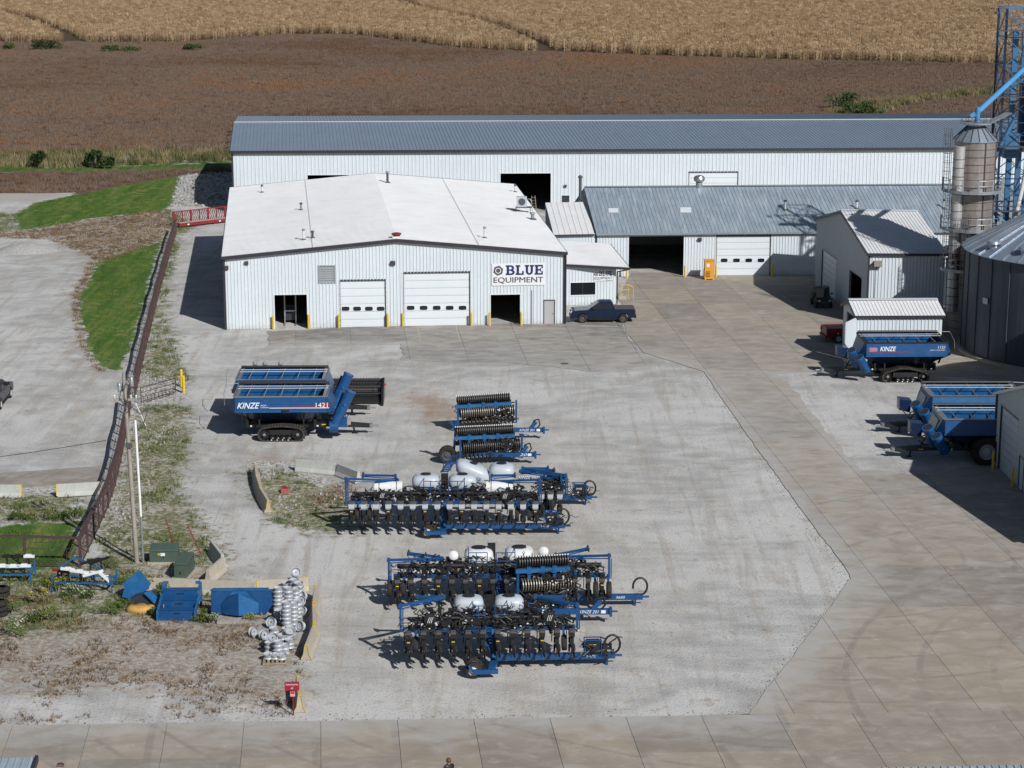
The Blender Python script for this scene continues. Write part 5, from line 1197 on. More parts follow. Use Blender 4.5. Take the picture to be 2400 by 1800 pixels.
grain_cart('front wheeled blue grain cart cut off by the machine shed at the right edge', G(2318,1092)+Vector((.1,2.1,0)), .0, sx=-1, model=None, tracks='wheels', twin=True, body='blue', face=True)
grain_cart('rear wheeled blue grain cart behind another one at the right edge', G(2300,1040)+Vector((-.2,3.0,0)), .0, sx=-1, model=None, tracks='wheels', twin=True, body='blue_faded', face=True)
# ---------------------------------------------------------------- combine header behind the carts
hx = lambda x, y: (460+x*.226, 830+y*.226)
ox, oy = hx(1500, 512); lo = local(ox, oy)
hd = thing('combine_header', 'wide black combine header with toothed reel behind the left grain carts', 'header', G(ox, oy), .02)
def bb(mb, n, m, p=None, **k): return mb.build(n, m, p or hd, **k)
bb(MB().hexa([Vector(p) for p in ((-7,-.3,.1),(3.2,-.3,.1),(3.2,2.0,.25),(-7,2.0,.25),(-7,-.3,.2),(3.2,-.3,.2),(3.2,2.0,1.35),(-7,2.0,1.35))]), 'pan', 'black')
bb(MB().tube((-7,1.2,.75),(3.2,1.2,.75),.28,n=14), 'auger', 'roller_black', smooth=True)
for s, x in ((1,3.25),(-1,-7.05)): bb(MB().prism([(-.9,.05),(2.1,.1),(2.1,1.6),(1.2,1.75),(.1,1.2),(-.7,.3)],0,.18,basis((x-.09,0,0),(0,1,0),(0,0,1))), 'end_shield', 'black_gloss')
bb(MB().beam((-7,2.0,1.4),(3.2,2.0,1.4),.22,.22), 'top_beam', 'black')
rl = bb(MB().tube((-6.9,.3,1.25),(3.1,.3,1.25),.07,n=8), 'reel_shaft', 'black')
for k in range(5):
    a = math.radians(90+72*k); yy, zz = .3+.55*math.cos(a), 1.25+.55*math.sin(a); m = MB().tube((-6.9,yy,zz),(3.1,yy,zz),.04,n=6)
    for x in np.arange(-6.8,3.1,.22): m.beam((x,yy,zz),(x,yy-.04,zz-.26 if k else zz+.24),.025,.02)
    bb(m, 'reel_bat', 'roller_black', rl)
for x in (-6.5,-3,0,3.0): bb(MB().path([(x,.3+.55*math.cos(math.radians(90+72*k)),1.25+.55*math.sin(math.radians(90+72*k))) for k in range(6)],.025), 'reel_spider', 'black', rl)
for px in (600,702,865):
    x = (hx(px,110)[0]-ox)/sc_at(oy); o = bb(MB().tube((x+.1,1.2,1.2),(x,1.6,2.75),.16,.15,n=10), 'lift_cylinder', 'blue_faded', smooth=True)
    bb(MB().lathe([(.2,0),(.2,.12),(.02,.32)],10,T((x,1.6,2.75))), 'cylinder_cap', 'galv', o); bb(MB().beam((x-.55,1.7,1.7),(x,1.65,2.45),.12,.3).beam((x+.6,1.7,1.7),(x,1.65,2.4),.12,.3), 'gusset', 'black', o)
bb(MB().box(3.36,3.5,.4,.6,1.3,1.45), 'marker_light', 'light_red')
# ---------------------------------------------------------------- planters
def tank_shape(parent, c, hx_, hy_, hz_, mat='tank_grey', lid='black', lidr=.33, name='tank', word=None, slant=0.0):
    rings = []
    for z, k in ((-1,.62),(-.86,.86),(-.5,.98),(.0,1.0),(.45,.97),(.78,.84),(1,.55)):
        ring = []
        for i in range(24):
            a = 2*math.pi*i/24; q = 2/3.4; cx, sy = math.copysign(abs(math.cos(a))**q, math.cos(a)), math.copysign(abs(math.sin(a))**q, math.sin(a))
            x = c[0]+hx_*k*cx; ring.append(Vector((x, c[1]+hy_*k*sy, c[2]+hz_*z-slant*(x-c[0]))))
        rings.append(ring)
    o = MB().loft(rings).build(name, mat, parent, smooth=60)
    if lid:
        l = MB().prism([(lidr*math.cos(math.pi/4*k+.39), lidr*.7*math.sin(math.pi/4*k+.39)) for k in range(8)], 0, .09, T((c[0],c[1]-.05,c[2]+hz_*.99))).build('lid', lid, o)
    MB().box(c[0]-hx_*.9,c[0]+hx_*.9,c[1]-hy_*.5,c[1]-hy_*.35,c[2]-hz_*1.15,c[2]-hz_*.9).build('cradle','blue',o)
    if word: letters(MB(), 'KINZE', basis((c[0]-.05, c[1]-hy_*1.01, c[2]-hz_*.15-slant*.3), (1,0,-slant), (0,0.1,1)), .62, .18, .3, .0).build('lettering','blue_faded',o)
    return o
def row_unit(parent, x, style, i, r_):
    u = MB(); jx = r_.uniform(-.02,.02)
    u.beam((x,1.1,.82),(x,.15,.72),.16,.05); u.beam((x,1.1,.66),(x,.15,.52),.16,.05); u.box(x-.10,x+.10,-.14,.28,.30,.80); u.box(x-.13,x+.13,.4,.62,.35,.62); u.beam((x-.2,1.05,.95),(x-.22,.75,.3),.05,.07); u.beam((x+.16,1.3,1.35),(x+.05,.1,1.0),.035); u.beam((x,-.05,.5),(x,-.75,.33),.1,.1)
    u.box(x-.04,x+.04,-.2,-.1,.05,.45); u.box(x-.1,x+.1,.95,1.08,.55,1.0)
    u.beam((x+.12,.9,.5),(x+.05,.1,.25),.04,.05).beam((x-.06,.95,.9),(x-.05,.3,1.0),.035)
    o = u.build('row_unit', 'black', parent)
    hopmat, lidm = {'grey': ('tank_grey','char'), 'black': ('black','char'), 'old': ('char','black')}[style]
    h0 = .8 if style != 'old' else .86; hh = .42 if style == 'grey' else .34
    tw_ = .17 if style == 'grey' else .14
    MB().loft([[Vector((x+a*tw_*k,.02+c*.2*k,z)) for a,c in ((-1,-1),(1,-1),(1,1),(-1,1))] for z,k in ((h0-.02,.55),(h0+.12,1),(h0+hh,1.05))]).build('hopper', hopmat, o)
    MB().loft([[Vector((x+a*tw_*k,.02+c*.2*k,z)) for a,c in ((-1,-1),(-.6,-1.15),(.6,-1.15),(1,-1),(1,1),(-1,1))] for z,k in ((h0+hh+.002,1.1),(h0+hh+.05,1.12),(h0+hh+.09,.8))]).build('hopper_lid', lidm, o)
    if i%3 == 0: MB().box(x-.08,x+.08,-.21,-.17,h0-.10,h0-.05).build('decal','yellow',o)
    for s in (-1,1):
        MB().lathe([(.02,-.05),(.19,-.05),(.21,-.03),(.21,.03),(.19,.05),(.02,.05)],14,T((x+s*.12,.1,.21),rz=math.pi/2+s*.08,rx=math.pi/2),cap=False).build('gauge_wheel','rubber',o)
        MB().lathe([(.02,-.02),(.14,-.02),(.15,0),(.14,.02),(.02,.02)],12,T((x+s*.07,-.72,.17),rz=math.pi/2+s*.25,rx=math.pi/2),cap=False).build('closing_wheel','rubber',o)
    return o
def rail(parent, pts, h=1.0, mat='blue', r=.025):
    m = MB()
    for p in pts: m.tube(p, Vector(p)+Vector((0,0,h)), r, n=6)
    for k in (.5,1): m.path([Vector(p)+Vector((0,0,h*k)) for p in pts], r, 6)
    return m.build('guard_rail', mat, parent)
def ladder(parent, a, c, w=.42, n=6, mat='blue'):
    a, c = Vector(a), Vector(c); m = MB()
    for s in (-1,1): m.beam(a+Vector((s*w/2,0,0)), c+Vector((s*w/2,0,0)), .06, .09)
    o = m.build('ladder', mat, parent)
    for i in range(n): p = a.lerp(c, (i+.5)/n); MB().box(p.x-w/2+.03,p.x+w/2-.03,p.y-.08,p.y+.08,p.z-.025,p.z+.025).build('rung', mat, o)
    return o
def tangle(parent, x0, x1, y, z, n, seed, name='hoses'):
    r_ = random.Random(seed); m = MB()
    for i in range(n):
        x = r_.uniform(x0, x1); p = [Vector((x, y+r_.uniform(-.3,.3), z+r_.uniform(-.25,.25)))]
        for k in range(4): p.append(p[-1]+Vector((r_.uniform(-.35,.35), r_.uniform(-.2,.15), r_.uniform(-.22,.22))))
        m.path(p, r_.choice((.018,.025,.035)), 5)
    for i in range(n//2):
        x = r_.uniform(x0, x1); s = r_.uniform(.05,.14); zz = z+r_.uniform(-.2,.25); yy = y+r_.uniform(-.3,.3); m.box(x-s,x+s,yy-s,yy+s,zz-s,zz+s*r_.uniform(.5,1.3))
    o = m.build(name, 'black', parent); o['kind'] = 'stuff'
    m = MB()
    for i in range(n//9):
        x = r_.uniform(x0, x1); s = r_.uniform(.03,.05); zz = z+r_.uniform(-.2,.3); yy = y-.32+r_.uniform(-.1,.2); m.box(x-s,x+s,yy-.02,yy+.02,zz-s*.6,zz+s*.6)
    o = m.build('decals', 'white', parent); o['kind'] = 'stuff'
def planter(label, conv, lift, ox, oy, xs_, style, spec, rz=0.0):
    px, py = conv(ox, oy); R = thing('planter', label, 'planter', G(px, py), rz, 'row crop planters'); f0 = local(px, py); r_ = random.Random(int(ox))
    def f(x, y, dy=0.0): return f0(*conv(x, y), dy)
    X = [f(x, oy)[0] for x in xs_]; x0, x1 = X[0]-.25, X[-1]+.25
    for i, x in enumerate(X): row_unit(R, x, style, i, r_)
    n0 = None
    MB().box(x0,x1,1.05,1.27,.82,1.04).build('toolbar','blue',R)
    MB().box(x0+.3,x1-.3,1.75,1.9,1.15,1.3).build('rear_beam','blue',R)
    for i, x in enumerate(np.linspace(x0+.4,x1-.4,9)): MB().beam((x,1.2,1.0),(x,1.8,1.2),.09,.12).build('bracket','blue' if i%2 else 'blue_faded',R)
    m = MB().tube((x0+.2,1.45,1.42),(x1-.2,1.45,1.42),.09 if style != 'old' else .13,n=10).build('air_manifold','black',R,smooth=True)
    tangle(R, x0+.2, x1-.2, 1.25, 1.2, 190, int(ox)+1)
    tangle(R, x0+1.0, x1-1.0, 1.9, 1.45, 130, int(ox)+2)
    for o in KIDS(R): o.location.z += lift
    f.lift = lift
    for key, v in spec: v(R, f)
    return R
def marker(R, f, x, ytop, yb, pts, dys, disc=True, mat='blue'):
    a = f(x, yb, 1.15); c = f(x, ytop, 1.15); o = MB().beam(a, c, .12, .14).beam(a+Vector((.12,0,0)), c+Vector((.12,0,-.2)), .06).build('marker_post', mat, R)
    P_ = [f(p[0], p[1], d) for p, d in zip(pts, dys)]; m = MB()
    for p, q in zip(P_[:-1], P_[1:]): m.beam(p, q, .12, .12); m.beam(p-Vector((0,0,.18)), q-Vector((0,0,.10)), .05)
    arm = m.build('marker_arm', mat, R)
    for p in P_: MB().tube(p+Vector((0,-.12,0)), p+Vector((0,.12,0)), .11, n=10).build('pivot', mat, arm)
    if disc:
        t_ = (P_[-1]-P_[-2]).normalized(); MB().tube(P_[-1], P_[-1]+t_*.06, .2, n=14).build('marker_disc', 'roller_black', arm)
def fan(R, f, x, y, dy=.95, r=.31):
    c = f(x, y, dy); o = MB().lathe([(r*.5,-.1),(r,-.08),(r,.08),(r*.5,.1)],20,T(c,rx=math.pi/2)).build('fan','black',R,smooth=30)
    m = MB()
    for k in range(3): m.path([c+Vector((-.12+.09*k,-.115,-.16)), c+Vector((-.08+.09*k,-.115,.02)), c+Vector((-.02+.09*k,-.115,.14))], .018, 5)
    m.build('fan_logo','white',o)
    MB().tube(c+Vector((0,.05,-.2)), c+Vector((.1,.1,-.9)), .1, n=10).build('fan_duct','black',o)
def transport(R, f, xa, ya, xb, yb, dy, wx_, wy_, wdy, bx, word=None, wr=.42, box=True):
    a, c = f(xa, ya, dy), f(xb, yb, dy); a.z = c.z = .55; bm_ = MB().beam(a, c, .26, .3).build('transport_beam','blue',R)
    MB().beam(Vector((a.x,1.0,.9+f.lift)), Vector((a.x,dy-.1,.5)), .3, .28).build('pivot_arm','blue',R)
    MB().beam(Vector((a.x-.6,.9,.8+f.lift)), Vector((a.x-.1,dy,.5)), .16, .2).build('pivot_strut','blue',R)
    w = f(wx_, wy_, wdy); w.z = wr; ww = wheel_meshes(R, w, wr, .3, 'wheel', 'tank_white'); wheel_meshes(R, w+Vector((.05,.75,0)), wr, .3, 'wheel', 'tank_white')
    q = Vector((a.x+.1, wdy-.1, .5)); MB().beam(w+Vector((-.25,-.25,.35)), w+Vector((0,-.25,0)), .12, .1).beam(w+Vector((0,-.25,0)), q+Vector((0,-.05,-.1)), .2, .22).beam(q+Vector((-.3,0,0)), Vector((a.x,dy+.1,.5)), .35, .25).build('wheel_arm','blue',R)
    MB().box(c.x-.15,c.x+.3,dy-.15,dy+.15,.42,.7).tube((c.x+.3,dy,.55),(c.x+.65,dy,.55),.06).build('hitch','blue',R)
    MB().beam((c.x-.1,dy+.1,.5),(c.x-.1,dy+.1,.0),.09).build('jack_stand','blue',R)
    pts = [(c.x+.15+.4*math.cos(t_), dy, 1.15+.5*math.sin(t_)) for t_ in np.linspace(-1.9,3.4,14)]
    MB().path(pts,.06,8).build('hose_loop','black',R,smooth=True)
    if box:
        b0 = f(bx, ya, dy).x; fr = MB()
        for xx in (b0,b0+.85): fr.beam((xx,dy-.25,.65),(xx,dy-.25,1.45),.05).beam((xx,dy+.25,.65),(xx,dy+.25,1.45),.05)
        fr.beam((b0,dy-.25,1.45),(b0+.85,dy-.25,1.45),.05).beam((b0,dy+.25,1.45),(b0+.85,dy+.25,1.45),.05)
        pf = fr.build('power_frame','blue',R); MB().box(b0+.08,b0+.77,dy-.2,dy+.2,.72,1.38).build('power_unit','black',pf); letters(MB(),'KINZE',basis((b0+.2,dy-.21,1.12),(1,0,0),(0,0,1)),.38,.1,.3,.01).build('decal','white',pf)
        tangle(R, b0, c.x+.1, dy, .95, 26, int(bx), 'hydraulic_hoses')
    if word: letters(MB(), word, basis((c.x-1.2, dy-.14, .5), (1,0,0), (0,0,1)), .5, .13, .2, .0).build('model_number','white',bm_)
def platform(R, f, xl, xr, yb, dy, yl0, yl1, xlad):
    a, c = f(xl, yb, dy), f(xr, yb, dy); MB().box(a.x,c.x,dy-.05,dy+1.0,a.z-.05,a.z).build('platform','blue',R)
    m = (a.x+c.x)/2; rail(R, [Vector((a.x,dy,a.z)),Vector(((a.x*2+m)/3,dy,a.z)),Vector((m-.25,dy,a.z))]); rail(R, [Vector((m+.25,dy,a.z)),Vector(((c.x*2+m)/3,dy,a.z)),Vector((c.x,dy,a.z))])
    for xx in (a.x,c.x): rail(R, [Vector((xx,dy,a.z)),Vector((xx,dy+.9,a.z))])
    t0, t1 = f(xlad, yl0, dy-.1), f(xlad, yl1, dy-.9); ladder(R, t1, t0)
    MB().box(m-.22,m+.22,dy+1.1,dy+1.5,a.z-.4,a.z+1.1).build('control_cabinet','black',R); MB().box(m-.12,m+.12,dy+1.08,dy+1.1,a.z+.3,a.z+.42).build('decal','white',R)
    MB().beam((m,dy+1.0,a.z-.8),(m,dy+1.0,a.z),.5,.5).build('mast','black',R)
z4 = lambda x, y: (820+.3255*x, 1250+.3255*y)
z3 = lambda x, y: (780+.2893*x, 1060+.2893*y)
def tk(x, y, dy, hx_, hy_, hz_, **k): return lambda R, f: tank_shape(R, f(x, y, dy), hx_, hy_, hz_, **k)
def tyres(ls): 
    def g(R, f):
        for (x, y, dy) in ls: p = f(x, y, dy); p.z = .40; wheel_meshes(R, p, .40, .24, 'wheel', 'char').rotation_euler = (0,0,0)
    return g
def xt(ls, rr=.4):                       # tyres rolling towards the camera
    def g(R, f):
        before = set(KIDS(R))
        for (x, dy) in ls:
            p = f(x, 500, dy); Mx = T((p.x,dy,rr),rz=math.pi/2,rx=math.pi/2); w_ = .26
            o = MB().lathe([(rr*.55,-w_/2),(rr*.93,-w_/2),(rr,-w_*.3),(rr,w_*.3),(rr*.93,w_/2),(rr*.55,w_/2)],24,Mx,cap=False).build('wheel','rubber',R,smooth=35)
            MB().lathe([(.02,-.05),(rr*.56,-.08),(rr*.56,.08),(.02,.05)],16,Mx,cap=False).build('rim','char',o)
            MB().beam((p.x,dy+.1,rr+.1),(p.x,1.1,.95),.12,.12).build('wheel_post','blue',o)
        for o in KIDS(R):
            if o not in before: o.location.z += f.lift
    return g
planter('nearest blue planter with twelve black row units and two pale grey tanks', z4, .80, 1010, 972, [425+106.6*i for i in range(12)], 'black', [
    (0, tk(870,497,2.5,.78,.62,.40)), (0, tk(1157,500,2.5,.78,.62,.40)), (0, lambda R,f: platform(R,f,893,1140,655,1.25,668,820,1012)),
    (0, lambda R,f: marker(R,f,376,515,690,[(376,515),(690,450),(500,445)],[1.15,2.4,2.5])), (0, lambda R,f: marker(R,f,1640,525,690,[(1640,525),(1345,455),(1560,460)],[1.15,2.4,2.5])),
    (0, lambda R,f: fan(R,f,585,615)), (0, lambda R,f: fan(R,f,1440,612)), (0, xt([(478,.35),(1545,.35)])),
    (0, lambda R,f: transport(R,f,1045,905,1870,888,.15,885,970,-1.3,1690,'5670')) ], .045)
planter('front planter of sixteen grey hoppers and white saddle tanks near the middle', z3, .88, 900, 676, [157+98.9*i for i in range(16)], 'grey', [
    (0, tk(748,228,2.6,.88,.7,.44)), (0, tk(1042,228,2.6,.88,.7,.44)), (0, lambda R,f: platform(R,f,735,1062,360,1.3,372,498,902)),
    (0, lambda R,f: marker(R,f,108,205,420,[(108,215),(520,225),(500,185),(245,180)],[1.15,2.2,2.4,2.6])), (0, lambda R,f: marker(R,f,1668,222,420,[(1668,222),(1290,232),(1280,185),(1460,180)],[1.15,2.2,2.4,2.6])),
    (0, lambda R,f: fan(R,f,400,345)), (0, lambda R,f: fan(R,f,1390,350)), (0, xt([(200,.35),(300,.35),(1490,.35),(1590,.35)])),
    (0, lambda R,f: [MB().tube(f(x0,285,2.1),f(x1,285,2.1),.44,n=24).build('saddle_tank','tank_white',R,smooth=40) for x0,x1 in ((338,560),(1235,1450))]),
    (0, lambda R,f: [MB().path([f(x,285,2.1)+Vector((0,.455*math.sin(a),.455*math.cos(a))) for a in np.linspace(-1.6,1.6,9)],.025,5).build('strap','black',R) for x in (375,515,1275,1415)]),
    (0, lambda R,f: transport(R,f,910,600,1840,588,.3,775,635,-.5,1710,'5670')) ], .0)
planter('planter with round white tanks standing behind the nearest planter', z4, .62, 1010, 544, [345+98*i for i in range(16)], 'old', [
    (0, tk(933,150,2.4,.82,.75,.42,mat='tank_white',lid='black',lidr=.42)), (0, tk(1222,148,2.4,.82,.75,.42,mat='tank_white',lid='black',lidr=.42)), (0, lambda R,f: platform(R,f,858,1190,262,1.25,270,405,1087)),
    (0, lambda R,f: [MB().lathe([(.02,-.55),(.2,-.52),(.27,-.45),(.27,.45),(.2,.52),(.02,.55)],20,T(f(x,y,2.0),rx=math.radians(62))).build('spray_tank','tank_white',R,smooth=40) for x,y in ((752,165),(1395,140))]),
    (0, lambda R,f: marker(R,f,287,188,330,[(287,188),(670,178),(645,165),(432,135)],[1.15,1.9,2.2,2.4])), (0, lambda R,f: marker(R,f,1865,165,330,[(1865,165),(1480,172),(1482,155),(1712,110)],[1.15,1.9,2.2,2.4])),
    (0, xt([(290,.4),(390,.4),(1770,-.1),(1865,-.1)],.47)),
    (0, lambda R,f: transport(R,f,1100,478,2070,468,.3,1000,480,-.2,1700,'3600',.42,False)) ], .02)
planter('rear planter with two big pale tanks, its left half hidden by the front one', z3, .60, 1500, 555, [1690,1762,1838], 'grey', [
    (0, lambda R,f: MB().box(-6,.6,1.05,1.27,1.42,1.64).build('toolbar','blue',R)),
    (0, tk(1140,150,2.9,1.1,.8,.55,word=True,slant=.38)), (0, tk(1370,155,2.9,.84,.8,.58)), 
    (0, lambda R,f: rail(R,[f(900,150,2.3),f(960,150,2.3),f(1005,150,2.3)],1.0)), (0, lambda R,f: ladder(R,f(905,160,2.0),f(965,70,2.4))),
    (0, lambda R,f: marker(R,f,1885,185,385,[(1885,185),(1540,125),(1740,125)],[1.15,2.4,2.6])), (0, lambda R,f: marker(R,f,1850,190,385,[(1850,190),(1520,150),(1790,140)],[1.3,2.2,2.2])),
    (0, xt([(1775,.35)])),
    (0, lambda R,f: [MB().beam(f(1500,215,1.6),f(1900,200,1.6),.14,.16).build('wing_beam','blue',R), letters(MB(),'KINZE 4900',basis(f(1505,214,1.5),(1,0,0),(0,0,1)),1.35,.17,.3,.0).build('lettering','white',R)]),
    (0, lambda R,f: transport(R,f,1700,372,2060,372,3.4,1760,420,2.6,1945,None)) ], .0)
# ---------------------------------------------------------------- tillage tools
def roller(R, a, c, r, n, mat='roller_steel', name='roller', tooth=False):
    a, c = Vector(a), Vector(c); o = MB().tube(a, c, r*.5, n=12).build(name, 'black', R); t_ = (c-a).normalized()
    for i in range(n):
        p = a.lerp(c, (i+.5)/n)
        MB().tube(p-t_*.028, p+t_*.028, r, n=18).build('ring', mat, o)
    return o
def tool(label, conv, ox, oy, top, sec, disc, tongue, nring, dmat, word, rz=.0, rollers=True, yaw=.16):
    px, py = conv(ox, oy); R = thing('tillage_tool', label, 'tillage tool', G(px, py), rz, 'folded tillage tools'); f0 = local(px, py)
    f = lambda x, y, dy=0.0: f0(*conv(x, y), dy)
    if rollers:
        a, c = f(*top[0], .0), f(*top[1], .9); roller(R, a, c, .30, nring, 'roller_black', 'crumbler_roller')
        fr = MB()
        for d in (-.34,.34): fr.beam(a+Vector((0,-.1,d)), c+Vector((0,-.1,d)), .06, .06)
        fr.build('roller_frame','black',R)
        m = MB()
        for x in np.linspace(0,1,nring): p = a.lerp(c,x); m.lathe([(.02,0),(.05,.01),(.05,.03),(.02,.04)],6,T(p+Vector((0,-.15,.36)),rx=math.pi/2))
        o = m.build('bolts','white',R); o['kind'] = 'stuff'
        b0, b1 = a+Vector((-.1,-.38,-.40)), c+Vector((.1,-.38,-.40)); MB().beam(b0, b1, .18, .22).build('wing_beam','blue_faded',R)
        for k in (.25,.5,.72): p = b0.lerp(b1,k); MB().box(p.x-.12,p.x+.12,p.y-.14,p.y+.1,p.z-.16,p.z+.2).box(p.x-.08,p.x+.08,p.y-.06,p.y+.06,p.z-.75,p.z-.16).build('bracket','blue_faded',R)
        a2, c2 = f(*sec[0], -.25), f(*sec[1], .65); roller(R, a2, c2, .40, nring, dmat, 'disc_roller')
        MB().beam(a2+Vector((0,.1,.52)), c2+Vector((0,.1,.52)), .08, .08).build('roller_frame','black',R)
        for s, p in ((-1,a2),(1,c2)): MB().beam(p+Vector((s*.12,0,-1.0)), p+Vector((s*.12,0,.7)), .14, .2).build('end_plate','blue',R)
    a3, c3 = f(*disc[0], -.3), f(*disc[1], .5); n = 14; sh = MB().tube(a3, c3, .05, n=8).build('disc_gang','black',R)
    for i in range(n):
        p = a3.lerp(c3,(i+.5)/n); Mx = T(p,rz=math.pi/2+.35,rx=math.pi/2)
        MB().lathe([(.02,-.06),(.14,-.05),(.32,.0),(.33,.012),(.14,-.03),(.02,-.04)],14,Mx,cap=False).build('disc', 'disc_steel' if dmat!='roller_black' else 'char', sh)
        MB().beam(p+Vector((0,.1,.0)), p+Vector((.1,.25,.55)), .06, .08).build('disc_arm','black',sh)
        if i%1 == 0: MB().tube(p+Vector((-.02,-.12,.0)), p+Vector((-.02,-.15,.0)), .06, n=8).build('hub','steel',sh)
    MB().beam(a3+Vector((0,.3,.5)), c3+Vector((0,.3,.5)), .2, .22).build('gang_beam','blue',R)
    tangle(R, a3.x, c3.x, .3, 1.0, 90, int(ox)+5)
    if rollers:
        m = MB()
        for k in np.linspace(.04,.96,7):
            p, q_ = a.lerp(c,k), a3.lerp(c3,k); m.beam(p+Vector((0,.35,0)), q_+Vector((0,.5,.1)), .12, .14)
        for h_ in (.25,.5,.75): m.beam((a*(1-h_)+a3*h_)+Vector((0,.42,0)), (c*(1-h_)+c3*h_)+Vector((0,.42,0)), .16, .22)
        m.build('wing_frame','black',R)
        tangle(R, a.x, c.x, .3, (a.z+a3.z)/2, 90, int(ox)+9)
    if tongue:
        t0, t1 = f(*tongue[0], tongue[2]), f(*tongue[1], tongue[2]); t0.z = t1.z = .7
        tg = MB().beam(Vector((a3.x+.5, tongue[2], .7)), t1, .22, .30).build('tongue','blue',R)
        MB().tube(t1, t1+Vector((.35,0,0)), .05).box(t1.x-.1,t1.x+.05,t1.y-.2,t1.y+.2,t1.z-.25,t1.z+.2).build('hitch','blue',tg)
        letters(MB(), word, basis((t0.x+.05, tongue[2]-.115, .62), (1,0,0), (0,0,1)), min(1.1,(t1.x-t0.x)*.6), .18, .3, .0).build('lettering','white',tg)
        MB().box(t1.x-.55,t1.x-.3,t1.y-.12,t1.y-.111,t1.z-.08,t1.z+.1).build('decal','white',tg)
        MB().path([(t1.x-.9,t1.y,.85),(t1.x-.75,t1.y,1.4),(t1.x-.4,t1.y,1.5),(t1.x-.3,t1.y,1.1),(t1.x-.5,t1.y,.85)],.05).build('hose','black',tg)
        MB().beam((t1.x-1.0,t1.y,.8),(t1.x-.6,t1.y,1.3),.2,.25).build('jack','blue',tg)
    return R
t2 = lambda x, y: (980+.1989*x, 900+.1989*y)
tool('farthest folded tillage tool with rusty discs and brown rollers', t2, 790, 560, ((455,195),(1080,150)), ((490,345),(1135,300)), ((510,450),(1130,410)), ((1190,695),(1490,690),-2.2), 26, 'roller_steel', 'KINZE 201')
r2 = tool('folded tillage tool with shiny black rollers in front of the farthest one', t2, 860, 945, ((445,560),(1120,525)), ((520,750),(1200,705)), ((540,870),(1190,810)), ((1190,885),(1385,875),.0), 28, 'roller_black', '201')
for (x, y, dy) in ((345,840,.3),): 
    p = local(*t2(860,945))(*t2(x,y),dy); p.z = .62; wheel_meshes(r2, p, .62, .5, 'wheel', 'char', lugs=0)
MB().beam((-2.6,.5,.7),(-2.4,.3,3.0),.16,.2).beam((-2.8,.3,3.0),(-2.3,.3,2.2),.18,.2).build('lift_frame','blue',r2)
tool('folded tillage tool with brown rollers between the planters', z4, 1400, 560, ((1205,212),(1568,190)), ((1225,378),(1608,352)), ((1265,505),(1590,450)), None, 20, 'roller_steel', '')
tool('low tillage tool with blue tongue hidden behind the nearest planter', z4, 1450, 640, None, None, ((1280,590),(1560,560)), ((1640,640),(1880,632),-.2), 16, 'roller_black', 'KINZE 201', rollers=False)
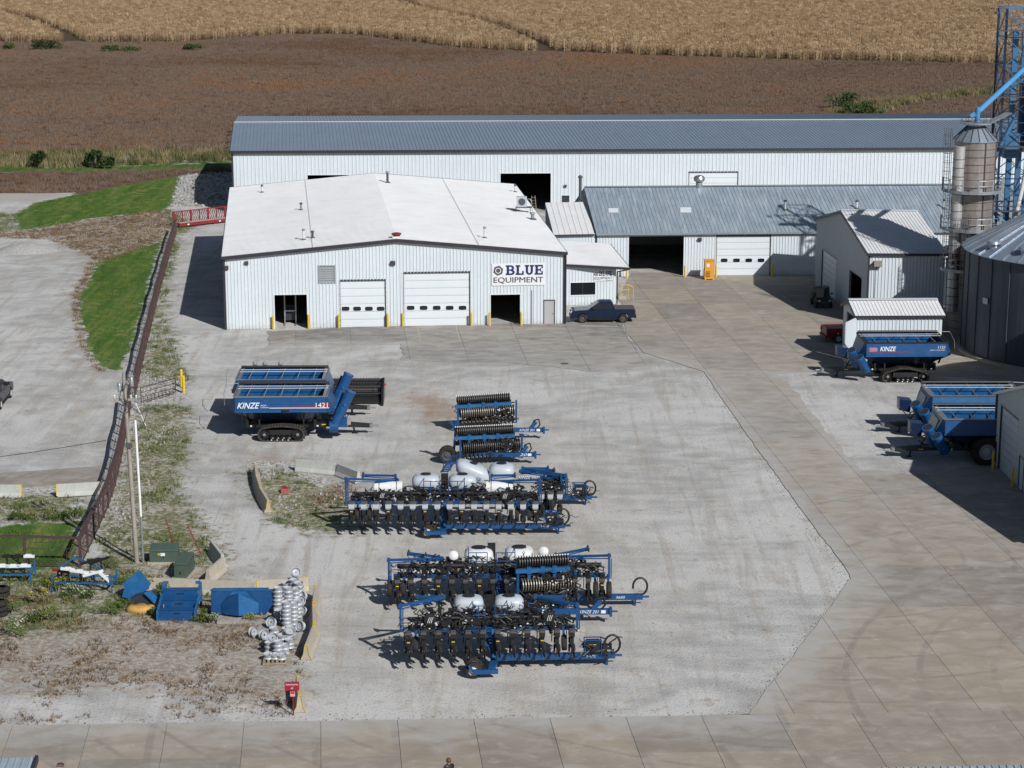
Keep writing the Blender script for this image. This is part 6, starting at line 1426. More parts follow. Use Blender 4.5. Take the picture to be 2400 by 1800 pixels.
# ---------------------------------------------------------------- vehicles
def pickup(label, loc, rz, paint_, bed='cover', partial=None, group='parked pickups'):
    R = thing('pickup_truck', label, 'pickup', loc, rz, group)
    def arch(cx, r=.5, n=8): return [(cx+r*math.cos(a), .42+r*math.sin(a)) for a in np.linspace(.12, math.pi-.12, n)]
    prof = [(2.92,.42),(2.98,.62),(2.96,.95),(2.86,1.12),(2.3,1.2),(1.32,1.24),(-1.02,1.24),(-1.04,1.28),(-2.92,1.28),(-2.96,.75),(-2.92,.5)]+[(x,z) for x,z in arch(-1.85)][::-1]+[(x,z) for x,z in arch(1.9)][::-1]
    rings = []
    for y, k in ((-1.0,0),(-1.02,.0),(1.02,0),(1.0,0)): rings.append([Vector((p[0]*(1 if abs(y)>1.01 else .995), y*(.985 if p[1]>1.1 else 1), p[1])) for p in prof])
    body = MB().loft([rings[1], rings[2]]).build('body', paint_, R, bevel=.03); shade(body.data, 30)
    cab = []
    for z, xa, xb, hy in ((1.22,1.38,-1.0,.95),(1.5,.98,-.98,.90),(1.86,.42,-.86,.76),(1.92,.2,-.7,.68)): cab.append([Vector(p) for p in ((xa,-hy,z),(xa,hy,z),(xb,hy,z),(xb,-hy,z))])
    MB().loft(cab).build('cab', paint_, R, bevel=.02)
    g = lambda pts, nm='window': MB().add([Vector(p) for p in pts], [tuple(range(len(pts)))]).build(nm, 'glass', R)
    for s in (-1,1):
        g([(1.12,s*.955,1.32),(.62,s*.885,1.70),(-.02,s*.84,1.80),(-.02,s*.953,1.32)]); g([(-.08,s*.953,1.32),(-.08,s*.84,1.80),(-.72,s*.84,1.78),(-.86,s*.95,1.34)])
        MB().box(.75,1.0,s*1.08-.1,s*1.08+.1,1.32,1.52).build('mirror', 'black', R)
        MB().box(2.86,2.99,s*.72-.2,s*.72+.2,.86,1.05).build('headlight', 'white', R); MB().box(-2.985,-2.9,s*.9-.09,s*.9+.09,.85,1.2).build('tail_light', 'light_red', R)
        MB().box(-1.2,1.3,s*1.02-.06,s*1.02+.06,.36,.44).build('side_step', 'black', R)
        for x in (1.9,-1.85): wheel_meshes(R, (x,s*.9,.42), .42, .28, 'wheel', 'char' if paint_=='truck_blue' else 'rim_grey')
        MB().box(.2,.36,s*1.022-.012,s*1.022+.012,1.02,1.06).build('door_handle','black',R); MB().box(-.66,-.5,s*1.022-.012,s*1.022+.012,1.02,1.06).build('door_handle','black',R)
    g([(1.36,-.85,1.27),(1.36,.85,1.27),(.50,.70,1.83),(.50,-.70,1.83)], 'windshield'); g([(-1.015,-.8,1.32),(-1.015,.8,1.32),(-.90,.66,1.78),(-.90,-.66,1.78)], 'rear_window')
    MB().box(2.955,3.0,-.55,.55,.66,1.04).build('grille','black',R); MB().box(2.9,3.04,-.98,.98,.42,.62).build('bumper','black' if paint_!='dark_red' else 'steel',R); MB().box(-3.06,-2.9,-.98,.98,.45,.66).build('bumper','black',R)
    if bed == 'cover': MB().box(-2.9,-1.06,-.93,.93,1.285,1.32).build('bed_cover','char',R)
    else:
        MB().box(-2.86,-1.1,-.86,.86,1.282,1.287).build('bed_floor','black',R)
        for s in (-1,1): MB().box(-2.94,-1.04,s*.95-.06,s*.95+.06,1.285,1.34).build('bed_rail',paint_,R)
        MB().box(-2.96,-2.88,-.88,.88,1.285,1.34).build('tailgate_top',paint_,R)
    return R
pk = G(1413, 757.5); pickup('dark blue crew cab pickup parked beside the office annex', pk+Vector((0,1.0,0)), math.pi+.03, 'truck_blue')
pickup('red pickup with only its tail showing past the small shed', G(1955,805)+Vector((2.1,1.2,0)), .12, 'dark_red', 'open')
pickup('dark grey pickup with lit tail light cut off by the left edge', G(-6,968)+Vector((-1.05,2.95,0)), math.radians(92), 'truck_grey', 'open')
# utility vehicle
uv = thing('utility_vehicle', 'black four wheeled utility vehicle with roof parked beside the tall shed', 'utility vehicle', G(1928,722)+Vector((0,1.0,0)), -math.pi/2+.06)
MB().prism([(1.45,.4),(1.5,.75),(1.1,.95),(.35,.98),(.3,.55),(-.3,.55),(-.4,.95),(-1.45,1.0),(-1.5,.45)],-.72,.72,basis((0,0,0),(1,0,0),(0,0,1))).build('body','black',uv)
for s in (-1,1):
    MB().path([(.75,s*.68,.9),(.25,s*.64,1.85),(-.45,s*.64,1.85),(-.5,s*.68,.9)],.04).build('roll_bar','black',uv)
    for x in (1.0,-1.0): wheel_meshes(uv,(x,s*.68,.33),.33,.26,'wheel','char')
    MB().box(1.42,1.52,s*.5-.12,s*.5+.12,.72,.84).build('headlight','tank_white',uv); MB().box(.55,.75,s*.85-.08,s*.85+.08,1.25,1.4).build('mirror','black',uv)
MB().box(-.55,.35,-.7,.7,1.86,1.93).build('roof','black_gloss',uv); MB().add([(.72,-.62,.98),(.72,.62,.98),(.28,.6,1.82),(.28,-.6,1.82)],[(0,1,2,3)]).build('windshield','glass',uv)
for s in (-1,1): MB().box(-.35,.1,s*.35-.28,s*.35+.28,.6,.75).box(-.45,-.3,s*.35-.28,s*.35+.28,.7,1.25).build('seat','char',uv)
MB().box(-1.5,-.55,-.7,.7,1.0,1.08).build('cargo_bed','black',uv); MB().box(1.48,1.54,-.35,.35,.5,.68).build('bumper','char',uv)
# ================================================================ FENCE, BARRIERS, YARD CLUTTER
def fence_run(label, pts, h=1.8, seg=2.45, group='brown steel fence runs', seed=1):
    R = thing('fence', label, 'fence', pts[0], 0, group); r_ = random.Random(seed); o = R.location
    P_ = [Vector((p.x-o.x, p.y-o.y, 0)) for p in pts]; st = []
    for a, c in zip(P_[:-1], P_[1:]):
        n = max(1, round((c-a).length/seg)); st += [a.lerp(c, i/n) for i in range(n)]
    st.append(P_[-1]); hs = [h+.07*math.sin(i*1.3) for i in range(len(st))]
    for p, hh in zip(st, hs): MB().box(p.x-.06,p.x+.06,p.y-.06,p.y+.06,-.05,hh+.05).build('post','maroon',R)
    for (a, ha), (c, hc) in zip(list(zip(st, hs))[:-1], list(zip(st, hs))[1:]):
        up = Vector((0,0,1)); d = c-a; L = d.length; t_ = d.normalized(); n_ = Vector((-t_.y,t_.x,0))
        MB().beam(a+up*ha, c+up*hc, .22, .10).build('top_rail','maroon',R)
        m = MB().beam(a+up*.12+t_*.06, c+up*.12-t_*.06, .05, .06)
        k = int(L/.36); prev = None
        for i in range(k+1):               # wavy lattice of cut-out bars
            u = .06+(L-.12)*i/k; zs = [.12,.45,.8,1.15,1.5,ha-.03]; line = []
            for q, z in enumerate(zs): line.append(a+t_*min(L-.05,max(.05,u+(r_.uniform(-.09,.09) if 0<q<5 else 0)))+up*z)
            for p, q in zip(line[:-1], line[1:]): m.beam(p, q, .02, .03, up=n_)
            if prev:
                for q in range(1,5):
                    if r_.random() < .75: m.beam(prev[q], line[q], .02, .028, up=n_)
            prev = line
        m.build('panel','maroon',R)
    return R
fp = [(190,1328),(221,1262),(254,1190),(270,1140),(283,1085),(298,1008),(306,958)]
fence_run('brown cut steel fence running back beside the stony bank as far as the swing gate', [G(*p) for p in fp])
fence_run('brown cut steel fence running back along the lawn to the red gate', [G(*p) for p in ((317,930),(343,815),(366,717),(390,627),(413,548))], seed=5)
fence_run('brown cut steel fence crossing the lower left corner in front of the lawn', [G(188,1330),G(60,1328),G(-80,1328)], seed=9)
# swing gate and its bollards
g0, g1 = G(331,947), G(412,924); d_ = (g1-g0); gt = thing('swing_gate', 'rusty brown pipe swing gate standing open on the stones', 'gate', g0, math.atan2(d_.y, d_.x)); L = d_.length
fr = MB().path([(0,0,.2),(0,0,1.3),(L,0,1.3),(L,0,.2),(0,0,.2)],.035).build('gate_frame','maroon',gt)
for z in (.55,.9): MB().tube((0,0,z),(L,0,z),.025).build('gate_rail','maroon',gt)
for x in np.linspace(.3,L-.3,9): MB().beam((x,0,0),(x,0,.5),.05,.02).build('gate_picket','maroon',gt)
MB().path([(L,0,.9),(L+.7,-.1,.35),(L+1.2,-.1,.3)],.03).build('chain','char',gt)
bollard(431,921,'front yellow bollard of the pair by the swing gate',1.35,.12); bollard(425.6,906,'rear yellow bollard of the pair by the swing gate',1.35,.12)
# red rolling gate
r0, r1 = G(419,534), G(545,520); d_ = r1-r0; rg = thing('rolling_gate', 'red steel rolling gate with zigzag cut-outs beside the workshop corner', 'gate', r0, math.atan2(d_.y, d_.x)); L = d_.length+2
MB().box(0,L,-.2,.2,.18,.55).build('base_beam','red',rg); MB().box(.05,L*.72,-.18,.35,.552,.58).build('beam_plate','barrier',rg)
MB().beam((0,1.1,.35),(L,1.1,.35),.14,.2).build('lower_rail','red',rg); MB().beam((-.2,1.1,1.75),(L,1.1,1.75),.12,.12).build('top_rail','red',rg)
for i, x in enumerate(np.linspace(0,L,9)): MB().box(x-(.05 if i%2 else .12),x+(.05 if i%2 else .12),1.05,1.15,.3,1.75).build('post','red',rg)
r_ = random.Random(2)
for i in range(8):
    x0, x1 = L*i/8+.15, L*(i+1)/8-.1; m = MB()
    for k in range(3):
        x = x0+(x1-x0)*(k+.3)/3; m.beam((x,1.1,.45),(x+.22,1.1,.85),.03,.10,up=(0,1,0)).beam((x+.22,1.1,.85),(x-.05,1.1,1.2),.03,.10,up=(0,1,0)).beam((x-.05,1.1,1.2),(x+.2,1.1,1.7),.03,.10,up=(0,1,0))
    m.build('cutout_panel','red',rg)
for x in (1.2,5.5): MB().box(x-.12,x+.12,-.215,-.201,.25,.4).build('decal','white',rg)
for x in (.5,L*.5): MB().tube((x,-.15,.1),(x,.15,.1),.1).build('roller_wheel','black',rg)
# jersey barriers
def jersey(label, a, c, mat='barrier', ends=(), h=.82):
    a, c = G(*a), G(*c); d = c-a; R = thing('jersey_barrier', label, 'barrier', a, math.atan2(d.y, d.x), 'concrete jersey barriers'); L = d.length-.04
    pr = [(-.30,0),(.30,0),(.30,.08),(.17,.30),(.085,h),(-.085,h),(-.17,.30),(-.30,.08)]
    MB().prism(pr, .02, L, Matrix(((0,0,1,0),(1,0,0,0),(0,1,0,0),(0,0,0,1)))).build('body', mat, R, bevel=.012)
    for e in ends:
        x0 = -.004 if e == 0 else L+.006
        o = MB(); w_ = .05
        for p, q in zip(pr[1:-1], pr[2:]): o.beam(Vector((x0,p[0]*.9,p[1]*.97+.01)), Vector((x0,q[0]*.9,q[1]*.97+.01)), .02, .07, up=(1,0,0))
        o.box(x0-.01+(.015 if e==0 else -.3),x0+.3 if e==0 else x0-.01,-.07,.07,h+.001,h+.008)
        o.build('yellow_edge','yellow',R)
    return R
jersey('farthest of the three dark sided barriers left of the rock patch', (599,1113), (603,1141), ends=(0,)); jersey('middle of the three dark sided barriers left of the rock patch', (603,1142), (612,1170), ends=(0,)); jersey('nearest of the three dark sided barriers left of the rock patch, yellow edged end', (612,1171), (630,1202), ends=(0,1))
jersey('pale grey barrier lying across the back of the rock patch', (694,1103), (789,1112), 'barrier_grey'); jersey('dark barrier running behind the left marker arm of the middle planter', (792,1113), (842,1133), 'barrier_grey')
jersey('grey barrier near the green boxes with its dark side to the left', (497,1297), (523,1332), 'barrier_grey'); jersey('pale barrier angled just behind the blue steel panels', (523,1337), (487,1368), 'barrier')
jersey('long pale barrier below the green boxes', (343,1386), (467,1391), 'barrier'); jersey('pale barrier half hidden behind the tilted blue panel', (470,1391), (597,1397), 'barrier'); jersey('pale barrier behind the stacked wheel rims', (603,1392), (722,1384), 'barrier', (0,1))
jersey('farthest yellow edged barrier right of the wheel rims', (741,1404), (736,1446), 'barrier', (0,1)); jersey('middle yellow edged barrier right of the wheel rims', (736,1449), (737,1495), 'barrier', (0,1)); jersey('nearest yellow edged barrier right of the wheel rims', (737,1498), (718,1548), 'barrier', (0,1))
jersey('short yellow edged barrier behind the red post sign', (699,1622), (703,1671), 'barrier', (0,1), .9)
jersey('pale barrier at the left edge beside the concrete path', (-40,1164), (52,1164), 'barrier_grey', (1,)); jersey('pale barrier ending at the brown fence beside the concrete path', (134,1163), (236,1157), 'barrier_grey', (0,1))
# utility pole with transformers and conduit riser
up_ = thing('utility_pole', 'weathered wooden utility pole with small transformers near its top', 'utility pole', G(321,1319), 0)
Hp = zat(309,872,G(321,1319).y)
MB().tube((0,0,-.2),(-.3,0,Hp),.14,.10,n=14).build('pole','wood',up_,smooth=True)
MB().beam((-.9,-.15,Hp-1.6),(.5,-.15,Hp-1.6),.1,.12).build('cross_arm','wood',up_)
for i, x in enumerate((-.85,-.55,.1,.4)): MB().lathe([(.03,0),(.06,.05),(.05,.12),(.07,.16),(.02,.22)],8,T((x,-.15,Hp-1.54))).build('insulator','tank_white',up_,smooth=True)
for i, (x, z) in enumerate(((-.55,Hp-.9),(.12,Hp-.6))): MB().lathe([(.02,-.25),(.11,-.25),(.12,.2),(.08,.27),(.02,.3)],14,T((x,.12 if i else -.1,z))).build('transformer','galv',up_,smooth=35)
for k in range(6):
    a = k*.9; MB().path([(-.25+.2*math.cos(a),-.2,Hp-.3-k*.25),(-.1+.5*math.cos(a+1),-.3,Hp-.9-k*.2),(-.2,-.18,Hp-1.9-k*.1)],.02,5).build('wire','char',up_)
MB().path([(-.25,-.2,Hp-1.7),(.6,-.3,Hp-2.4),(1.05,-.2,Hp-2.2),(.8,-.2,Hp-3.0),(.45,0,Hp-2.9)],.025,5).build('wire','char',up_)
MB().beam((.35,-.1,Hp-1.8),(.9,-.1,Hp-3.2),.035,.035).build('standoff_arm','pvc',up_)
MB().box(-.32,.05,-.2,-.12,Hp-4.5,Hp-4.2).build('band','char',up_)
cd = thing('conduit_riser', 'thin white conduit riser standing close beside the wooden pole', 'conduit', G(336,1318), 0)
zt_ = zat(331,985,G(336,1318).y); zm = zat(333,1210,G(336,1318).y)
MB().tube((-.03,0,zm),(-.12,0,zt_),.075,n=10).build('upper_pipe','pvc',cd,smooth=True); MB().tube((0,0,0),(-.03,0,zm),.07,n=10).build('lower_pipe','galv',cd,smooth=True)
for z in (1.0,zm-.6,zm+2.2): MB().beam((-.4,0,z-.1),(0,0,z),.05).build('bracket','galv',cd)
for (a, c, lb) in (((390,1208),(408,1277),'left orange guy wire guard slanting to the grass behind the green box'),((441,1222),(475,1306),'right orange guy wire guard slanting to the grass behind the green box')):
    b0 = G(c[0], c[1]); z = (c[1]-a[1])/sc_at(c[1])*.97; t_ = thing('guy_guard', lb, 'guy guard', b0, 0, 'orange guy wire guards')
    MB().tube((0,0,0),((a[0]-c[0])/sc_at(c[1]),0,z),.035,n=8).build('sleeve','orange' if False else 'red',t_); MB().tube((0,0,-.05),(0.03,0,.12),.05).build('anchor','galv',t_)
# green transformer boxes
def gbox(label, p, w, dpt, h, rz):
    R = thing('transformer_box', label, 'transformer box', p, rz, 'green transformer boxes')
    MB().box(-w/2-.12,w/2+.12,-dpt/2-.12,dpt/2+.12,0,.12).build('pad','barrier',R)
    MB().hexa([Vector(q) for q in ((-w/2,-dpt/2,.12),(w/2,-dpt/2,.12),(w/2,dpt/2,.12),(-w/2,dpt/2,.12),(-w/2,-dpt/2,h*.86),(w/2,-dpt/2,h*.86),(w/2,dpt/2,h),(-w/2,dpt/2,h))]).build('cabinet','green_box',R,bevel=.02)
    MB().box(-w/2-.02,w/2+.02,-dpt/2-.025,-dpt/2-.004,h*.78,h*.84).build('lid_edge','green_box',R)
    MB().box(-.02,.02,-dpt/2-.04,-dpt/2-.005,.35,.5).build('latch','black',R)
    return R
b1 = gbox('wide green transformer box with white and yellow stickers', G(383,1322)+Vector((0,.5,0)), 1.65, 1.0, 1.0, .03)
MB().box(-.16,.1,-.52,-.505,.5,.68).build('sticker','white',b1); MB().box(-.32,-.2,-.52,-.505,.55,.66).build('sticker','yellow',b1)
gbox('narrow green transformer box turned end on beside the wide one', G(427,1360)+Vector((0,.9,0)), .75, 1.7, 1.15, -.12)
# post sign
sg = thing('post_sign', 'dark red sign reading Gathering Area on a thin post in the foreground', 'sign', G(688,1676), .03)
MB().box(-.03,.03,-.03,.03,0,1.75).build('post','dark_red',sg); MB().prism([(-.36,1.28),(.28,1.28),(.31,1.31),(.31,1.70),(.28,1.73),(-.36,1.73),(-.39,1.70),(-.39,1.31)],0,.03,basis((0,-.035,0),(1,0,0),(0,0,1))).build('board','sign_red',sg)
letters(MB(),'Gathering Area',basis((-.33,-.070,1.53),(1,0,0),(0,0,1)),.58,.11,0,.0).build('words','white',sg); letters(MB(),'#2',basis((-.09,-.070,1.36),(1,0,0),(0,0,1)),.11,.09).build('words','white',sg)
MB().box(-.13,.10,-.065,-.035,.98,1.22).build('lower_plate','pink',sg); MB().box(-.1,.07,-.075,-.066,1.12,1.20).build('plate_band','sign_red',sg)
# ---------------------------------------------------------------- wheel rims
def rim_thing(loc, label, tilt=(0,0,0), group='stacked wheel rims', sc=1.0):
    global RIM
    o = bpy.data.objects.new('wheel_rim', RIM); COL.objects.link(o); o.location = loc; o.rotation_euler = tilt; o.scale = (sc,)*3
    return tag(o, label, 'wheel rim', group)
m = MB().lathe([(.055,.135),(.055,.155),(.12,.15),(.15,.17),(.19,.165),(.225,.10),(.245,.17),(.262,.235),(.278,.235),(.275,.22),(.252,.17),(.232,.10),(.215,.06),(.232,.03),(.262,.0),(.255,.01),(.235,.04),(.222,.075),(.19,.13),(.06,.12)], 22, cap=False)
tmp = m.build('wheel_rim','rim_grey',None,smooth=50); RIM = tmp.data; bpy.data.objects.remove(tmp)
z6 = lambda x, y: (560+.1446*x, 1340+.1446*y)
rr_ = random.Random(11); PAL = []
stacks = [(770,400,3),(900,420,4),(980,470,4),(640,690,6),(810,690,6),(930,640,5),(660,790,2),(775,930,6),(890,880,5),(960,760,4),(580,1080,2),(765,1090,2),(850,1060,2),(700,1200,2),(560,1215,2),(820,1270,2),(500,1320,2),(640,1375,3),(750,1360,2),(480,1440,1),(590,1445,1),(690,1450,1)]
ORD = ['first','second','third','fourth','fifth','sixth','seventh']
def clus(y): return 'farthest' if y < 600 else 'tall back' if y < 800 else 'tall front' if y < 1000 else 'low middle' if y < 1250 else 'nearest low'
for (x, y, n) in stacks:
    b0 = G(*z6(x, y)); cl = clus(y); pos = ORD[sorted(s[0] for s in stacks if clus(s[1]) == cl).index(x)]
    for k in range(n):
        lv = 'lying alone' if n == 1 else 'topmost' if k == n-1 else 'lowest' if k == 0 else ORD[k]+' from bottom'
        rim_thing(b0+Vector((rr_.uniform(-.02,.02), rr_.uniform(-.02,.02), .15+.235*k)), 'grey wheel rim %s in %s %s stack from the left' % (lv, pos, cl), (rr_.uniform(-.05,.05), rr_.uniform(-.05,.05), rr_.uniform(0,6)))
for (x, y, z, tl, lb) in ((545,900,.25,(1.0,0,-.5),'rim leaning against the pile with its face to the left front'),(215,1050,.28,(1.5,0,.9),'leftmost rim lying on its side apart from the pile'),(385,1095,.26,(1.45,.2,.8),'shaded rim between the leftmost rim and the pile'),
        (925,340,1.15,(.9,0,.2),'topmost rim of the pile tilted towards the camera'),(1050,480,.3,(1.2,0,-.6),'rim leaning at the back right of the pile near the barrier'),(1010,640,.55,(.8,.3,-.4),'rim tilted on the right flank of the pile'),(1040,720,.28,(1.0,.4,-.7),'rim propped below the right flank of the pile'),(1020,960,.27,(1.2,.5,-.8),'lone rim between the pile and the middle barrier'),(560,1260,.55,(.5,-.2,0),'tilted rim on the near left of the pile'),(820,1180,.6,(.4,.2,0),'tilted rim on the near right of the pile')):
    rim_thing(G(*z6(x, y))+Vector((0,0,z)), 'pale grey '+lb, tl, 'loose wheel rims')
def pallet(label, p, rz, w=1.2, d=1.0):
    R = thing('pallet', label, 'pallet', p, rz, 'wooden pallets')
    for i in range(3): MB().box(-w/2,w/2,-d/2+(d-.1)*i/2,-d/2+(d-.1)*i/2+.1,.02,.10).build('bearer','plank',R)
    for i in range(6): x = -w/2+(w-.13)*i/5; MB().box(x,x+.13,-d/2,d/2,.102,.125).build('board','plank',R)
    return R
for (x, y, lb) in ((590,1440,'pallet under the nearest rims of the pile'),(680,1180,'pallet under the low middle rims of the pile'),(700,910,'pallet under the tall front stacks of rims'),(740,700,'pallet under the tall back stacks of rims')):
    pallet('low wooden '+lb, G(*z6(x, y)), .08, 1.25, 1.3)
# ---------------------------------------------------------------- blue steel parts
zb_ = lambda x, y: (280+.1808*x, 1340+.1808*y)
def blue_panel(label, a, c, h, tilt, octo, rz_extra=0):
    p, q = G(*zb_(*a)), G(*zb_(*c)); d = q-p; R = thing('grain_hopper', label, 'hopper', p, math.atan2(d.y, d.x), 'blue steel hopper panels'); L = d.length
    Mx = T((0,0,.05), rx=tilt)
    MB().prism([(0,0),(L*.82,0),(L,h*.75),(L,h),(0,h)],-.03,.03,Mx@basis((0,0,0),(1,0,0),(0,0,1))).build('plate','blue',R)
    MB().beam(Mx@Vector((-.02,-.02,h)),Mx@Vector((L+.02,-.02,h)),.10,.08).build('top_flange','blue_faded',R)
    if octo:
        cx = L*.43; w_ = L*.28
        for s in (-1,1):
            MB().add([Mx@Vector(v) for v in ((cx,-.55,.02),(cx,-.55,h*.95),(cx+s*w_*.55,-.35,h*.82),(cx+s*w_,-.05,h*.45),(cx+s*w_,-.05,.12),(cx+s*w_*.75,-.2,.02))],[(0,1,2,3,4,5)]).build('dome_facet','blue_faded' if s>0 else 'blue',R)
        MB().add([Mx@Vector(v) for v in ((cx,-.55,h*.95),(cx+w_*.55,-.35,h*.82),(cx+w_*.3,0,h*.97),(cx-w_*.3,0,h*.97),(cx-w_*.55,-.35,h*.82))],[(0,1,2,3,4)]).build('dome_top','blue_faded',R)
    return R
blue_panel('upright blue steel hopper panel with a faceted bulge left of the rims', (1190,560), (2060,560), 1.35, -.12, True)
blue_panel('blue steel hopper panel leaning behind the faceted one', (1235,400), (1950,395), 1.15, .55, True)
MB().box(-.1,1.6,-.5,.1,0,.16).build('timber','wood',thing('timber_skid','grey timber skid lying under the faceted blue panel','timber',G(*zb_(1300,640)),.02))
bs = thing('stepped_frame', 'blue steel stepped frame of three slotted plates among the weeds', 'steel frame', G(*zb_(745,630)), .02)
for i, (y, z) in enumerate(((0,0),(.9,.25),(1.7,.55))):
    p_ = MB().box(-.98,.95,y-.04,y+.04,z,z+.55).box(-.98,.95,y,y+.6,z+.5,z+.55).build('plate','blue',bs); MB().box(-.2,.2,y-.05,y-.041,z+.36,z+.43).build('slot','black',p_)
for s in (-1,1): MB().beam((s*1.02,-.1,0),(s*1.02,-.1,.6),.12,.2).beam((s*1.02,2.4,0),(s*1.02,2.4,1.35),.14,.14).beam((s*1.02,2.4,1.35),(s*.75,2.4,1.35),.12,.14).beam((s*1.02,-.1,.5),(s*1.02,2.4,1.0),.12,.16).build('side_rail','blue_faded',bs)
tp = thing('tilted_plates', 'tilted blue steel plate standing over a dark chute at the left', 'steel plate', G(*zb_(190,400)), -.25)
MB().prism([(-.75,.25),(-.1,.15),(.75,.85),(.75,1.2),(.15,1.75),(-.05,1.75),(-.8,1.05),(-.7,.7)],-.04,.04,T(rx=-.45)@basis((0,0,0),(1,0,0),(0,0,1))).build('plate','blue_faded',tp)
MB().hexa([Vector(v) for v in ((-.2,-.6,.05),(1.9,-.9,.02),(1.9,.4,.02),(.2,.5,.05),(-.1,-.5,.35),(1.0,-.3,.75),(1.1,.3,.75),(.1,.4,.5))]).build('chute','dark_trim',tp)
MB().beam((.95,-.3,.8),(2.2,-.85,.1),.5,.06).build('chute_edge','blue_faded',tp)
tpb = thing('tarp_bundle', 'folded orange tarp bundle lying in front of the tilted blue plate', 'tarp', G(*zb_(285,515)), .0)
rings = []
for k, (z, s) in enumerate(((0,1),(.12,1.05),(.26,.95),(.34,.7))):
    rings.append([Vector((.85*s*math.cos(a)*(1+.08*math.sin(3*a+k)), .42*s*math.sin(a)*(1+.1*math.cos(4*a)), z*(1+.15*math.sin(5*a)))) for a in np.linspace(0,2*math.pi,19)[:-1]])
MB().loft(rings).build('folded_cloth','tarp',tpb,smooth=60)
# racks of white brackets
def rack(label, p, rz, w, bars, gable=False, seed=1):
    R = thing('bracket_rack', label, 'rack', p, rz, 'blue storage racks'); r_ = random.Random(seed); m = MB()
    for x in (-w/2,w/2):
        for y in (0,1.3): m.beam((x,y,0),(x,y,1.0),.08)
    R_ = m.build('posts','blue_faded',R) ; R_['kind'] = 'stuff'
    for y in (0,1.3): MB().beam((-w/2,y,.55),(w/2,y,.55),.09).build('rail','blue_faded',R)
    for x in (-w/2,w/2): MB().beam((x,0,.55),(x,1.3,.55),.08).build('side_rail','blue_faded',R)
    if gable: MB().beam((-w/2,1.3,1.0),(-.2*w,1.5,1.6),.08).beam((-.2*w,1.5,1.6),(w*.25,1.2,1.0),.07).build('gable_bar','blue_faded',R)
    for (x, y, z, l, a, mt) in bars:
        d = Vector((math.cos(a)*l/2, .0, math.sin(a)*l/2)); o = MB().beam(Vector((x,y,z))-d, Vector((x,y,z))+d, .16, .14).beam(Vector((x-.15,y,z+.10)), Vector((x+.2,y,z+.10)), .1, .06).build('bracket', mt, R)
        MB().beam((x,y+.05,z-.06),(x+.05,y+.1,.35),.08).build('stem','black',o)
    return R
zr_ = lambda x, y: (.1447*x, 1290+.1447*y)
rack('blue rack of white and black brackets at the left edge below the fence', G(*zr_(130,540)), .02, 2.6, [(-.9+.62*i,.0,1.05+.02*(i%2),.8,0,'white') for i in range(4)]+[(-.9+.62*i,1.2,1.25,.75,0,'black' if i%3 else 'white') for i in range(4)])
rack('gabled blue rack of tumbled white brackets among the weeds', G(*zr_(1330,680)), -.05, 3.4, [(-.9,.5,1.2,.8,-.1,'white'),(-.2,.4,1.1,1.1,-.12,'white'),(.6,.3,1.05,1.2,.28,'white'),(1.3,.2,.85,.9,-.75,'white'),(.2,1.2,1.45,1.1,.3,'black'),(.8,1.3,1.5,1.1,.35,'black'),(-1.4,.9,.95,1.0,-.15,'red')], True)
for i, (x, y, n) in enumerate(((-10,1050,3),(20,740,2))):
    p = G(*zr_(x, y)); R = thing('tyre_stack', ['stack of three black tyres at the left edge in the weeds','stack of two black tyres behind the taller stack at the left edge'][i], 'tyres', p, 0, 'tyre stacks')
    for k in range(n): MB().lathe([(.25,0),(.42,.02),(.5,.08),(.5,.2),(.42,.26),(.25,.28)],22,T((.03*k,0,.29*k)),cap=False).build('tyre','rubber',R,smooth=35)
# gravel pile, ground cable, near-camera things
gp = thing('gravel_pile', 'small pale gravel pile at the edge of the left lot', 'gravel pile', G(62,588), 0); mb = MB(); rings = []
for k, (r, z) in enumerate(((2.9,-.05),(2.2,.22),(1.5,.55),(.8,.78),(.25,.86))): rings.append([Vector((r*1.35*math.cos(a)*(1+.1*math.sin(3*a+k)), r*math.sin(a)*(1+.12*math.cos(2*a+k)), z+.05*math.sin(7*a+k))) for a in np.linspace(0,2*math.pi,25)[:-1]])
paint('pile_gravel', (.30,.295,.285), .9, 0, .3, 4, .4, (.42,.41,.40), bump=.8, bscale=9); mb.loft(rings).build('heap','pile_gravel',gp,smooth=60)
cb = thing('ground_cable', 'thin black cable lying across the left gravel lot', 'cable', G(-20,1071), 0)
MB().path([G(x, y, .02)-G(-20,1071) for x, y in ((-20,1073),(60,1062),(140,1050),(248,1032))],.016,5).build('cable','black',cb)
pl = G(1052,1779,1.74); pr = thing('person', 'person with brown hair and black jacket at the bottom edge', 'person', (pl.x,pl.y,0), .6)
J = {'pel':(0,0,.95,.15),'spine':(0,.02,1.2,.15),'chest':(0,.03,1.38,.16),'neck':(0,.02,1.52,.06),'head0':(0,0,1.60,.085),'head1':(0,-.01,1.69,.09)}
for s, k in ((-1,'l'),(1,'r')): J.update({'sh'+k:(s*.19,.03,1.42,.065),'el'+k:(s*.25,.05,1.14,.05),'wr'+k:(s*.26,-.05,.9,.035),'ha'+k:(s*.26,-.08,.81,.035),'hip'+k:(s*.1,0,.9,.1),'kn'+k:(s*.11,-.01,.49,.065),'an'+k:(s*.11,.03,.09,.045),'to'+k:(s*.12,-.14,.04,.04)})
E_ = [('pel','spine'),('spine','chest'),('chest','neck'),('neck','head0'),('head0','head1')]
for k in 'lr': E_ += [('chest','sh'+k),('sh'+k,'el'+k),('el'+k,'wr'+k),('wr'+k,'ha'+k),('pel','hip'+k),('hip'+k,'kn'+k),('kn'+k,'an'+k),('an'+k,'to'+k)]
nm = list(J); pm = bpy.data.meshes.new('body'); pm.from_pydata([J[n][:3] for n in nm], [(nm.index(a), nm.index(c)) for a, c in E_], [])
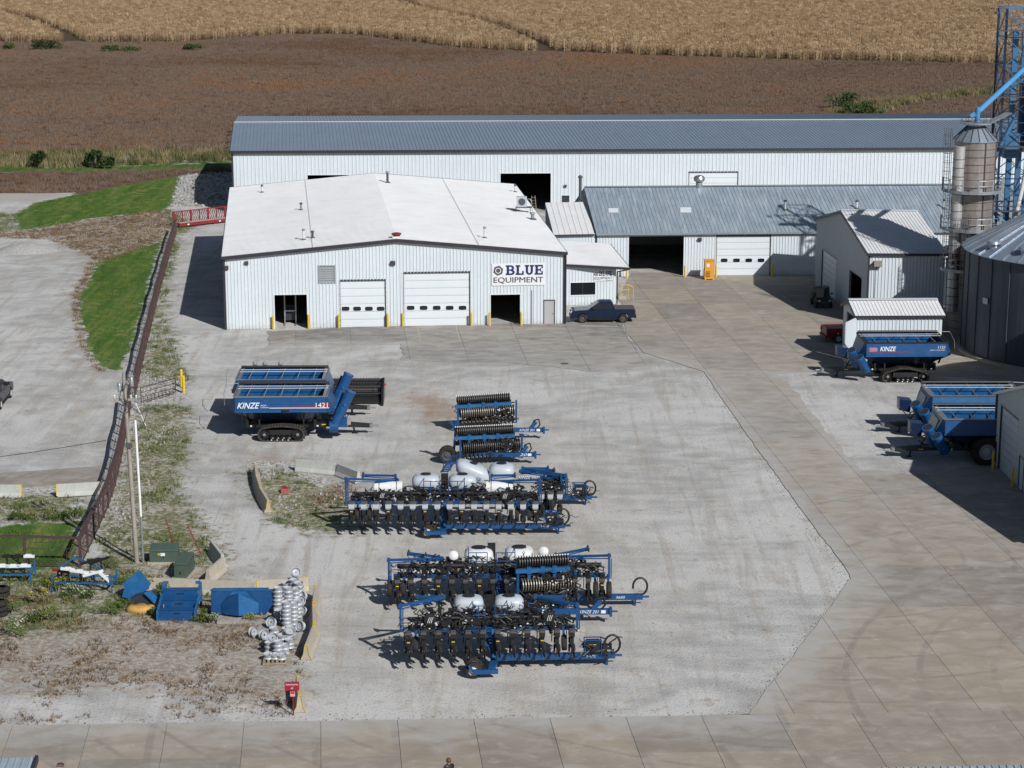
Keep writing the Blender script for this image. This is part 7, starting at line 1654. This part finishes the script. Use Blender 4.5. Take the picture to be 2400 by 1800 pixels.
po = bpy.data.objects.new('body', pm); COL.objects.link(po); po.parent = pr
sk = po.modifiers.new('skin','SKIN'); ss_ = po.modifiers.new('sub','SUBSURF'); ss_.levels = ss_.render_levels = 2
for i, n in enumerate(nm): v = pm.skin_vertices[0].data[i]; v.radius = (J[n][3],)*2; v.use_root = n == 'pel'
bpy.context.view_layer.update(); me_ = bpy.data.meshes.new_from_object(po.evaluated_get(bpy.context.evaluated_depsgraph_get())); po.modifiers.clear(); po.data = me_
for mt in ('black','skin'): me_.materials.append(M_[mt])
for p in me_.polygons: p.use_smooth = True; p.material_index = 1 if p.center.z > 1.53 or (p.center.z < .88 and abs(p.center.x) > .2) else 0
rings = [[Vector((r*math.cos(a), -.005+r*1.12*math.sin(a)+.02, z)) for a in np.linspace(0,2*math.pi,17)[:-1]] for r, z in ((.1,1.60),(.113,1.66),(.108,1.72),(.07,1.775),(.01,1.79))]
MB().loft(rings).build('hair','hair',pr,smooth=60)
def near_roof(label, pts, z, drop, name='roof_shed'):
    a, c = G(*pts[0], z), G(*pts[1], z); R = thing(name, label, 'shed', V3(a,0), 0, 'sheds cut off by the bottom edge'); dn = Vector((.2,-5,-drop))
    roof_plane(R, a+dn, c+dn, c, a, 'galv_roof', .3, ribh=.05, ribw=.06)
    MB().beam(c+Vector((.08,0,-.03)), c+dn+Vector((.08,0,-.03)), .14, .28).build('rake_trim','dark_trim',R,world=True)
    ba, bc = V2(a)+Vector((.2,-.3)), V2(c)+Vector((-.25,-.3)); d2 = Vector((.2,-4.4))
    wall(R, bc, ba, [(0,z-.15),((bc-ba).length,z-.15)], ribs=False); wall(R, bc+d2, bc, [(0,z-drop),((d2).length,z-.15)]); wall(R, ba, ba+d2, [(0,z-.15),(d2.length,z-drop)], ribs=False)
    return R
near_roof('ribbed grey shed roof corner at the bottom left edge', ((-60,1778),(82,1775)), 2.6, .7)
near_roof('ribbed roof edge just showing at the bottom right corner', ((2050,1799),(2600,1790)), 4.0, 1.0)
ps_ = G(141,1791,1.15); wp = thing('wooden_post', 'dark brown post top at the bottom edge beside the roof corner', 'post', (ps_.x,ps_.y,0), .1)
MB().box(-.12,.12,-.12,.12,0,1.1).build('post','wood',wp); MB().hexa([Vector(v) for v in ((-.16,-.16,1.1),(.16,-.16,1.1),(.16,.16,1.1),(-.16,.16,1.1),(-.1,-.1,1.18),(.1,-.1,1.18),(.1,.1,1.18),(-.1,.1,1.18))]).build('cap','maroon',wp)
mh = thing('manhole_cover', 'round dark manhole cover in the gravel before the workshop', 'manhole cover', G(1323,853), 0); MB().tube((0,0,0),(0,0,.045),.35,n=20).build('lid','char',mh)
rd = thing('rust_scrap', 'small rusty scrap piece lying on the rock patch', 'scrap', G(667,1155), .4); MB().hexa([Vector(v) for v in ((-.3,-.2,0),(.25,-.3,0),(.3,.2,0),(-.2,.3,0),(-.25,-.1,.35),(.2,-.2,.3),(.2,.1,.4),(-.1,.2,.45))]).build('plate','red',rd)
# ---------------------------------------------------------------- shrubs and tall weeds
def sh(x, y, w, h, label, n=420, **k): bush(G(x, y), w, w*.8, h, n, label, seed=int(x*7+y), **k)
FAR = dict(leaf=.32, group='far field shrubs')
for (x, y, w, h, lb) in ((87,392,1.9,2.6,'round dark shrub in the left ditch strip'),(220,392,1.7,3.0,'tall dark shrub in the middle of the left ditch strip'),(246,394,1.6,1.8,'low dark shrub right of the tall one in the ditch strip'),
        (98,117,4.2,3.2,'wide dark shrub clump at the far left edge of the corn'),(116,117,4.0,2.6,'second dark shrub clump right of the wide one by the corn'),(22,117,2.0,2.0,'small shrub farthest left below the corn'),(257,122,3.0,2.0,'small shrub in the brown field left of centre'),(305,122,2.6,1.6,'tiny shrub right of another in the brown field'),(452,120,3.4,2.4,'lone shrub in the brown field above the long roof corner'),
        (1975,256,4.0,3.6,'tall dark shrub at the green waterway behind the long roof'),(2012,268,3.4,2.4,'lower dark shrub beside the taller one at the green waterway'),(2040,270,3.0,1.6,'lowest shrub right of the pair at the green waterway')):
    sh(x, y, w, h, lb, 520, **FAR)
WD = dict(name='tall_weed', cat='weed', mat='weed_leaf', leaf=.075, group='tall weeds')
for (x, y, w, h, bl, lb) in ((40,1490,1.1,.9,'white_bloom','big pale flowering weed clump lowest at the left edge'),(25,1440,1.0,.95,None,'green weed clump just above the lowest one at the left edge'),(85,1410,.8,.9,'yellow_bloom','yellow flowering weed right of the left rack'),(120,1450,.9,.7,None,'green weed clump below the yellow flowering one'),(70,1460,.9,.7,'white_bloom','weed clump between the left edge and the gabled rack'),
        (112,1395,.6,1.1,'yellow_bloom','tall goldenrod weed left of the gabled rack'),(165,1400,.9,.8,'white_bloom','white flowering weed in front of the gabled rack'),(205,1402,.7,.7,'white_bloom','white flowering weed under the right end of the gabled rack'),(250,1437,1.0,.55,None,'low green grass clump left of the tilted blue plate'),(285,1425,.7,.5,None,'small green grass clump touching the tilted blue plate'),(135,1385,.6,.9,'yellow_bloom','yellow weed behind the gabled rack posts'),
        (352,1385,.45,1.2,'yellow_bloom','thin goldenrod before the long pale barrier'),(372,1400,.6,1.0,None,'green bush beside the stepped blue frame'),(365,1443,.6,.7,'white_bloom','pale weed at the left foot of the stepped frame'),(470,1455,.7,.6,None,'green weed between the stepped frame and the blue panel'),(495,1460,.5,.6,'white_bloom','pale weed before the faceted blue panel'),(580,1455,.4,.4,None,'tiny weed by the timber skid'),
        (100,1216,1.2,.9,None,'dark green bush in the middle of the left ditch below the path'),(175,1216,1.3,1.0,None,'dark green bush right in the left ditch near the fence'),(135,1218,1.0,.7,None,'low bush between two others in the left ditch'),(45,1218,1.0,.6,None,'low bush leftmost in the left ditch'),(245,1335,1.1,.7,None,'green bush at the foot of the fence corner'),(285,1365,.9,.5,None,'green weed clump below the utility pole')):
    sh(x, y, w, h, lb, 520, bloom=bl, **WD)
vs, fs = blades(26, .6, .5, 1.1, .06, 31, .5); tall_p = proto('tall_tuft', vs, fs, 'ditch_leaf')
q = inside([Z_WEED[5], Z_LAWN[4]], .9, inframe); scatter('ditch_grass', z0(q), tall_p, .7, 1.5, 'tall rough grass in the ditch strip left of the long building', 'grass', .2)
